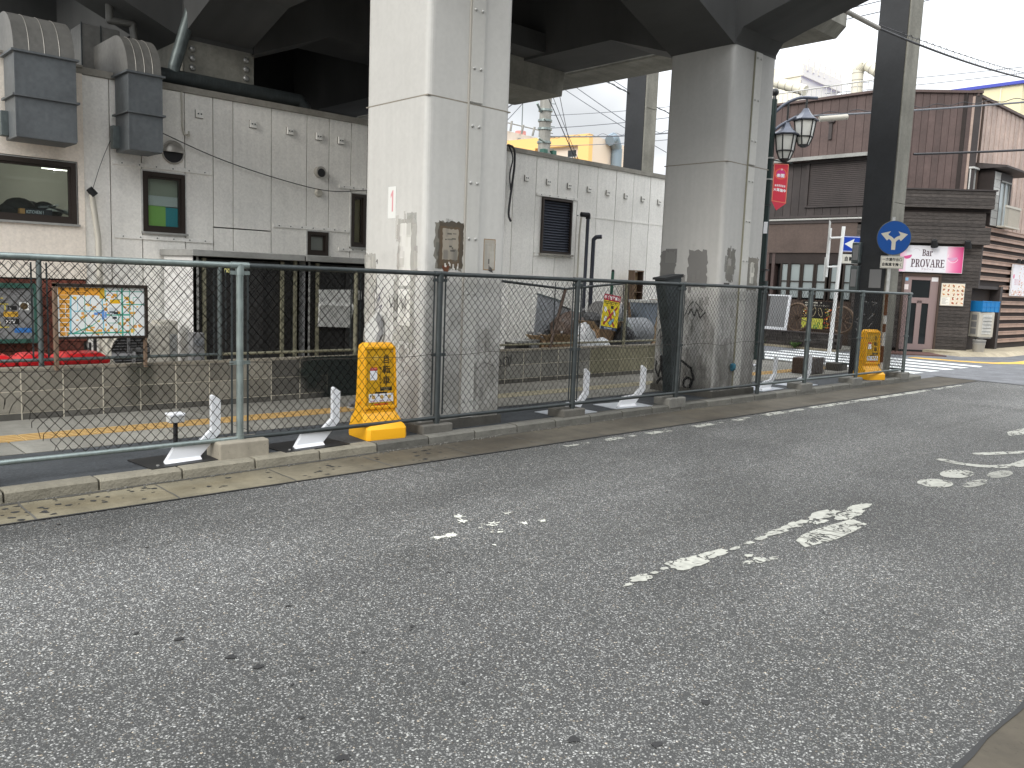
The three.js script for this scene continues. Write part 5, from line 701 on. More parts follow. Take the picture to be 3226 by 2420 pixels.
  P(a1, 'pipe', [...bars([[-0.46, 0.1, -0.05], [-0.46, 0.6, -0.05], [-0.4, 0.65, -0.2]], 0.02, 8), ...bars([[-0.52, 0.0, -0.05], [-0.52, 0.5, -0.05]], 0.016, 8)], mt.black);
  const gb = thing('meter_box', 'tall grey utility box right of the cream air conditioner', 'utility box', [4.22, 0.08, -11.3]); P(gb, 'casing', rb(0.24, 0.8, 0.3, 0.012, 0, 0.42, 0), mt.acWhite); P(gb, 'cover', bx(0.2, 0.3, 0.012, 0, 0.5, 0.156), mt.whiteDull); P(gb, 'base', bx(0.28, 0.05, 0.34, 0, 0.0, 0), mt.boardGrey);
  const mb = thing('meter_box', 'small dark meter case beside the white shed panel', 'utility box', [4.4, 0.08, -10.7]); P(mb, 'casing', rb(0.16, 0.36, 0.14, 0.012, 0, 0.52, 0), mt.boardGrey); P(mb, 'dial', rod([0, 0.58, 0.06], [0, 0.58, 0.085], 0.05, 0.05, 14), mt.greyPanel); P(mb, 'stem', rod([0, 0, 0], [0, 0.36, 0], 0.02, 0.02, 8), mt.galvMid);
  // anti-litter sign tied to the wall fence
  const s = thing('litter_sign', 'tilted yellow anti-litter sign with red cross tied to the fence', 'sign', [10.66, 1.14, -9.1]);
  s.rotation.z = -0.12;
  P(s, 'board', rb(0.42, 0.58, 0.012, 0.004, 0, 0, 0), mt.whiteDull);
  P(s, 'print', quad([-0.208, -0.288, 0.008], [0.208, -0.288, 0.008], [0.208, 0.288, 0.008], [-0.208, 0.288, 0.008]), printMat(canvasTex(300, 416, (x, w, h) => {
    x.fillStyle = '#e6cf1e'; x.fillRect(0, 0, w, h); x.fillStyle = '#b5213a'; x.fillRect(0, 0, w, 74); jp(x, 'ポイ捨て禁止', 8, 14, 46, 7, '#fff', 48); x.fillStyle = '#3c4c66'; x.fillRect(0, h - 34, w, 34); x.fillStyle = '#cfd6e0'; for (let i = 0; i < 6; i++) x.fillRect(72 + i * 24, h - 25, 17, 15);
    x.fillStyle = '#3b3a20'; for (let i = 0; i < 13; i++) x.fillRect(16 + i * 20, 84, 14, 12); for (let i = 0; i < 9; i++) x.fillRect(16 + i * 20, 104, 14, 10); x.fillStyle = '#222'; x.fillRect(140, 128, 50, 36);
    x.strokeStyle = '#b5213a'; x.lineWidth = 26; x.beginPath(); x.moveTo(250, 150); x.lineTo(50, 350); x.moveTo(110, 190); x.lineTo(230, 360); x.stroke(); x.fillStyle = '#eef0ee'; x.strokeStyle = '#333'; x.lineWidth = 4; x.beginPath(); x.ellipse(220, 210, 16, 40, -.5, 0, 7); x.fill(); x.stroke(); x.beginPath(); x.ellipse(70, 290, 26, 34, .3, 0, 7); x.fill(); x.stroke(); x.fillStyle = '#7fb3c8'; x.beginPath(); x.moveTo(130, 330); x.lineTo(215, 270); x.lineTo(235, 300); x.lineTo(160, 366); x.closePath(); x.fill(); x.stroke(); x.fillStyle = '#eee'; x.beginPath(); x.ellipse(50, 180, 26, 34, -.6, 0, 7); x.fill();
  })));
  // clutter stored behind the wall
  const put = (nm, label, cat, pos, rot, build) => { const o = thing(nm, label, cat, pos); o.rotation.set(...rot); build(o); return o; };
  put('steel_sheet', 'grey metal sheet leaning on the white wall beyond pillar', 'sheet', [10.55, 0.1, -10.5], [-0.12, 0, -0.2], (o) => { P(o, 'sheet', rb(0.62, 1.25, 0.025, 0.006, 0, 0.62, 0), mt.greyPanel); P(o, 'edge', bx(0.64, 0.03, 0.04, 0, 1.25, 0), mt.galvMid); });
  put('steel_sheet', 'dark board leaning behind the grey metal sheet', 'sheet', [11.0, 0.1, -10.7], [-0.1, 0, -0.24], (o) => { P(o, 'sheet', rb(0.5, 1.1, 0.03, 0.006, 0, 0.55, 0), mt.boardGrey); P(o, 'rim', bx(0.52, 0.03, 0.04, 0, 1.1, 0), mt.shedDark[1]); });
  const card = (label, pos, w, h, d, turn) => put('cardboard_box', label, 'box', pos, [0, turn, 0], (o) => { P(o, 'side', [bx(w, h, 0.006, 0, h / 2, d / 2), bx(w, h, 0.006, 0, h / 2, -d / 2), bx(0.006, h, d - 0.012, -w / 2, h / 2, 0), bx(0.006, h, d - 0.012, w / 2, h / 2, 0), bx(w, 0.006, d, 0, 0.003, 0)], mt.cardboard); const f1 = bx(w, 0.005, d * 0.45); f1.translate(0, 0, d * 0.22); f1.rotateX(-0.9); f1.translate(0, h, d / 2 * 0.98); P(o, 'flap', f1, mt.cardInner); const f2 = bx(w * 0.4, 0.005, d); f2.translate(-w * 0.2, 0, 0); f2.rotateZ(-0.6); f2.translate(-w / 2, h, 0); P(o, 'flap', f2, mt.cardInner); });
  card('low brown cardboard box left of the leaning fence post', [9.55, 0.08, -9.5], 0.36, 0.6, 0.3, 0.1); card('wide low cardboard box right of the leaning fence post', [9.98, 0.08, -9.55], 0.38, 0.58, 0.3, -0.08); card('torn open tan cardboard box beneath the anti-litter sign', [11.28, 0.3, -9.85], 0.62, 0.52, 0.4, 0.15);
  put('paint_can', 'dark bucket beside the low cardboard box', 'bucket', [9.25, 0.3, -9.5], [0, 0, 0], (o) => { P(o, 'body', rod([0, 0, 0], [0, 0.38, 0], 0.12, 0.14, 18), mt.boardGrey); P(o, 'rim', rod([0, 0.37, 0], [0, 0.39, 0], 0.148, 0.148, 18), mt.shedTrim); });
  put('crate', 'pale plastic crate next to the dark bucket', 'crate', [8.95, 0.2, -9.5], [0, 0, 0], (o) => { P(o, 'body', rb(0.3, 0.46, 0.26, 0.02, 0, 0.23, 0), mt.shedDark[1]); P(o, 'rim', rb(0.32, 0.04, 0.28, 0.01, 0, 0.47, 0), mt.whiteDull); });
  const lump = (r, sq, sd) => { const g = new THREE.IcosahedronGeometry(r, 4), p = g.attributes.position; for (let i = 0; i < p.count; i++) { const x = p.getX(i), y = p.getY(i), z = p.getZ(i), k = 0.72 + 0.5 * fb(x * 7 / r * 0.3 + sd, (y + z * 0.7) * 7 / r * 0.3 + sd, 4, sd); p.setXYZ(i, x * k * sq[0], Math.max(y * k * sq[1], -r * 0.5), z * k * sq[2]); } g.computeVertexNormals(); return g; };
  put('plastic_bag', 'crumpled white plastic rubbish bag on the wall edge', 'bag', [10.5, 0.56, -9.45], [0, 0, 0.2], (o) => { P(o, 'bag', [lump(0.26, [0.9, 1.5, 0.7], 41)], mt.plasticBag); const g = lump(0.2, [1.2, 0.7, 0.8], 47); g.translate(0.24, -0.06, 0.05); P(o, 'fold', g, mt.plasticBag); });
  put('rubbish_heap', 'heap of dark tangled scrap behind the white bag', 'scrap', [11.05, 0.7, -10.3], [0, 0, 0], (o) => { const g = []; for (let i = 0; i < 50; i++) { const a = [rr(-.6, .6), rr(-.5, .35), rr(-.3, .3)]; g.push(rod(a, [a[0] + rr(-.3, .3), a[1] + rr(-.15, .2), a[2] + rr(-.2, .2)], rr(.008, .03), rr(.008, .03), 6)); } P(o, 'scrap', g, mt.boardGrey); P(o, 'bundle', lump(0.42, [1.3, 0.9, 0.8], 53), mt.brown); P(o, 'bundle', lump(0.25, [1.2, .8, .8], 59).translate(0.3, 0.2, 0.1), mt.shedDark[1]); });
  put('tarpaulin', 'black tarpaulin bundle lying along the wall top', 'tarpaulin', [11.75, 0.5, -9.6], [0, 0, 0], (o) => { P(o, 'fold', lump(0.3, [1.9, 0.6, 0.8], 61), mt.blackMatte); P(o, 'fold', lump(0.2, [1.2, 1.2, 0.8], 67).translate(-0.1, 0.12, 0), mt.rubber); });
  put('steel_tank', 'grey dented metal tank lying on its side in the clutter', 'tank', [12.35, 0.72, -10.0], [0, 0.1, 0], (o) => { P(o, 'shell', [rod([-0.42, 0, 0], [0.36, 0, 0], 0.28, 0.28, 24)], mt.greyPanel); P(o, 'end_cap', [rod([-0.46, 0, 0], [-0.42, 0, 0], 0.2, 0.285, 24), rod([0.36, 0, 0], [0.4, 0, 0], 0.285, 0.24, 24)], mt.galvMid); P(o, 'cradle', [bx(0.9, 0.06, 0.5, 0, -0.3, 0), bx(0.06, 0.4, 0.4, -0.3, -0.5, 0), bx(0.06, 0.4, 0.4, 0.3, -0.5, 0)], mt.shedTrim); });
  put('plastic_tub', 'blue-grey plastic tub hanging beside pillar behind the wall', 'tub', [13.2, 0.82, -10.4], [0, 0, 0], (o) => { P(o, 'body', loft([ringXZ(-.2, .2, -.16, .16, 0, .04), ringXZ(-.26, .26, -.2, .2, .46, .05)]), mt.blueGreyPl); P(o, 'rim', loft([ringXZ(-.29, .29, -.23, .23, .45, .05), ringXZ(-.29, .29, -.23, .23, .5, .05)]), mt.whiteDull); P(o, 'stand', [bx(.05, .8, .05, -.15, -.4, 0), bx(.05, .8, .05, .15, -.4, 0)], mt.boardGrey); });
  put('hood', 'rounded grey hood with dark opening above the metal tank', 'hood', [12.2, 0.98, -10.5], [0, 0, 0], (o) => { const g = new THREE.CylinderGeometry(0.3, 0.3, 0.5, 24, 1, false, 0, Math.PI); g.rotateZ(Math.PI / 2); P(o, 'shell', g, mt.boardGrey); P(o, 'rim', bars(Array.from({ length: 9 }, (_, k) => [0.25, 0.3 * Math.sin(k / 8 * Math.PI), 0.3 * Math.cos(k / 8 * Math.PI)]), 0.02, 6), mt.alu); P(o, 'support', [bx(.5, .85, .4, 0, -.46, 0)], mt.shedDark[0]); });
  put('shelf_unit', 'upright brown wooden shelf case against the white wall', 'shelf', [14.62, 0.1, -11.8], [0, 0, 0], (o) => { P(o, 'side', bx(0.03, 1.8, 0.16, -0.15, 0.9, 0), mt.woodBrown); P(o, 'side', bx(0.03, 1.8, 0.16, 0.15, 0.9, 0), mt.brown); P(o, 'top', bx(0.33, 0.025, 0.17, 0, 1.81, 0), mt.woodBrown); P(o, 'back', bx(0.28, 1.78, 0.012, 0, 0.9, -0.07), mt.cardInner); for (const y of [0.5, 1.35]) P(o, 'shelf', bx(0.27, 0.02, 0.15, 0, y, 0.002), mt.woodBrown); });
  put('shelf_unit', 'low wooden crate frame right of the tall shelf case', 'shelf', [15.2, 0.1, -11.6], [0, 0, 0], (o) => { P(o, 'side', [bx(0.03, 1.2, 0.2, -0.22, 0.6, 0)], mt.woodBrown); P(o, 'side', [bx(0.03, 1.2, 0.2, 0.22, 0.6, 0)], mt.brown); P(o, 'back', bx(0.4, 1.2, 0.02, 0, 0.6, -0.09), mt.cardInner); P(o, 'shelf', bx(0.4, 0.03, 0.18, 0, 1.1, 0), mt.woodBrown); });
  put('green_pole', 'dark green pole leaning upright behind the anti-litter sign', 'pole', [12.85, 0.1, -11.0], [0, 0, -0.03], (o) => { P(o, 'shaft', rod([0, 0, 0], [0, 1.75, 0], 0.03, 0.03, 10), mt.greenPole); P(o, 'tip', rod([0, 1.75, 0], [0, 1.79, 0], 0.032, 0.02, 10), mt.blackMatte); });
  // steel channel leaning in front of the second pillar
  put('steel_channel', 'dark tapered steel duct leaning against graffiti pillar', 'duct', [9.22, 0.09, -6.78], [0, 0, 0], (o) => { P(o, 'shell', loft([[[-.02, 0, -.07], [.12, 0, -.07], [.12, 0, .07], [-.02, 0, .07]].reverse(), [[-.1, .8, -.07], [.1, .8, -.07], [.1, .8, .07], [-.1, .8, .07]].reverse(), [[-.33, 1.6, -.08], [.03, 1.64, -.08], [.03, 1.64, .08], [-.33, 1.6, .08]].reverse()]), mt.galvDark); P(o, 'rim', loft([[[-.35, 1.59, -.1], [.05, 1.64, -.1], [.05, 1.64, .1], [-.35, 1.59, .1]].reverse(), [[-.35, 1.62, -.1], [.05, 1.68, -.1], [.05, 1.68, .1], [-.35, 1.62, .1]].reverse()]), mt.blackMatte); });
  put('cord_box', 'small blue switch box fixed low on graffiti pillar', 'switch box', [10.42, 0.5, -6.57], [0, 0, 0.2], (o) => { P(o, 'case', rb(0.07, 0.1, 0.05, 0.01), M(0.03, 0.12, 0.18)); P(o, 'lid', rb(0.05, 0.06, 0.02, 0.006, 0, 0.01, 0.03), M(0.05, 0.2, 0.28)); });
}

// ------------------------------------------------------------------ bicycle docks, box posts, sign stands
{
  const dock = (label, plate, pos, turn) => {
    const d = thing('bicycle_dock', label, 'bicycle dock', pos, turn, 'bicycle docks along the kerb');
    P(d, 'base_plate', bb(-0.3, 0.36, 0, 0.008, -0.24, 0.17), plate);
    P(d, 'bolt', [rod([-0.22, 0.008, 0.1], [-0.22, 0.016, 0.1], 0.012, 0.012, 6)], mt.steelBolt); P(d, 'bolt', [rod([0.28, 0.008, -0.14], [0.28, 0.016, -0.14], 0.012, 0.012, 6)], mt.steelBolt);
    P(d, 'stand', prism([[-0.14, 0.012], [0.14, 0.012], [0.33, 0.2], [0.335, 0.47], [0.265, 0.515], [0.25, 0.505], [0.25, 0.235], [0.14, 0.145], [-0.06, 0.13]], 0.034, 0.004).translate(0, 0, 0.02), mt.white);
    P(d, 'foot', loft([[[-0.15, 0.008, 0.06], [0.15, 0.008, 0.06], [0.15, 0.008, 0.085], [-0.15, 0.008, 0.085]].reverse(), [[-0.15, 0.03, 0.054], [0.15, 0.03, 0.054], [0.15, 0.03, 0.06], [-0.15, 0.03, 0.06]].reverse()]), mt.white);
    return d;
  };
  const plateGrey = M(0.5, 0.53, 0.57, { rough: 0.4, metal: 0.2 });
  const d1 = dock('white angled bicycle dock nearest the camera, left of the concrete foot', mt.black, [2.55, PY, -6.56], 0.1);
  copyOf(d1, 'white angled bicycle dock between the concrete foot and yellow stand', [3.66, PY, -6.56], 0.08);
  const d2 = dock('white bicycle dock just right of the pale number 1 pillar', plateGrey, [7.16, PY, -6.7], 0.05);
  copyOf(d2, 'white bicycle dock left of the graffiti pillar', [8.22, PY, -6.72], -0.08); copyOf(d2, 'white bicycle dock just right of the graffiti pillar', [11.66, PY, -6.8], 0.05); copyOf(d2, 'white bicycle dock farthest from the camera, by the dark planter block', [12.74, PY, -6.8], 0.02);
  const box = (pos, label) => { const b = thing('sensor_post', label, 'sensor post', pos); P(b, 'post', [rod([0, 0, 0], [0, 0.2, 0], 0.019, 0.019, 14), rod([0, 0, 0], [0, 0.012, 0], 0.05, 0.05, 14)], mt.black); P(b, 'box', rb(0.125, 0.06, 0.1, 0.008, 0, 0.23, 0), mt.whiteDull); P(b, 'lid', [rb(0.14, 0.022, 0.112, 0.008, 0, 0.272, 0), ...[-0.05, 0, 0.05].map((x) => rb(0.02, 0.016, 0.12, 0.004, x, 0.266, 0))], mt.white); return b; };
  box([2.76, PY, -7.17], 'white junction box on a short black post, left'); const b2 = box([12.1, PY, -7.3], 'small junction box on a post beyond the graffiti pillar'); b2.scale.setScalar(1.15);
  const block = thing('planter_block', 'square dark ribbed planter block by the far fence post', 'planter', [14.85, PY, -7.75]); P(block, 'body', rb(0.55, 0.3, 0.36, 0.02, 0, 0.15, 0), mt.brown); for (let i = 0; i < 9; i++) P(block, 'rib', bx(0.012, 0.3, 0.012, -0.24 + i * 0.06, 0.17, 0.205), mt.boardGrey);

  const stand = (label, pos, turn) => {
    const s = thing('sign_stand', label, 'sign stand', pos, turn);
    P(s, 'body', loft([ringXZ(-0.21, 0.21, -0.165, 0.235, 0, 0.03), ringXZ(-0.213, 0.213, -0.168, 0.238, 0.02, 0.03), ringXZ(-0.21, 0.21, -0.165, 0.235, 0.1, 0.03), ringXZ(-0.2, 0.2, -0.15, 0.13, 0.18, 0.03), ringXZ(-0.182, 0.182, -0.12, 0.085, 0.235, 0.03), ringXZ(-0.172, 0.172, -0.1, 0.07, 0.42, 0.025), ringXZ(-0.17, 0.17, -0.085, 0.055, 0.82, 0.025), ringXZ(-0.165, 0.165, -0.08, 0.05, 0.865, 0.025), ringXZ(-0.145, 0.145, -0.06, 0.035, 0.89, 0.03)]), mt.yellowPl);
    const zf = (y) => 0.07 - (y - 0.42) * 0.0375 + (y < 0.42 ? (0.42 - y) * 0.06 : 0);
    const bar = (x0, y0, x1, y1, w) => { const g = loft([[[x0 - w, y0, zf(y0) - 0.01], [x0 + w, y0, zf(y0) - 0.01], [x0 + w * 0.6, y0, zf(y0) + 0.012], [x0 - w * 0.6, y0, zf(y0) + 0.012]].reverse(), [[x1 - w, y1, zf(y1) - 0.01], [x1 + w, y1, zf(y1) - 0.01], [x1 + w * 0.6, y1, zf(y1) + 0.012], [x1 - w * 0.6, y1, zf(y1) + 0.012]].reverse()]); return g; };
    P(s, 'rim', [bar(-0.164, 0.28, -0.152, 0.85, 0.014), bar(0.164, 0.28, 0.152, 0.85, 0.014), rb(0.32, 0.03, 0.03, 0.008, 0, 0.848, zf(0.85)), rb(0.35, 0.03, 0.03, 0.008, 0, 0.285, zf(0.3))], mt.yellowPl);
    const y0 = 0.3, y1 = 0.832;
    P(s, 'print', quad([-0.148, y0, zf(y0) + 0.0035], [0.148, y0, zf(y0) + 0.0035], [0.14, y1, zf(y1) + 0.0035], [-0.14, y1, zf(y1) + 0.0035]), printMat(canvasTex(440, 800, (x, w, h) => {
      x.fillStyle = '#c79713'; x.fillRect(0, 0, w, h); jp(x, '自転車', 262, 78, 126, 14, '#191512', 0, 152); jp(x, '借りられます', 205, 250, 40, 6, '#3a2c10', 0, 52);
      x.strokeStyle = '#d9c37a'; x.lineWidth = 4; x.strokeRect(118, 96, 62, 52); x.beginPath(); x.moveTo(118, 96); x.lineTo(180, 148); x.moveTo(180, 96); x.lineTo(118, 148); x.stroke(); x.fillStyle = '#6b5212'; for (let i = 0; i < 14; i++) { x.fillRect(44 + i * 14, 184, 8, 8); x.fillRect(50 + i * 13, 204, 8, 8); }
      x.fillStyle = '#b51f26'; x.fillRect(52, 254, 120, 46); x.fillStyle = '#e8e5e0'; x.fillRect(60, 272, 100, 5); x.fillStyle = '#e4e6ea'; x.fillRect(52, 300, 120, 134); 
      x.fillStyle = '#6b5212'; for (let i = 0; i < 8; i++) { x.fillRect(46 + i * 16, 538 + i * 3, 10, 5); x.fillRect(60 + i * 12, 566 - i * 2, 8, 5); }
      x.fillStyle = '#191512'; x.fillRect(216, 536, 190, 52); x.fillStyle = '#d8c48a'; x.font = '22px sans-serif'; x.fillText('Bicycle sharing', 232, 558); x.fillText('system', 282, 580); x.fillStyle = '#191512'; x.fillRect(132, 604, 196, 22);
      x.fillStyle = '#d7dbe2'; x.fillRect(34, 628, 390, 118); x.fillStyle = '#d9b56a'; for (const cx of [110, 240, 360]) { x.beginPath(); x.arc(cx, 676, 30, 0, 7); x.fill(); } x.fillStyle = '#1c1a18'; for (const cx of [62, 192, 312]) { x.beginPath(); x.arc(cx, 656, 11, 0, 7); x.fill(); } x.strokeStyle = '#262626'; x.lineWidth = 5; x.strokeRect(98, 654, 24, 40); x.strokeRect(226, 662, 28, 24); x.beginPath(); x.moveTo(344, 694); x.lineTo(372, 660); x.stroke();
      x.fillStyle = '#a8385a'; for (const cx of [70, 200, 320]) for (let i = 0; i < 5; i++) x.fillRect(cx + i * 15, 724, 11, 12); x.fillStyle = '#5a4512'; for (let i = 0; i < 20; i++) x.fillRect(54 + i * 17, 757, 12, 7); x.fillStyle = '#c23a22'; x.fillRect(120, 770, 220, 18);
    })), 'orange print reading 自転車 in black');
    for (const [u, v] of [[-.13, .81], [.13, .81], [-.135, .56], [.135, .56], [-.138, .32], [.138, .32]]) P(s, 'screw', rod([u, v, zf(v) + 0.003], [u, v, zf(v) + 0.008], 0.006, 0.006, 6), mt.boardGrey);
    P(s, 'grip_slot', bx(0.006, 0.016, 0.07, -0.187, 0.33, 0.0), mt.orangePl);
    return s;
  };
  const s1 = stand('bright yellow-orange bicycle sign stand in front of the number 1 pillar', [4.47, PY, -6.665], -0.08);
  copyOf(s1, 'bright yellow-orange bicycle sign stand by the far concrete column', [15.1, PY, -6.72], -0.35);
}
// ------------------------------------------------------------------ person walking behind the first pillar
function sdf(bones, cell, k = 0.03) {
  let lo = [1e9, 1e9, 1e9], hi = [-1e9, -1e9, -1e9];
  for (const [a, b, r, s] of bones) for (let i = 0; i < 3; i++) { lo[i] = Math.min(lo[i], a[i] - r, b[i] - s); hi[i] = Math.max(hi[i], a[i] + r, b[i] + s); }
  const size = Math.max(hi[0] - lo[0], hi[1] - lo[1], hi[2] - lo[2]) * 1.1, n = Math.min(120, Math.ceil(size / cell)), mid = lo.map((v, i) => (v + hi[i]) / 2);
  const mc = new MarchingCubes(n, new THREE.MeshStandardMaterial(), false, false, 120000); mc.isolation = 0;
  for (let z = 0; z < n; z++) for (let y = 0; y < n; y++) for (let x = 0; x < n; x++) {
    const p = [x, y, z].map((v, i) => mid[i] + (v / n * 2 - 1) * size / 2); let d = 1e9;
    for (const [a, b, r, s] of bones) { const ab = [b[0] - a[0], b[1] - a[1], b[2] - a[2]], ap = [p[0] - a[0], p[1] - a[1], p[2] - a[2]], t = clamp((ab[0] * ap[0] + ab[1] * ap[1] + ab[2] * ap[2]) / (ab[0] ** 2 + ab[1] ** 2 + ab[2] ** 2 + 1e-9)); const e = Math.hypot(ap[0] - ab[0] * t, ap[1] - ab[1] * t, ap[2] - ab[2] * t) - (r + (s - r) * t), h = Math.max(k - Math.abs(d - e), 0) / k; d = Math.min(d, e) - h * h * k * 0.25; }
    mc.field[x + y * n + z * n * n] = -d;
  }
  mc.update(); const g = new THREE.BufferGeometry(); g.setAttribute('position', new THREE.BufferAttribute(mc.positionArray.slice(0, mc.count * 3), 3)); g.setAttribute('normal', new THREE.BufferAttribute(mc.normalArray.slice(0, mc.count * 3), 3));
  g.scale(size / 2, size / 2, size / 2); g.translate(...mid); return uvMetres(g);
}
{
  // built facing -x; hidden by the pillar apart from the leading shoe and a forearm
  const p = thing('person', 'person in black walking left behind the pale pillar, white socks and grey shoes showing', 'person', [5.66, PY, -8.26]);
  const skin = M(0.5, 0.32, 0.23, { rough: 0.6 }), cloth = M(0.016, 0.016, 0.018, { rough: 0.85 });
  const hand = (w, d) => { const out = [[w, [w[0] + d * 0.07, w[1] - 0.04, w[2]], 0.026, 0.03]]; for (let f = 0; f < 4; f++) { const z = w[2] - 0.028 + f * 0.019, L = [0.07, 0.08, 0.075, 0.06][f], a = [w[0] + d * 0.075, w[1] - 0.045, z], b = [a[0] + d * L * 0.5, a[1] - L * 0.4, z], c = [b[0] - d * 0.005, b[1] - L * 0.5, z]; out.push([a, b, 0.0095, 0.009], [b, c, 0.009, 0.008]); } const t0 = [w[0] + d * 0.03, w[1] - 0.02, w[2] + 0.03]; out.push([t0, [t0[0] + d * 0.04, t0[1] - 0.03, t0[2] + 0.015], 0.011, 0.01], [[t0[0] + d * 0.04, t0[1] - 0.03, t0[2] + 0.015], [t0[0] + d * 0.06, t0[1] - 0.05, t0[2] + 0.005], 0.01, 0.008]); return out; };
  const body = [[[0, 0.93, 0], [0, 1.08, 0], 0.13, 0.115], [[0, 1.08, 0], [-0.01, 1.3, 0], 0.115, 0.13], [[0, 1.36, -0.13], [0, 1.36, 0.13], 0.075, 0.075], [[0, 1.4, 0], [-0.02, 1.52, 0], 0.055, 0.05],
    [[0, 0.9, 0.09], [-0.22, 0.51, 0.09], 0.085, 0.055], [[-0.22, 0.51, 0.09], [-0.33, 0.1, 0.08], 0.055, 0.036], [[0, 0.9, -0.09], [0.08, 0.5, -0.09], 0.085, 0.055], [[0.08, 0.5, -0.09], [0.26, 0.16, -0.09], 0.055, 0.036],
    [[0, 1.36, 0.19], [0.05, 1.09, 0.22], 0.05, 0.04], [[0.05, 1.09, 0.22], [0.02, 0.85, 0.2], 0.038, 0.028], [[0, 1.36, -0.19], [-0.02, 1.09, -0.22], 0.05, 0.04], [[-0.02, 1.09, -0.22], [-0.03, 0.85, -0.2], 0.038, 0.028]];
  P(p, 'body', [sdf(body, 0.016), sdf(hand([0.02, 0.84, 0.2], -1), 0.004, 0.008), sdf(hand([-0.03, 0.84, -0.2], -1), 0.004, 0.008), sdf([[[-0.03, 1.6, 0], [-0.02, 1.66, 0], 0.088, 0.1], [[-0.07, 1.57, 0], [-0.07, 1.62, 0], 0.05, 0.055], [[-0.115, 1.61, 0], [-0.13, 1.59, 0], 0.012, 0.014], [[-0.01, 1.62, 0.09], [-0.01, 1.6, 0.09], 0.018, 0.014], [[-0.01, 1.62, -0.09], [-0.01, 1.6, -0.09], 0.018, 0.014]], 0.006, 0.02)], skin);
  P(p, 'shirt', sdf([body[0], body[1], body[2], body[8], body[9], body[10], body[11]].map(([a, b, r, s]) => [a, b, r + 0.012, s + 0.012]), 0.02), cloth);
  P(p, 'trousers', sdf([[[0, 0.98, 0], [0, 0.9, 0], 0.138, 0.14], ...[4, 6].map((i) => { const [a, b, r, s] = body[i]; return [a, b, r + 0.014, s + 0.02]; }), ...[5, 7].map((i) => { const [a, b, r, s] = body[i]; return [a, [a[0] + (b[0] - a[0]) * 0.6, a[1] + (b[1] - a[1]) * 0.6, a[2]], r + 0.02, s + 0.03]; })], 0.02), cloth);
  P(p, 'hair', sdf([[[0.0, 1.69, 0], [0.02, 1.64, 0], 0.098, 0.095]], 0.012), mt.blackMatte);
  P(p, 'eye', [-0.035, 0.035].map((z) => new THREE.SphereGeometry(0.011, 8, 6).translate(-0.112, 1.64, z)), mt.black); P(p, 'mouth', bx(0.01, 0.008, 0.04, -0.118, 1.56, 0), M(0.35, 0.12, 0.1));
  const shoe = (x, y, z, tilt) => { const g = sdf([[[0.02, 0.05, 0], [-0.1, 0.045, 0], 0.045, 0.042], [[-0.1, 0.045, 0], [-0.19, 0.035, 0], 0.042, 0.03], [[0.02, 0.05, 0], [0.01, 0.1, 0], 0.045, 0.042]], 0.008); g.rotateZ(tilt); g.translate(x, y, z); return g; };
  P(p, 'sock', [rod([-0.33, 0.1, 0.08], [-0.29, 0.25, 0.08], 0.044, 0.05, 14), rod([0.25, 0.18, -0.09], [0.2, 0.28, -0.09], 0.044, 0.05, 14)], mt.white);
  P(p, 'shoe', shoe(-0.33, 0.01, 0.08, 0), M(0.13, 0.13, 0.135, { rough: 0.7 })); P(p, 'shoe', shoe(0.26, 0.1, -0.09, 0.6), M(0.13, 0.13, 0.135, { rough: 0.7 }));
  P(p, 'sole', [rb(0.27, 0.022, 0.09, 0.01, -0.41, 0.011, 0.08)], M(0.26, 0.26, 0.25)); P(p, 'bag', rb(0.12, 0.3, 0.24, 0.03, -0.17, 1.0, 0.05), mt.blackMatte); P(p, 'bag_handle', bars([[-0.14, 1.14, 0.1], [-0.1, 1.38, 0.12], [0.02, 1.45, 0.1]], 0.012, 6), mt.blackMatte);
}
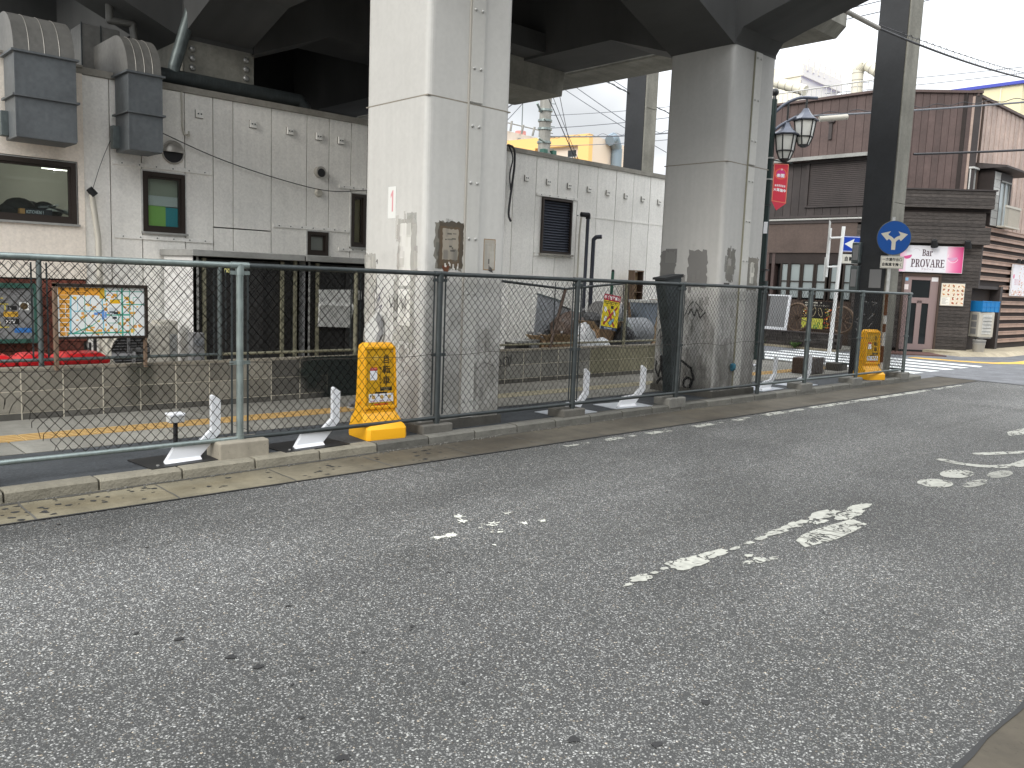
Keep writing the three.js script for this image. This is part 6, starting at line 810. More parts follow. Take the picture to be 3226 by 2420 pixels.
// ------------------------------------------------------------------ tall square columns of the bridge over the side street
{
  const c1 = thing('bridge_column', 'tall bare concrete column carrying round blue sign, right', 'column'); 
  P(c1, 'shaft', loft([ringXZ(15.56, 16.1, -7.29, -6.74, 0, 0.02), ringXZ(15.56, 16.1, -7.29, -6.74, 3.27, 0.02), ringXZ(15.57, 16.09, -7.28, -6.75, 3.275, 0.02), ringXZ(15.56, 16.1, -7.29, -6.74, 3.28, 0.02), ringXZ(15.56, 16.1, -7.29, -6.74, 15, 0.02)]), M(0.3, 0.29, 0.25, { map: T.concrete, bump: T.concreteH, bs: 0.004 }));
  P(c1, 'shaded_side', bb(15.545, 15.556, 0, 15, -7.285, -6.76), mt.shadedSide); P(c1, 'edge_plate', bb(15.55, 15.6, 0, 15, -6.745, -6.73), mt.concLight);  // thin dark sheet on the left face paints its shade
  for (const [y0, y1] of [[2.16, 2.55], [1.66, 2.12]]) { const g = G(c1, 'switch_box'); P(g, 'case', rb(0.1, y1 - y0, 0.16, 0.02, 15.5, (y0 + y1) / 2, -7.3), mt.galvMid); P(g, 'cover', rb(0.02, (y1 - y0) * 0.7, 0.1, 0.008, 15.447, (y0 + y1) / 2, -7.3), mt.boardGrey); }
  P(c1, 'notice', bb(15.535, 15.544, 1.72, 2.06, -6.98, -6.76).translate(0, 0, -0.06), mt.boardGrey, 'faded grey paper notice'); P(c1, 'graffiti', quad([15.542, 0.5, -7.3], [15.542, 0.5, -6.8], [15.542, 1.6, -6.8], [15.542, 1.6, -7.3]), decalMat(canvasTex(200, 440, (x) => { x.clearRect(0, 0, 200, 440); x.strokeStyle = 'rgba(170,170,170,.4)'; x.lineWidth = 7; for (let i = 0; i < 14; i++) { x.beginPath(); const a = rr(20, 160), b = rr(20, 400); x.moveTo(a, b); x.lineTo(a + rr(-30, 40), b + rr(-10, 20)); x.lineTo(a + rr(-30, 40), b + rr(10, 50)); x.stroke(); } })));
  const c2 = thing('bridge_column', 'far tall concrete column seen between the two pillars', 'column');
  P(c2, 'shaft', [bb(17.75, 18.22, 0, 9.0, -14.95, -14.32), bb(17.74, 18.23, 6.2, 6.215, -14.96, -14.31), bb(17.74, 18.23, 3.9, 3.915, -14.96, -14.31)], M(0.3, 0.29, 0.25, { map: T.concrete, bump: T.concreteH, bs: 0.004 })); P(c2, 'shaded_side', bb(17.73, 17.745, 0, 9, -14.96, -14.34), mt.shadedSide); P(c2, 'edge_plate', bb(17.735, 17.78, 0, 9, -14.33, -14.305), mt.concLight); P(c2, 'head', bb(17.6, 18.4, 9, 9.4, -15.1, -14.1), mt.concLight);  // dark left sheet again stands for shade on the concrete
}
// ------------------------------------------------------------------ round direction sign
{
  const s = thing('direction_sign', 'round blue sign with two white diverging arrows on rusty pole', 'road sign', [15.28, PY, -6.58]);
  P(s, 'pole', [rod([0.05, 0, 0], [0.0, 2.25, 0], 0.03, 0.03, 12), rod([0, 2.25, 0], [0, 2.9, 0], 0.029, 0.029, 12)], mt.whiteDull); PP(s, 'rust_patch', [rod([0.04, 0.3, 0], [0.033, 0.6, 0], 0.0306, 0.0306, 12), rod([0.02, 1.15, 0], [0.012, 1.55, 0], 0.0306, 0.0306, 12), rod([0.028, 0.85, 0], [0.024, 1.0, 0], 0.0306, 0.0306, 12)], mt.rust);
  const face = G(s, 'sign_face', 'round blue plate with diverging arrows'); face.position.set(-0.03, 2.53, 0.05); face.rotation.y = -0.78;
  const d = new THREE.CylinderGeometry(0.3, 0.3, 0.008, 48); d.rotateX(Math.PI / 2); P(face, 'disc', d, mt.signBlue); const t = new THREE.TorusGeometry(0.298, 0.006, 8, 48); P(face, 'rim', t, mt.galvMid);
  P(face, 'print', new THREE.CircleGeometry(0.292, 48).translate(0, 0, 0.0062), printMat(canvasTex(384, 384, (x) => {
    x.fillStyle = '#1a4f97'; x.fillRect(0, 0, 384, 384); x.fillStyle = '#c9c3b4'; x.strokeStyle = '#c9c3b4'; x.lineWidth = 46; x.lineJoin = 'round'; x.beginPath(); x.moveTo(192, 330); x.lineTo(192, 235); x.stroke();
    x.lineWidth = 38; x.beginPath(); x.moveTo(192, 252); x.quadraticCurveTo(180, 196, 112, 178); x.moveTo(192, 252); x.quadraticCurveTo(204, 196, 272, 178); x.stroke();
    for (const m of [1, -1]) { x.beginPath(); const f = (a, b) => [192 + m * (a - 192), b]; x.moveTo(...f(36, 146)); x.lineTo(...f(150, 116)); x.lineTo(...f(124, 150)); x.lineTo(...f(136, 200)); x.lineTo(...f(112, 226)); x.closePath(); x.fill(); }
  }), 0.4));
  const pl = G(s, 'sub_plate', 'white plate lettered 一方通行出口 自転車を除く'); pl.position.set(-0.02, 2.1, 0.05); pl.rotation.y = -0.78;
  P(pl, 'plate', rb(0.41, 0.22, 0.008, 0.004), mt.whiteDull); P(pl, 'print', quad([-0.2, -0.105, 0.006], [0.2, -0.105, 0.006], [0.2, 0.105, 0.006], [-0.2, 0.105, 0.006]), printMat(canvasTex(400, 210, (x) => { x.fillStyle = '#cfcabd'; x.fillRect(0, 0, 400, 210); x.strokeStyle = '#3a3a38'; x.lineWidth = 4; x.strokeRect(8, 8, 384, 194); jp(x, '一方通行出口', 26, 28, 56, 9, '#1d1d1d', 59); jp(x, '自転車を除く', 22, 116, 58, 9, '#1d1d1d', 60); })));
}
// ------------------------------------------------------------------ one-way sign on a white pole
{
  const s = thing('one_way_sign', 'white pole with blue one-way arrow sign across the side street', 'road sign', [20.8, 0, -10.3]);
  P(s, 'pole', [rod([0, 0, 0], [0.06, 0.85, 0], 0.05, 0.05, 12), rod([0.06, 0.85, 0], [0.32, 3.3, -0.05], 0.045, 0.045, 12)], mt.whitePaint);
  for (const y of [3.02, 2.28]) P(s, 'arm', rod([0.28, y, -0.04], [0.04, y - 0.02, -0.26], 0.024, 0.024, 8), mt.whitePaint); P(s, 'back_post', rod([0.08, 2.0, -0.3], [0.1, 3.25, -0.3], 0.042, 0.042, 10), mt.whitePaint); 
  const e = G(s, 'edge_on_sign'); P(e, 'plate', bb(-0.012, 0.012, 2.6, 3.42, -0.3, 0.3).rotateY(2.0).translate(0.06, 0, -0.3), mt.whiteDull); P(e, 'plate', bb(-0.012, 0.012, 1.9, 2.5, -0.22, 0.22).rotateY(2.0).translate(0.02, 0, -0.32), mt.whiteDull);
  const f = G(s, 'arrow_plate', 'blue plate with white left arrow'); f.position.set(0.62, 2.86, 0.28); f.rotation.y = -0.72;
  P(f, 'plate', rb(0.94, 0.4, 0.012, 0.005), mt.signBlue); P(f, 'print', quad([-0.46, -0.19, 0.0085], [0.46, -0.19, 0.0085], [0.46, 0.19, 0.0085], [-0.46, 0.19, 0.0085]), printMat(canvasTex(460, 190, (x) => { x.fillStyle = '#e4e6ea'; x.fillRect(0, 0, 460, 190); x.fillStyle = '#0d3fae'; x.fillRect(7, 7, 446, 176); x.fillStyle = '#ebebe6'; x.beginPath(); x.moveTo(24, 95); x.lineTo(150, 26); x.lineTo(140, 68); x.lineTo(420, 68); x.lineTo(420, 122); x.lineTo(140, 122); x.lineTo(150, 164); x.closePath(); x.fill(); }), 0.4));
  const g = G(s, 'sub_plate', 'white plate lettered 自転車を除く'); g.position.set(0.55, 2.48, 0.28); g.rotation.y = -0.72; P(g, 'plate', rb(0.84, 0.24, 0.012, 0.005), mt.whiteDull); P(g, 'print', quad([-0.41, -0.11, 0.0085], [0.41, -0.11, 0.0085], [0.41, 0.11, 0.0085], [-0.41, 0.11, 0.0085]), printMat(canvasTex(480, 130, (x) => { x.fillStyle = '#d6d2c6'; x.fillRect(0, 0, 480, 130); jp(x, '自転車を除く', 34, 34, 66, 10, '#1d1d1d', 72); })));
}
// ------------------------------------------------------------------ street lamp
{
  const s = thing('street_lamp', 'dark green street lamp with two hexagonal lanterns on curved arms', 'street lamp', [16.75, PY, -10.0]);
  P(s, 'pole', [rod([0, 0, 0], [0, 0.3, 0], 0.2, 0.17, 20), rod([0, 0.3, 0], [0, 1.55, 0], 0.15, 0.125, 20), rod([0, 1.55, 0], [0, 1.72, 0], 0.15, 0.15, 20), rod([0, 1.72, 0], [0, 5.6, 0], 0.085, 0.062, 16)], mt.lampGreen);
  for (const y of [1.66, 1.95, 3.35, 3.9, 4.35]) P(s, 'band', rod([0, y, 0], [0, y + 0.03, 0], y < 2 ? 0.155 : 0.09, y < 2 ? 0.155 : 0.09, 16), y > 3.8 ? mt.steelBolt : mt.lampBlack);
  P(s, 'finial', [new THREE.SphereGeometry(0.085, 16, 12).translate(0, 5.75, 0), rod([0, 5.58, 0], [0, 5.7, 0], 0.05, 0.03, 12)], mt.lampBlack);
  // arm reaches along the road (mostly +x, slightly towards the street), seen from the left
  const D = V(0.78, 0, 0.62).normalize();
  const along = (u, y) => [D.x * u, y, D.z * u];
  P(s, 'arm', [tube([along(0, 5.3), along(0.25, 5.52), along(0.55, 5.66), along(0.95, 5.68)], 0.034, 20, 10), rod(along(-0.12, 5.22), along(0, 5.34), 0.035, 0.035, 10)], mt.lampArm); P(s, 'arm', [tube([along(0, 4.92), along(0.2, 5.08), along(0.5, 5.26)], 0.032, 16, 10), rod(along(-0.12, 4.85), along(0, 4.95), 0.034, 0.034, 10)], mt.lampArm);
  const lantern = (u, yTop, hang) => {
    const L = G(s, 'lantern'), [x, , z] = along(u, 0), hex = (r, y) => Array.from({ length: 6 }, (_, i) => { const a = i / 6 * 6.2832 + 0.2; return [x + r * Math.cos(a), y, z - r * Math.sin(a)]; });
    P(L, 'stem', rod([x, yTop, z], [x, yTop + hang, z], 0.022, 0.022, 10), mt.lampBlack);
    P(L, 'roof', loft([hex(0.29, yTop - 0.23), hex(0.295, yTop - 0.21), hex(0.17, yTop - 0.13), hex(0.1, yTop - 0.05), hex(0.055, yTop + 0.03)]), mt.lampArm);
    P(L, 'glass', loft([hex(0.105, yTop - 0.74), hex(0.175, yTop - 0.57), hex(0.222, yTop - 0.24)]), mt.opal);
    const a = hex(0.11, yTop - 0.745), b = hex(0.182, yTop - 0.57), c = hex(0.23, yTop - 0.232), fr = [];
    for (let i = 0; i < 6; i++) { const j = (i + 1) % 6; fr.push(rod(a[i], b[i], 0.015, 0.015, 6), rod(b[i], c[i], 0.016, 0.016, 6), rod(a[i], a[j], 0.015, 0.015, 6), rod(b[i], b[j], 0.015, 0.015, 6)); }
    P(L, 'frame', fr, mt.lampBlack); P(L, 'base', loft([hex(0.06, yTop - 0.79), hex(0.115, yTop - 0.75)]), mt.lampBlack);
  };
  lantern(0.72, 5.42, 0.25); lantern(0.32, 5.1, 0.5);
  P(s, 'banner_arm', [rod(along(0, 4.34), along(0.5, 4.28), 0.014, 0.014, 8), rod(along(0, 3.62), along(0.05, 3.62), 0.014, 0.014, 8)], mt.lampGreen);
  const q = (u, y) => [D.x * u, y, D.z * u], bn = G(s, 'banner', 'red and pink pennant with white characters');
  const tex = canvasTex(200, 560, (x, w, h) => { x.fillStyle = '#e03a4e'; x.fillRect(0, 0, w, h); x.strokeStyle = '#f39a72'; x.lineWidth = 8; x.strokeRect(6, 6, w - 12, h - 12); x.strokeStyle = '#f3734e'; x.lineWidth = 16; x.beginPath(); x.arc(100, 150, 74, 0, 7); x.stroke(); x.fillStyle = '#e23a86'; x.beginPath(); x.arc(100, 150, 62, 0, 7); x.fill(); jp(x, '楽園', 48, 150, 52, 8, '#fff', 54); x.fillStyle = '#f3c6ce'; x.beginPath(); x.arc(110, 84, 14, 0, 7); x.fill(); x.fillStyle = '#f7dfe2'; for (let i = 0; i < 6; i++) x.fillRect(30 + i * 25, 308, 18, 30); jp(x, '大募集中', 16, 366, 42, 8, '#fff', 44); x.fillStyle = '#fbeef0'; x.fillRect(20, 440, 0, 0); });
  const sh = quad(q(0.1, 3.46), q(0.43, 3.42), q(0.43, 4.26), q(0.1, 4.26)); P(bn, 'cloth', sh, (() => { const m = printMat(tex, 0.7); m.side = THREE.DoubleSide; return m; })());
  const tri = new THREE.BufferGeometry(); tri.setAttribute('position', new THREE.Float32BufferAttribute([...q(0.1, 3.46), ...q(0.22, 3.26), ...q(0.43, 3.42)], 3)); tri.computeVertexNormals(); P(bn, 'tip', tri, M(0.72, 0.05, 0.09, { side: true }));
  P(s, 'number_tag', bb(-0.04, 0.04, 2.75, 3.0, 0.07, 0.09).rotateY(-0.9), mt.white);
}

// ------------------------------------------------------------------ bar building on the corner
{
  const b = thing('bar_building', 'two-storey brown corner building with a bar on the ground floor', 'building');
  const TH = -Math.atan2(0.75, 0.66), P0 = [26.03, 0, -8.74], toB = (g) => { g.rotateY(TH); g.translate(...P0); return g; };
  const bB = (u0, u1, y0, y1, d0, d1) => toB(bb(u0, u1, y0, y1, d0, d1));
  const XA = 24.2, ZA1 = -10.87, pick = (a) => a[Math.floor(rnd() * a.length)];
  P(b, 'core', [bb(24.5, 36, 0, 7.25, -16.2, -11.0), bb(25.5, 36, 3.7, 7.25, -11, -9.25), bb(26.5, 36, 0, 3.7, -11, -8.95), bB(-2.7, -0.6, 0, 7.2, -0.5, -0.12), bB(-0.62, 0, 0, 3.6, -0.5, -0.12)], mt.darkWall);
  // upper storey boards
  for (let z = -16.24, i = 0; z < ZA1 - 0.05; z += 0.262, i++) { const z1 = Math.min(z + 0.262, ZA1); P(b, 'wall_board', bb(XA, XA + 0.2, 5.5, 7.27 , z + 0.006, z1 - 0.006), pick(mt.brownWall)); if (z < -13.1 ) P(b, 'wall_board', bb(XA + 0.01, XA + 0.2, 3.86, 5.48, z + 0.006, z1 - 0.006), pick(mt.brownDark)); else P(b, 'wall_board', bb(XA + 0.01, XA + 0.2, 3.86, 4.14, z + 0.006, z1 - 0.006), pick(mt.brownDark)); }
  for (let u = -2.84; u < -0.52; u += 0.19) P(b, 'wall_board', bB(u + 0.005, Math.min(u + 0.185, -0.5), 4.6, 7.24, -0.12, 0), pick(mt.brownWall));
  P(b, 'corner_trim', bB(-0.5, -0.33, 4.58, 7.24, -0.12, 0.03), mt.brownDark[0]);
  for (let x = 25.66; x < 34; x += 0.2) P(b, 'wall_board', bb(x + 0.004, x + 0.196, 3.66, 7.16, -9.25, -9.1 + (Math.round(x * 5) % 2) * 0.012), pick(mt.pinkWall));
  P(b, 'drain_pipe', bars([[26.15, 3.8, -9.03], [26.15, 7.1, -9.03]], 0.035, 10), mt.brown);
  PP(b, 'roof_trim', [bb(XA - 0.1, XA + 0.2, 7.27, 7.34, -16.2, ZA1 - 0.02), bB(-2.86, -0.32, 7.24, 7.31, -0.12, 0.07), bb(25.7, 34.2, 7.17, 7.24, -9.25, -9.02)], mt.brownWall[1]); P(b, 'roof', prism([[24.35, 16.2], [24.35, 10.98], [25.78, 9.3], [36, 9.3], [36, 16.2]], 0.05).rotateX(-Math.PI / 2).translate(0, 7.2, 0), mt.conc);
  P(b, 'wall_bracket', [bb(XA - 0.06, XA - 0.005, 6.1, 6.6, -12.55, -12.45), bb(XA - 0.1, XA - 0.005, 6.58, 6.66, -12.57, -12.38)], mt.brownDark[1]);
  // shutter with eave above
  const sh = G(b, 'shutter'); for (let i = 0; i < 22; i++) P(sh, 'slat', bb(XA - 0.02, XA + 0.02, 4.2 + i * 0.056, 4.2 + i * 0.056 + 0.046, -13.05, -10.98), mt.brownDark[1]); P(sh, 'frame', [bb(XA - 0.06, XA + 0.1, 4.14, 5.46, -13.15, -13.06), bb(XA - 0.06, XA + 0.1, 4.14, 5.46, -10.97, -10.9), bb(XA - 0.05, XA + 0.1, 4.13, 4.19, -13.06, -10.97), bb(XA - 0.08, XA + 0.1, 5.43, 5.5, -13.06, -10.97)], mt.brownDark[0]); P(sh, 'backing', bb(XA + 0.03, XA + 0.06, 4.19, 5.43, -13.06, -10.97), mt.black);
  P(b, 'eave', [bb(XA - 0.34, XA, 5.56, 5.6, -14.1, -10.95), bb(XA - 0.34, XA - 0.31, 5.5, 5.56, -14.1, -10.95)], mt.shedTrim);
  P(b, 'gutter', [rod([XA - 0.12, 3.78, -16], [XA - 0.12, 3.78, -10.9], 0.035, 0.035, 10)], mt.whiteDull); PP(b, 'ledge', [bb(XA - 0.18, XA + 0.1, 3.82, 3.88, -16, -10.9), bb(XA - 0.1, XA + 0.1, 3.66, 3.74, -16, -10.9)], mt.brownDark[1]);
  P(b, 'fascia', [bb(XA - 0.06, XA + 0.1, 2.78, 3.66, -16, -11.42)], mt.brownFascia);
  for (let y = 0.03, i = 0; y < 3.6; y += 0.094, i++) P(b, 'siding_board', bb(XA - 0.1 + rr(-.006, .006), XA + 0.1, y, y + 0.086, -11.4, ZA1), pick(mt.siding));
  // shop front: dark frame, six tall panes
  const sf = G(b, 'shop_front'); P(sf, 'head', bb(XA - 0.02, XA + 0.1, 2.45, 2.78, -16, -11.42), mt.darkWall); P(sf, 'recess', bb(XA + 0.25, XA + 0.28, 0, 2.8, -14.6, -11.42), mt.black);
  const zs = [[-13.74, -13.55], [-13.44, -13.14], [-13.02, -12.7], [-12.58, -12.3], [-12.12, -11.88], [-11.71, -11.5]];
  for (const [a, c] of zs) { P(sf, 'pane', bb(XA + 0.02, XA + 0.03, 1.42, 2.43, a, c), mt.paleGlass); P(sf, 'frame', [bb(XA - 0.02, XA + 0.05, 1.36, 2.45, a - 0.055, a), bb(XA - 0.02, XA + 0.05, 1.36, 2.45, c, c + 0.055), bb(XA - 0.01, XA + 0.04, 1.9, 1.93, a, c)], mt.bronze); }
  P(sf, 'stall_riser', bb(XA + 0.03, XA + 0.1, 0, 1.36, -13.85, -11.42), mt.brown); P(sf, 'jamb', [bb(XA - 0.05, XA + 0.2, 0, 2.78, -14.35, -14.2), bb(XA - 0.03, XA + 0.2, 0, 2.78, -14.1, -14.0)], mt.brownWall[0]);
  const posterTex = canvasTex(440, 400, (x, w, h) => { x.fillStyle = '#15110f'; x.fillRect(0, 0, w, h); x.fillStyle = '#e8e4d4'; x.font = 'bold 30px sans-serif'; x.fillText('☆ Bar PROVARE', 10, 34); jp(x, 'で', 258, 10, 26, 4, '#e8e4d4'); x.fillText('☆', 400, 74); jp(x, '気軽に貸切りパーティー', 36, 50, 26, 3.5, '#e8e4d4', 33); const f = ['#c8622a', '#a3261e', '#e0a640', '#d8d0b8', '#6d8a34']; for (let i = 0; i < 160; i++) { x.fillStyle = f[Math.floor(rnd() * 5)]; const l = rnd() < .5; x.fillRect(l ? rr(6, 110) : rr(330, 430), rr(100, 380), rr(6, 26), rr(5, 18)); } x.strokeStyle = '#d9c9a0'; x.lineWidth = 5; for (const cx of [170, 270]) { x.beginPath(); x.ellipse(cx, 160, 26, 66, cx > 200 ? -.3 : .3, 0, 7); x.stroke(); } x.fillStyle = '#b9b94a'; x.fillRect(0, 250, 320, 150); x.fillStyle = '#e3dc86'; for (let i = 0; i < 40; i++) x.fillRect(rr(6, 300), rr(256, 390), rr(10, 30), 5); x.fillStyle = '#3a7a3a'; for (let i = 0; i < 30; i++) x.fillRect(rr(170, 270), rr(300, 390), 8, 16); });
  P(b, 'poster', quad([XA - 0.004, 0.5, -12.95], [XA - 0.004, 0.5, -12.0], [XA - 0.004, 1.33, -12.0], [XA - 0.004, 1.33, -12.95]), printMat(posterTex), 'colourful party poster'); P(b, 'poster_frame', bb(XA, XA + 0.03, 0.46, 1.36, -13.0, -11.95), mt.brown);
  // corner face: stacked siding bands, sign, door
  const bands = [[4.08, 4.56, -2.86, 0.2, 0.26], [3.58, 4.0, -2.86, 0.06, 0.12], [3.1, 3.56, -2.86, 0.2, 0.2]];
  for (const [y0, y1, u0, u1, d] of bands) { P(b, 'band_core', bB(u0, u1, y0, y1, -0.12, d - 0.03), mt.darkWall); for (let y = y0, i = 0; y < y1 - 0.05; y += 0.094, i++) P(b, 'siding_board', bB(u0, u1 + 0.003, y + 0.004, y + 0.09, d - 0.03, d + rr(-0.006, 0.006)), pick(mt.siding)); }
  P(b, 'band_cap', bB(-2.86, 0.24, 4.56, 4.6, -0.12, 0.3), mt.brownDark[0]); P(b, 'band_soffit', bB(-2.86, 0.2, 4.0, 4.07, -0.12, 0.06), mt.darkWall);
  for (let y = 0.1, i = 0; y < 3.06; y += 0.094, i++) { P(b, 'siding_board', bB(-0.93, 0.1 - (y < 1.86 ? 0.16 : 0), y, y + 0.086, -0.04, rr(-0.006, 0.006)), pick(mt.siding)); if (y > 2.2) P(b, 'siding_board', bB(-2.86, -0.935, y, y + 0.086, -0.04, rr(-0.006, 0.006)), pick(mt.siding)); else P(b, 'siding_board', bB(-2.86, -2.0, y, y + 0.086, -0.04, rr(-0.006, 0.006)), pick(mt.siding)); }
  const dr = G(b, 'door'); P(dr, 'leaf', [bB(-1.93, -1.72, 0.06, 2.18, -0.06, -0.02), bB(-1.53, -1.39, 0.06, 1.48, -0.06, -0.02), bB(-1.2, -0.98, 0.06, 2.18, -0.06, -0.02), bB(-1.72, -1.2, 2.06, 2.18, -0.06, -0.02), bB(-1.72, -1.2, 1.4, 1.56, -0.06, -0.02).translate(0, 0.0005, 0), bB(-1.72, -1.53, 0.06, 0.23, -0.06, -0.02), bB(-1.39, -1.2, 0.06, 0.23, -0.06, -0.02)], mt.doorMauve);
  P(dr, 'pane', bB(-1.72, -1.2, 1.56, 2.06, -0.055, -0.045), mt.darkGlass); P(dr, 'pane', bB(-1.72, -1.53, 0.23, 1.4, -0.055, -0.045), mt.darkGlass); P(dr, 'pane', bB(-1.39, -1.2, 0.23, 1.4, -0.055, -0.045), mt.darkGlass); P(dr, 'frame', [bB(-2.0, -1.93, 0, 2.25, -0.08, 0.03), bB(-0.98, -0.93, 0, 2.25, -0.08, 0.03), bB(-1.93, -0.98, 2.18, 2.25, -0.08, 0.03)], mt.brown); P(dr, 'sill', bB(-1.95, -0.96, 0.0, 0.06, -0.08, 0.02), mt.blackMatte);
  P(dr, 'sticker', bB(-1.9, -1.82, 2.03, 2.12, -0.02, -0.017), M(0.25, 0.5, 0.7)); P(dr, 'sticker', bB(-1.95, -1.8, 1.78, 1.93, -0.02, -0.017), M(0.8, 0.72, 0.7)); P(dr, 'sticker', bB(-1.18, -1.0, 2.03, 2.15, -0.02, -0.017), M(0.8, 0.78, 0.78));
  const qB = (u0, u1, y0, y1, d) => toB(quad([u0, y0, d], [u1, y0, d], [u1, y1, d], [u0, y1, d]));
  const sg = G(b, 'shop_sign', 'white and pink sign reading Bar PROVARE'); P(sg, 'panel', bB(-2.35, -0.42, 2.28, 3.03, 0.02, 0.09), mt.white); P(sg, 'print', qB(-2.34, -0.43, 2.29, 3.02, 0.0925), printMat(canvasTex(1000, 382, (x, w, h) => {
    x.fillStyle = '#e9e8ec'; x.fillRect(0, 0, w, h); const g = x.createLinearGradient(760, 0, 1000, 0); g.addColorStop(0, '#f2dbe4'); g.addColorStop(.5, '#e889ae'); g.addColorStop(1, '#d94a86'); x.fillStyle = g; x.fillRect(770, 0, 230, h); const g2 = x.createLinearGradient(0, 0, 220, 0); g2.addColorStop(0, '#e06a9a'); g2.addColorStop(1, '#eae9ed'); x.fillStyle = g2; x.fillRect(0, 0, 200, h);
    x.fillStyle = '#d25a90'; x.beginPath(); x.ellipse(210, 150, 60, 44, -.3, 0, 3.3); x.fill(); x.strokeStyle = '#f4f2f5'; x.lineWidth = 6; x.beginPath(); x.ellipse(860, 150, 76, 84, .2, .2, 3.4); x.stroke(); x.fillStyle = '#d9a4c4'; x.beginPath(); x.ellipse(850, 160, 70, 46, -.1, 0, 3.2); x.fill(); x.strokeStyle = 'rgba(160,140,150,.5)'; x.lineWidth = 4; x.beginPath(); x.arc(330, 90, 50, 3.6, 6); x.stroke(); x.beginPath(); x.moveTo(280, 320); x.quadraticCurveTo(500, 250, 760, 340); x.stroke();
    x.fillStyle = '#3a1024'; x.save(); x.translate(488, 146); x.scale(0.72, 1.12); x.font = 'bold 118px serif'; x.textAlign = 'center'; x.fillText('Bar', 0, 0); x.restore(); x.save(); x.translate(505, 312); x.scale(0.72, 1.2); x.font = 'bold 136px serif'; x.textAlign = 'center'; x.fillText('PROVARE', 0, 0); x.restore(); jp(x, 'プロバーレ', 420, 328, 30, 3, '#8a5a6c', 38);
  }), 0.35));
  for (const u of [-2.1, -1.31, -0.41]) { const s = G(b, 'sign_spotlight'); P(s, 'arm', toB(rod([u, 3.2, 0.02], [u, 3.15, 0.3], 0.018, 0.018, 8)), mt.black); P(s, 'head', toB(rod([u - 0.02, 3.18, 0.3], [u + 0.03, 3.0, 0.22], 0.07, 0.1, 14)), mt.blackMatte); }
  P(b, 'menu_panel', bB(-0.91, -0.27, 1.36, 2.0, 0.01, 0.03), mt.whiteDull); P(b, 'menu_print', qB(-0.9, -0.28, 1.37, 1.99, 0.0325), printMat(canvasTex(400, 400, (x) => { x.fillStyle = '#e6d9c2'; x.fillRect(0, 0, 400, 400); const f = ['#b5502e', '#8a2e22', '#d28a4a', '#caa26a', '#6e3a26', '#d8b48a']; for (let r = 0; r < 5; r++) for (let c = 0; c < 5; c++) { if (r > 2 && c < 2) continue; const cx = 42 + c * 80 + (c > 1 ? 12 : 0), cy = 46 + r * 76; x.fillStyle = '#efe6d6'; x.beginPath(); x.arc(cx, cy, 33, 0, 7); x.fill(); for (let i = 0; i < 9; i++) { x.fillStyle = f[Math.floor(rnd() * 6)]; x.beginPath(); x.arc(cx + rr(-18, 18), cy + rr(-18, 18), rr(5, 13), 0, 7); x.fill(); } } x.fillStyle = '#f4f0e6'; x.fillRect(10, 250, 150, 140); x.fillStyle = '#8c8478'; for (let i = 0; i < 8; i++) x.fillRect(20, 262 + i * 15, rr(60, 125), 5); })), 'menu board with food pictures');
  // street side: dark wall with pink ledges, niche, upper window
  const ZC = -8.74;
  P(b, 'side_wall', [bb(26.2, 34, 1.95, 3.62, ZC - 0.2, ZC - 0.05), bb(28.05, 34, 0, 1.95, ZC - 0.2, ZC - 0.05)], mt.darkWall); P(b, 'edge_post', [bb(26.12, 26.22, 1.9, 3.65, ZC - 0.2, ZC + 0.06), bb(28.0, 28.2, 0, 1.97, ZC - 0.3, ZC + 0.07), bb(26.22, 28.0, 1.88, 1.97, ZC - 0.2, ZC + 0.02)], mt.brownDark[0]);
  for (let y = 0.28, i = 0; y < 3.6; y += 0.232, i++) { const x0 = y < 1.97 ? 28.2 : 26.23, g = bb(x0, 34, y, y + 0.1, ZC - 0.05, ZC + 0.02); P(b, 'ledge_slat', [g, bb(x0, 34, y + 0.095, y + 0.112, ZC - 0.06, ZC + 0.05)], mt.slatPink); }
  P(b, 'niche', [bb(26.15, 28.0, 0, 1.9, ZC - 0.95, ZC - 0.9)], mt.black); P(b, 'side_door', [bb(27.35, 27.98, 0.08, 1.86, ZC - 0.32, ZC - 0.28)], mt.doorMauve); PP(b, 'door_posters', [bb(27.4, 27.7, 1.2, 1.7, ZC - 0.28, ZC - 0.272), bb(27.42, 27.75, 0.9, 1.12, ZC - 0.28, ZC - 0.272)], mt.whiteDull); P(b, 'door_posters', [bb(27.72, 27.92, 1.0, 1.5, ZC - 0.28, ZC - 0.272)], M(0.6, 0.45, 0.4)); P(b, 'door_edge', [bb(27.31, 27.35, 0.02, 1.88, ZC - 0.34, ZC - 0.26)], mt.whiteDull);
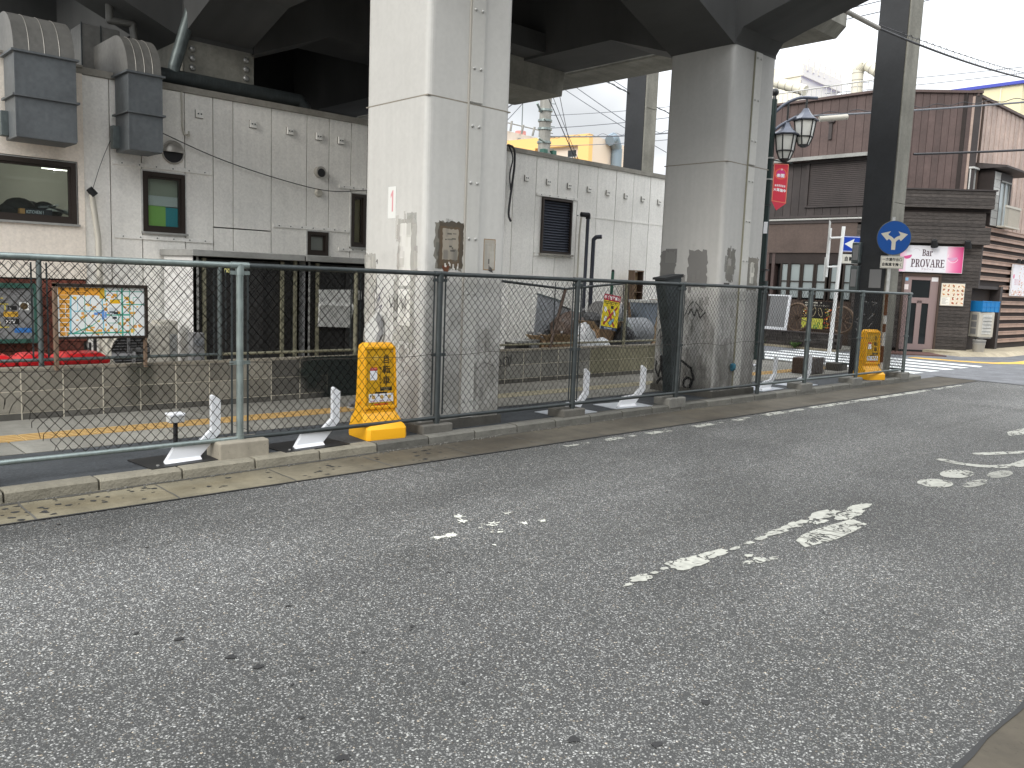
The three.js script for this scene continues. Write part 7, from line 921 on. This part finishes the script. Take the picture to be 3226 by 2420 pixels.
  const ps = G(b, 'side_sign', 'white and pink side sign with glass picture'); P(ps, 'panel', bb(28.85, 30.8, 1.72, 2.68, ZC + 0.05, ZC + 0.09), mt.white); P(ps, 'print', quad([28.86, 1.73, ZC + 0.0925], [30.79, 1.73, ZC + 0.0925], [30.79, 2.67, ZC + 0.0925], [28.86, 2.67, ZC + 0.0925]), printMat(canvasTex(600, 290, (x) => { x.fillStyle = '#e8e6ea'; x.fillRect(0, 0, 600, 290); x.fillStyle = '#d8487e'; x.beginPath(); x.ellipse(40, 110, 18, 22, 0, 0, 7); x.fill(); x.fillStyle = '#c9a0ac'; x.save(); x.translate(105, 190); x.scale(.6, 1.3); x.font = 'bold 60px serif'; x.fillText('PROVARE', -60, 0); x.restore(); const f = ['#d89a80', '#c87858', '#e0c0a4', '#b8a090']; for (let i = 0; i < 80; i++) { x.fillStyle = f[Math.floor(rnd() * 4)]; x.fillRect(rr(0, 580), rr(232, 284), rr(8, 26), rr(6, 14)); } for (let i = 0; i < 60; i++) { x.fillStyle = f[Math.floor(rnd() * 4)]; x.fillRect(rr(190, 580), rr(0, 230), rr(8, 26), rr(6, 14)); } })));
  for (const x of [28.95, 29.4]) { const s = G(b, 'sign_spotlight'); P(s, 'arm', rod([x, 2.8, ZC], [x, 2.8, ZC + 0.2], 0.015, 0.015, 8), mt.black); P(s, 'head', rod([x, 2.84, ZC + 0.2], [x, 2.72, ZC + 0.18], 0.05, 0.07, 12), mt.blackMatte); }
  const w1 = G(b, 'window'); P(w1, 'frame', [bb(25.7, 25.74, 4.6, 5.2, -9.1, -9.04), bb(26.08, 26.12, 4.6, 5.2, -9.1, -9.04), bb(25.9, 25.93, 4.6, 5.2, -9.1, -9.05), bb(25.68, 26.14, 5.2, 5.25, -9.1, -8.96)], mt.whiteDull); P(w1, 'pane', bb(25.74, 26.08, 4.6, 5.2, -9.085, -9.075), mt.skyGlass);
  const bay = G(b, 'bay_window'); P(bay, 'side', bb(26.3, 26.36, 3.66, 5.22, -9.1, -8.62), mt.darkWall); for (let i = 0; i < 7; i++) P(bay, 'board', bb(26.36, 26.85, 3.68 + i * 0.215, 3.68 + i * 0.215 + 0.205, -9.1, -8.62), i < 4 ? mt.shedTrim : mt.whiteDull);
  P(bay, 'frame', [bb(26.85, 26.92, 3.66, 5.2, -9.1, -8.62), bb(27.75, 27.85, 3.66, 5.2, -9.1, -8.62), bb(26.92, 27.75, 4.98, 5.2, -9.1, -8.62)], mt.brownDark[0]); P(bay, 'sash', [bb(26.92, 27.75, 4.94, 4.98, -8.7, -8.6), bb(26.92, 26.96, 3.7, 4.94, -8.7, -8.64), bb(27.36, 27.4, 3.7, 4.94, -8.7, -8.64), bb(27.7, 27.75, 3.7, 4.94, -8.7, -8.64)], mt.shedTrim); P(bay, 'pane', bb(26.96, 27.7, 3.7, 4.94, -8.68, -8.672), mt.skyGlass); P(bay, 'canopy', [loft([[[26.1, 5.24, -9.1], [28.7, 5.24, -9.1], [28.7, 5.24, -8.25], [26.1, 5.24, -8.25]].reverse(), [[26.1, 5.42, -9.1], [28.7, 5.42, -9.1], [28.7, 5.29, -8.25], [26.1, 5.29, -8.25]].reverse()])], mt.brownDark[1]);
  P(bay, 'railing', [bb(26.9, 28.2, 4.22, 4.28, -8.45, -8.41), ...Array.from({ length: 14 }, (_, i) => bb(26.92 + i * 0.095, 26.935 + i * 0.095, 3.68, 4.22, -8.44, -8.42)), bb(26.9, 28.2, 3.66, 3.7, -8.62, -8.4)], mt.acWhite);
  // planter wall in front of the shop, a wheel, a board
  const pw = thing('planter_wall', 'low dark stone-clad planter wall in front of the shop windows', 'planter'); P(pw, 'core', bb(22.15, 22.5, 0, 0.44, -15.5, -10.8), mt.darkWall); for (let r = 0; r < 5; r++) for (let i = 0; i < 9; i++) P(pw, 'stone', bb(22.1 + rr(-.01, .01), 22.16, 0.02 + r * 0.085, 0.1 + r * 0.085, -15.5 + i * 0.52 + 0.004 + (r % 2) * 0.1, -15.5 + i * 0.52 + 0.515 + (r % 2) * 0.1), pick(mt.siding)); P(pw, 'coping', bb(22.08, 22.52, 0.44, 0.475, -15.5, -10.78), mt.brownDark[1]); P(pw, 'footing', bb(22.0, 22.5, 0, 0.06, -15.5, -10.75), mt.apron);
  const wheel = (z, y, r, label) => { const w = thing('wagon_wheel', label, 'wheel', [22.9, y, z], -0.12); const t = new THREE.TorusGeometry(r, 0.035, 8, 32); t.rotateY(Math.PI / 2); P(w, 'rim', t, mt.woodBrown); P(w, 'hub', rod([-0.05, 0, 0], [0.05, 0, 0], 0.07, 0.07, 12), mt.brown); for (let i = 0; i < 10; i++) { const a = i / 10 * 6.2832; P(w, 'spoke', rod([0, 0.06 * Math.cos(a), 0.06 * Math.sin(a)], [0, r * Math.cos(a), r * Math.sin(a)], 0.014, 0.014, 6), mt.woodBrown); } };
  wheel(-12.4, 0.85, 0.4, 'brown wooden wagon wheel beside the white framed board'); wheel(-11.05, 0.85, 0.36, 'brown wooden wagon wheel right of the party poster');
  const ab = thing('framed_board', 'leaning grey board in a white frame on the planter wall', 'board', [22.3, 0.475, -12.75]); ab.rotation.set(0, 0, -0.14); P(ab, 'panel', bb(-0.012, 0.012, 0.08, 0.98, -0.28, 0.28), mt.boardGrey); P(ab, 'frame', [bb(-0.025, 0.025, 0, 0.08, -0.36, 0.36), bb(-0.025, 0.025, 0.98, 1.02, -0.36, 0.36), bb(-0.025, 0.025, 0.08, 0.98, 0.29, 0.36)], mt.white); P(ab, 'edge', [bb(-0.02, 0.02, 0.08, 0.98, -0.36, -0.28)], mt.brownDark[0]);
  const weeds = (x, z, n, label) => { const w = thing('weed', label, 'plant', [x, 0.01, z]), g = [], gs = []; for (let i = 0; i < n; i++) { const a = rr(0, 6.28), l = rr(0.08, 0.22); const t = new THREE.BufferGeometry(), dx = Math.cos(a) * l, dz = Math.sin(a) * l, px = -Math.sin(a) * 0.025, pz = Math.cos(a) * 0.025; t.setAttribute('position', new THREE.Float32BufferAttribute([0, 0, 0, dx * .6 + px, l * .7, dz * .6 + pz, dx, l * .9, dz, 0, 0, 0, dx, l * .9, dz, dx * .6 - px, l * .7, dz * .6 - pz], 3)); t.computeVertexNormals(); g.push(t); } P(w, 'leaf', g, M(0.09, 0.16, 0.04, { side: true }), null, 'stuff'); };
  weeds(21.95, -11.9, 60, 'green weeds sprouting at the middle of the planter wall foot'); weeds(21.95, -13.0, 40, 'smaller weeds at the left end of the planter wall foot');
  // roof things on top
  const rl = thing('roof_railing', 'white railing along the roof of brown corner building', 'railing', [0, 0, 0]); P(rl, 'rail', [rod([24.6, 7.75, -16], [24.6, 7.75, -10.9], 0.02, 0.02, 8)], mt.whiteDull); const bl = []; for (let z = -16; z < -10.9; z += 0.16) P(rl, 'baluster', rod([24.6, 7.3, z], [24.6, 7.75, z], 0.012, 0.012, 6), mt.whiteDull);
  const rd = (label, pts, r) => { const o = thing('roof_duct', label, 'duct'); P(o, 'pipe', bars(pts, r, 14), mt.creamBld); P(o, 'ribs', pts.slice(1).flatMap((p, i) => Array.from({ length: 6 }, (_, k) => { const q = pts[i], t = (k + 0.5) / 6; const a = q.map((v, n) => v + (p[n] - v) * (t - 0.01)), c = q.map((v, n) => v + (p[n] - v) * (t + 0.01)); return rod(a, c, r * 1.06, r * 1.06, 14); })), mt.acWhite); };
  rd('cream elbow duct on the roof near the street lamp', [[26.5, 7.3, -16.55], [26.5, 8.65, -16.55], [26.5, 8.8, -16.3], [26.5, 8.2, -14.7]], 0.17); rd('cream elbow duct on the roof beside tall column', [[26.5, 7.3, -12.95], [26.5, 8.6, -12.95], [26.5, 8.75, -12.75], [26.5, 8.05, -11.75], [26.5, 7.3, -11.7]], 0.17);
  // beside the side door
  const ZD = ZC + 0.02;
  const a2 = thing('air_conditioner', 'beige air conditioner raised on a stand beside the bar side door', 'air conditioner', [26.52, 0.5, -8.62], -0.5); a2.scale.x = 0.62; P(a2, 'casing', rb(0.85, 0.72, 0.36, 0.02, 0, 0.36, 0), mt.acWhite); P(a2, 'fan_panel', rb(0.5, 0.56, 0.02, 0.008, 0.02, 0.36, 0.185), mt.whiteDull); for (let i = 0; i < 5; i++) P(a2, 'grille_bar', bx(0.48, 0.008, 0.012, 0.02, 0.16 + i * 0.1, 0.2), mt.galvMid); P(a2, 'side_grille', [bx(0.006, 0.16, 0.2, -0.428, 0.56, 0), bx(0.006, 0.16, 0.2, -0.428, 0.36, 0), bx(0.006, 0.16, 0.2, -0.428, 0.16, 0)], mt.boardGrey); P(a2, 'stand', [bx(0.05, 0.5, 0.05, -0.2, -0.25, 0), bx(0.05, 0.5, 0.05, 0.25, -0.25, -0.1), bx(0.7, 0.03, 0.36, 0, -0.016, 0)], mt.boardGrey);
  const cr = thing('crate', 'blue plastic crate on top of the beige air conditioner', 'crate', [26.58, 1.22, -8.6], -0.4); cr.scale.x = 0.72; P(cr, 'side', [bx(0.9, 0.3, 0.012, 0, 0.16, 0.2), bx(0.9, 0.3, 0.012, 0, 0.16, -0.2), bx(0.012, 0.3, 0.39, -0.45, 0.16, 0), bx(0.012, 0.3, 0.39, 0.45, 0.16, 0), bx(0.9, 0.012, 0.4, 0, 0.01, 0)], mt.blueCrate); P(cr, 'rib', [bx(0.92, 0.03, 0.024, 0, 0.3, 0.205), bx(0.92, 0.02, 0.02, 0, 0.16, 0.208), ...[-.44, -.22, 0, .22, .44].map((x) => bx(0.02, 0.3, 0.02, x, 0.16, 0.208)), ...[-.18, 0, .18].map((z) => bx(0.02, 0.3, 0.02, -0.458, 0.16, z))], mt.blueCrate);
  const cn = thing('ash_bin', 'small round metal ash bin on the corner kerb', 'bin', [25.88, 0.08, -8.42]); P(cn, 'body', rod([0, 0, 0], [0, 0.33, 0], 0.14, 0.165, 20), mt.alu); P(cn, 'rim', [rod([0, 0.33, 0], [0, 0.36, 0], 0.175, 0.175, 20), rod([0, 0.24, 0], [0, 0.26, 0], 0.168, 0.168, 20)], mt.steelBolt); P(cn, 'dark_band', rod([0, 0.28, 0], [0, 0.325, 0], 0.1652, 0.1655, 20), mt.boardGrey);
}
// ------------------------------------------------------------------ far buildings
function block(name, label, fp, y0, y1, mat, build) { // footprint corners in order, front corner shared
  const o = thing(name, label, 'building'); P(o, 'wall', prism(fp.map(([x, z]) => [x, -z]), y1 - y0).rotateX(-Math.PI / 2).translate(0, y0, 0), mat); if (build) build(o); return o;
}
{
  // yellow apartment block: left end A, near corner B, right end C
  const A = [44.63, -49.09], B = [45.88, -41.64], Cc = [50.75, -42.76], top = 12.15, dir = [A[0] - B[0], A[1] - B[1]], L = Math.hypot(...dir), ux = dir[0] / L, uz = dir[1] / L, nx = uz, nz = -ux, at = (u, d, y) => [B[0] + ux * u + nx * d, y, B[1] + uz * u + nz * d];
  const face = (o, nm, u0, u1, y0, y1, d0, d1, m) => { const g = loft([[at(u0, d0, y0), at(u1, d0, y0), at(u1, d1, y0), at(u0, d1, y0)], [at(u0, d0, y1), at(u1, d0, y1), at(u1, d1, y1), at(u0, d1, y1)]]); return P(o, nm, g, m); };
  const far = [A[0] + (Cc[0] - B[0]), A[1] + (Cc[1] - B[1])];
  block('apartment_building', 'yellow balconied apartment block behind the white wall', [A, [A[0] + ux * 6, A[1] + uz * 6], [far[0] + ux * 6, far[1] + uz * 6], Cc, B], 0, top - 0.05, mt.beigeBld, (o) => {
    face(o, 'frame', -0.02, 13.6, 11.4, top, 0.0, 0.5, mt.yellowBld); face(o, 'frame', -0.02, 0.9, 0, 11.4, 0, 0.5, mt.yellowBld);
    for (const [u0, u1] of [[0.95, 4.7], [5.6, 9.4], [9.4, 13.6]]) for (const y of [10.55, 8.9, 7.2, 5.5]) { const w = face(o, 'balcony', u0, u1, y - 0.75, y, 0.02, 0.5, mt.yellowBld); face(w, 'rail', u0, u1, y, y + 0.05, 0.05, 0.52, mt.whiteDull); face(w, 'recess', u0, u1, y + 0.05, y + 0.85, 0.0, 0.03, mt.beigeBld); for (const s of [0.2, 0.7]) face(w, 'window', u0 + (u1 - u0) * s - 0.35, u0 + (u1 - u0) * s + 0.35, y + 0.05, y + 0.6, 0.03, 0.06, mt.darkGlass); }
    face(o, 'pier', 4.7, 5.6, 0, 11.4, 0.03, 0.55, mt.yellowBld);
    const sx = (Cc[0] - B[0]), sz = (Cc[1] - B[1]), q = (t, d, y) => [B[0] + sx * t + d * 0.22, y, B[1] + sz * t + d * 0.97];
    P(o, 'duct', [rod(q(0.62, 0.35, 3), q(0.62, 0.35, 11.6), 0.4, 0.4, 8), rod(q(0.62, 0.35, 11.6), q(0.5, 0.35, 12.3), 0.4, 0.4, 8), rod(q(0.5, 0.35, 12.3), q(0.38, 0.35, 12.0), 0.4, 0.4, 8)], mt.greyBlueBld.clone()); P(o, 'window', loft([[q(0.05, 0.02, 8.6), q(0.1, 0.02, 8.6), q(0.1, 0.1, 8.6), q(0.05, 0.1, 8.6)], [q(0.05, 0.02, 10), q(0.1, 0.02, 10), q(0.1, 0.1, 10), q(0.05, 0.1, 10)]]), mt.paleGlass);
    P(o, 'lower_roof', loft([[q(0.1, 2.4, 6.5), q(1.1, 2.4, 6.5), q(1.1, 0.05, 6.5), q(0.1, 0.05, 6.5)], [q(0.1, 2.4, 8.2), q(1.1, 2.4, 8.2), q(1.1, 0.05, 8.2), q(0.1, 0.05, 8.2)]]), mt.yellowBld);
  });
  block('apartment_building', 'pale apartment tower with rooftop pipes left of the utility pole', [[46, -56], [50, -64], [60, -62], [57, -56.8]], 0, 14.6, mt.beigeBld, (o) => {
    for (let i = 0; i < 7; i++) P(o, 'roof_pipe', rod([47 + i * 1.4, 14.6, -56.1 - i * 0.05], [47 + i * 1.4, 15.2 + rr(0, .5), -56.1], 0.1, 0.1, 8), mt.shedTrim); P(o, 'roof_rail', rod([46, 15.3, -56], [57, 15.3, -56.8], 0.06, 0.06, 6), mt.shedTrim); P(o, 'water_tank', rod([55, 14.6, -59], [55, 15.4, -59], 0.5, 0.5, 14), M(0.5, 0.22, 0.2)); P(o, 'antenna', rod([54.2, 14.6, -58], [54.2, 22, -58], 0.05, 0.03, 6), mt.galvMid);
    for (let k = 0; k < 4; k++) P(o, 'pipe', rod([52.4 + k * 0.5, 4, -55.9 - (52.4 + k * .5 - 46) * .073], [52.4 + k * 0.5, 14.2 - k * 0.4, -55.9 - (52.4 + k * .5 - 46) * .073], 0.14, 0.14, 8), mt.shedTrim); for (const y of [12.4, 9.6]) for (const x of [47, 49.4]) { const w = P(o, 'window', bb(x, x + 1.1, y, y + 1.2, -56.25, -56.05), mt.paleGlass); P(w, 'awning', bb(x - 0.1, x + 1.3, y + 1.25, y + 1.4, -56.3, -55.6), mt.beigeBld); }
  });
  block('office_building', 'distant blue-grey building beside graffiti pillar above the wall', [[60, -48], [60, -54], [72, -54], [72, -48]], 0, 9.3, mt.greyBlueBld, (o) => { for (let k = 0; k < 6; k++) P(o, 'louvre_band', bb(60, 72, 8.6 - k * 0.5, 8.72 - k * 0.5, -47.99, -47.9), mt.paleGlass); });
  // cream roof building beyond the bar
  block('warehouse', 'cream metal-clad building behind the brown corner building roof', [[59.0, -33.16], [59.33, -37.6], [69, -37.8], [65.4, -33.55]], 0, 17.4, mt.creamBld, (o) => {
    P(o, 'parapet', prism([[58.9, 33.0], [59.2, 37.8], [69.2, 38], [65.6, 33.3]], 0.85).rotateX(-Math.PI / 2).translate(0, 17.4, 0), mt.creamBld); for (let k = 0; k < 7; k++) P(o, 'roof_post', bx(0.25, 0.9, 0.3, 59.6 + k * 0.95, 18.3, -33.1 - k * 0.06), mt.creamBld); P(o, 'vent', bx(0.35, 0.7, 0.1, 60.6, 15.6, -33.25), mt.shedTrim); P(o, 'seam', [bx(0.12, 17, 0.06, 59.0, 8.6, -33.13)], mt.acWhite);
  });
  block('warehouse', 'pale yellow hall with blue roof edge behind the bar building', [[51.49, -15.94], [51.79, -30], [80, -30], [78, -14]], 0, 13.1, mt.yellowPale, (o) => { P(o, 'roof_edge', prism([[51.3, 15.75], [51.6, 30], [80.2, 30.2], [78.2, 13.8]], 0.16).rotateX(-Math.PI / 2).translate(0, 13.1, 0), mt.blueTrim); for (let k = 0; k < 5; k++) P(o, 'seam', bb(51.5, 51.53, 3, 13, -17 - k * 2.2, -16.95 - k * 2.2).translate(-0.08 + k * 0.045, 0, 0), mt.creamBld); });
}
// unseen building added behind the viewer's right shoulder to block sky light
{
  const o = thing('added_building', 'plain grey unseen building added behind the viewer to block sky light', 'building'), x0 = 5, x1 = 18, h = 10, z = 3.4;
  P(o, 'wall', bb(x0, x1, 0, h, z, 14), M(0.24, 0.235, 0.22, { map: T.concrete })); P(o, 'parapet', bb(x0 - 0.1, x1 + 0.1, h, h + 0.4, z - 0.1, 14), mt.coping);
  for (let y = 1.0; y < h - 1.5; y += 3) for (let x = x0 + 1; x < x1 - 1.6; x += 2.4) { const w = P(o, 'window', bb(x, x + 1.3, y, y + 1.6, z - 0.04, z + 0.01), mt.darkGlass); P(w, 'sill', bb(x - 0.1, x + 1.4, y - 0.08, y, z - 0.1, z), mt.shedTrim); }
}
// ------------------------------------------------------------------ utility pole and cables
{
  const u = thing('utility_pole', 'concrete utility pole strung with wires behind the white wall', 'utility pole');
  const X = 30.35, Z = -30.8; P(u, 'shaft', rod([X, 0, Z], [X, 13.5, Z], 0.36, 0.27, 18), M(0.4, 0.39, 0.36, { map: T.concrete }));
  for (const y of [10.0, 9.5, 9.1, 8.45, 7.9]) P(u, 'clamp', rod([X, y, Z], [X, y + 0.1, Z], 0.36, 0.36, 16), mt.galv);
  PP(u, 'bracket', [rod([X - 0.3, 9.95, Z], [X - 1.0, 10.2, Z + 0.4], 0.06, 0.06, 8), rod([X - 0.9, 8.55, Z + 0.5], [X + 0.4, 8.4, Z], 0.05, 0.05, 8), rod([X - 0.5, 9.55, Z + 0.4], [X + 0.7, 9.45, Z - 0.4], 0.03, 0.03, 6)], mt.galv); PP(u, 'transformer_box', [rb(0.3, 0.4, 0.3, 0.03, X - 0.4, 7.9, Z + 0.4), rb(0.25, 0.3, 0.3, 0.03, X + 0.45, 8.0, Z + 0.2)], mt.greenFrame);
  for (let i = 0; i < 5; i++) P(u, 'step_bolt', rod([X, 8.2 + i * 0.55, Z], [X + 0.4, 8.2 + i * 0.55, Z + 0.3], 0.02, 0.02, 6), mt.galv);
  const sag = (a, b, s, r, m = mt.cableGrey, o = u) => P(o, 'cable', tube(Array.from({ length: 9 }, (_, i) => { const t = i / 8; return [a[0] + (b[0] - a[0]) * t, a[1] + (b[1] - a[1]) * t - s * 4 * t * (1 - t), a[2] + (b[2] - a[2]) * t]; }), r, 16, 5), m);
  sag([30.4, 9.81, -30.7], [37, 10.95, -25.3], 0.1, 0.016); sag([30.4, 9.19, -30.7], [37, 10.45, -25.3], 0.1, 0.02); sag([30.45, 8.8, -30.68], [37, 9.6, -25.2], 0.15, 0.035); sag([30.4, 8.33, -30.62], [37, 9.3, -25.2], 0.12, 0.018); sag([22.14, 8.56, -21.85], [24.83, 6.34, -18.97], 0.05, 0.014); sag([22.16, 8.95, -21.9], [23.93, 7.28, -19.96], 0.03, 0.016);
  P(u, 'cable', tube(Array.from({ length: 60 }, (_, i) => { const t = i / 59; return [30.45 + 6.5 * t, 8.75 + 0.8 * t + 0.06 * Math.sin(i * 1.4), -30.68 + 5.5 * t]; }), 0.012, 120, 4), mt.cableGrey);
  const c1 = tag(new THREE.Group(), 'twisted dark cable slanting across the gap between the pillars', 'cable'); c1.name = numbered('overhead_cable'); scene.add(c1); sag([14.2, 6.95, -14.4], [20.5, 6.47, -15.3], 0.05, 0.013, mt.cable, c1); P(c1, 'cable', tube(Array.from({ length: 50 }, (_, i) => { const t = i / 49; return [14.2 + 6.3 * t, 6.95 - 0.48 * t - 0.2 * t * (1 - t) + 0.025 * Math.sin(i * 1.5), -14.4 - 0.9 * t + 0.025 * Math.cos(i * 1.5)]; }), 0.006, 100, 4), mt.cable);
  const c2 = tag(new THREE.Group(), 'pair of black drop wires running down steeply to the white roof', 'cable'); c2.name = numbered('overhead_cable'); scene.add(c2); sag([14.3, 6.9, -15.1], [15.1, 4.13, -13.95], 0.02, 0.011, mt.cable, c2); sag([14.45, 6.9, -15.0], [15.12, 4.13, -13.9], 0.05, 0.007, mt.cable, c2); sag([22.05, 8.8, -21.9], [22.4, 5.6, -21.1], 0.05, 0.012, mt.cable, c2);
  const c3 = tag(new THREE.Group(), 'single thin wire in the sky high between the pillars', 'cable'); c3.name = numbered('overhead_cable'); scene.add(c3); sag([22.69, 9.64, -21.5], [24.2, 8.3, -19.9], 0.03, 0.014, mt.cableGrey, c3);
  const c4 = tag(new THREE.Group(), 'short guy wires meeting at the left edge of the sky gap', 'cable'); c4.name = numbered('overhead_cable'); scene.add(c4); sag([17.0, 6.4, -19.4], [17.9, 7.3, -18.7], 0.01, 0.02, mt.cableGrey, c4); sag([17.0, 5.9, -19.4], [17.9, 7.2, -18.7], 0.01, 0.012, mt.cableGrey, c4);
  const s1 = tag(new THREE.Group(), 'cable in a beige sleeve with spiral hangers crossing the upper right sky', 'cable'); s1.name = numbered('overhead_cable'); scene.add(s1);
  P(s1, 'sleeve', rod([11.4, 5.43, -5.83], [12.76, 5.53, -5.98], 0.034, 0.034, 12), mt.sleeve); sag([12.76, 5.53, -5.98], [20.59, 6.31, -6.37], 0.06, 0.018, mt.cable, s1); sag([12.76, 5.58, -5.98], [20.59, 6.42, -6.37], 0.04, 0.006, mt.cable, s1);
  const loops = []; for (let i = 0; i < 20; i++) { const t = 0.12 + i * 0.043, x = 12.76 + 7.83 * t, y = 5.56 + 0.81 * t - 0.2 * t * (1 - t), z = -5.98 - 0.39 * t; const g = new THREE.TorusGeometry(0.055, 0.005, 5, 14); g.scale(0.6, 1, 1); g.rotateY(-0.6); g.translate(x, y, z); loops.push(g); } for (const g of loops) P(s1, 'hanger', g, mt.cable);
  const one = (label, list) => { const o = tag(new THREE.Group(), label, 'cable'); o.name = numbered('overhead_cable'); scene.add(o); for (const [a, b, s, r, m] of list) sag(a, b, s, r, m ?? mt.cable, o); return o; };
  const o1 = one('grey twisted cable crossing in front of the brown upper storey', [[[17.6, 5.45, -9.95], [22.9, 6.25, -5.6], 0.05, 0.022, mt.cableGrey]]); P(o1, 'cable', tube(Array.from({ length: 60 }, (_, i) => { const t = i / 59; return [17.6 + 5.3 * t, 5.48 + 0.8 * t + 0.03 * Math.sin(i * 1.2), -9.95 + 4.35 * t]; }), 0.008, 110, 4), mt.cable); P(o1, 'sleeve', rod([18.0, 5.42, -9.6], [18.5, 5.5, -9.2], 0.06, 0.06, 10), mt.acWhite);
  one('thick black cable crossing in front of the light gable', [[[19.29, 4.69, -8.0], [22.4, 5.05, -5.2], 0.02, 0.026]]);
  one('pair of thin wires high above the brown building roof', [[[29.11, 8.92, -15.4], [36, 10.2, -9.2], 0.05, 0.013, mt.cableGrey], [[29.09, 8.64, -15.37], [36, 10.0, -9.2], 0.05, 0.013, mt.cableGrey]]);
  one('pair of wires at the top edge of the sky by the tall column', [[[29.5, 11.55, -15.5], [32, 12.5, -13.2], 0.02, 0.02, mt.cableGrey], [[29.5, 11.2, -15.5], [32, 12.1, -13.1], 0.02, 0.02, mt.cableGrey]]);
}
renderer.render(scene, camera);
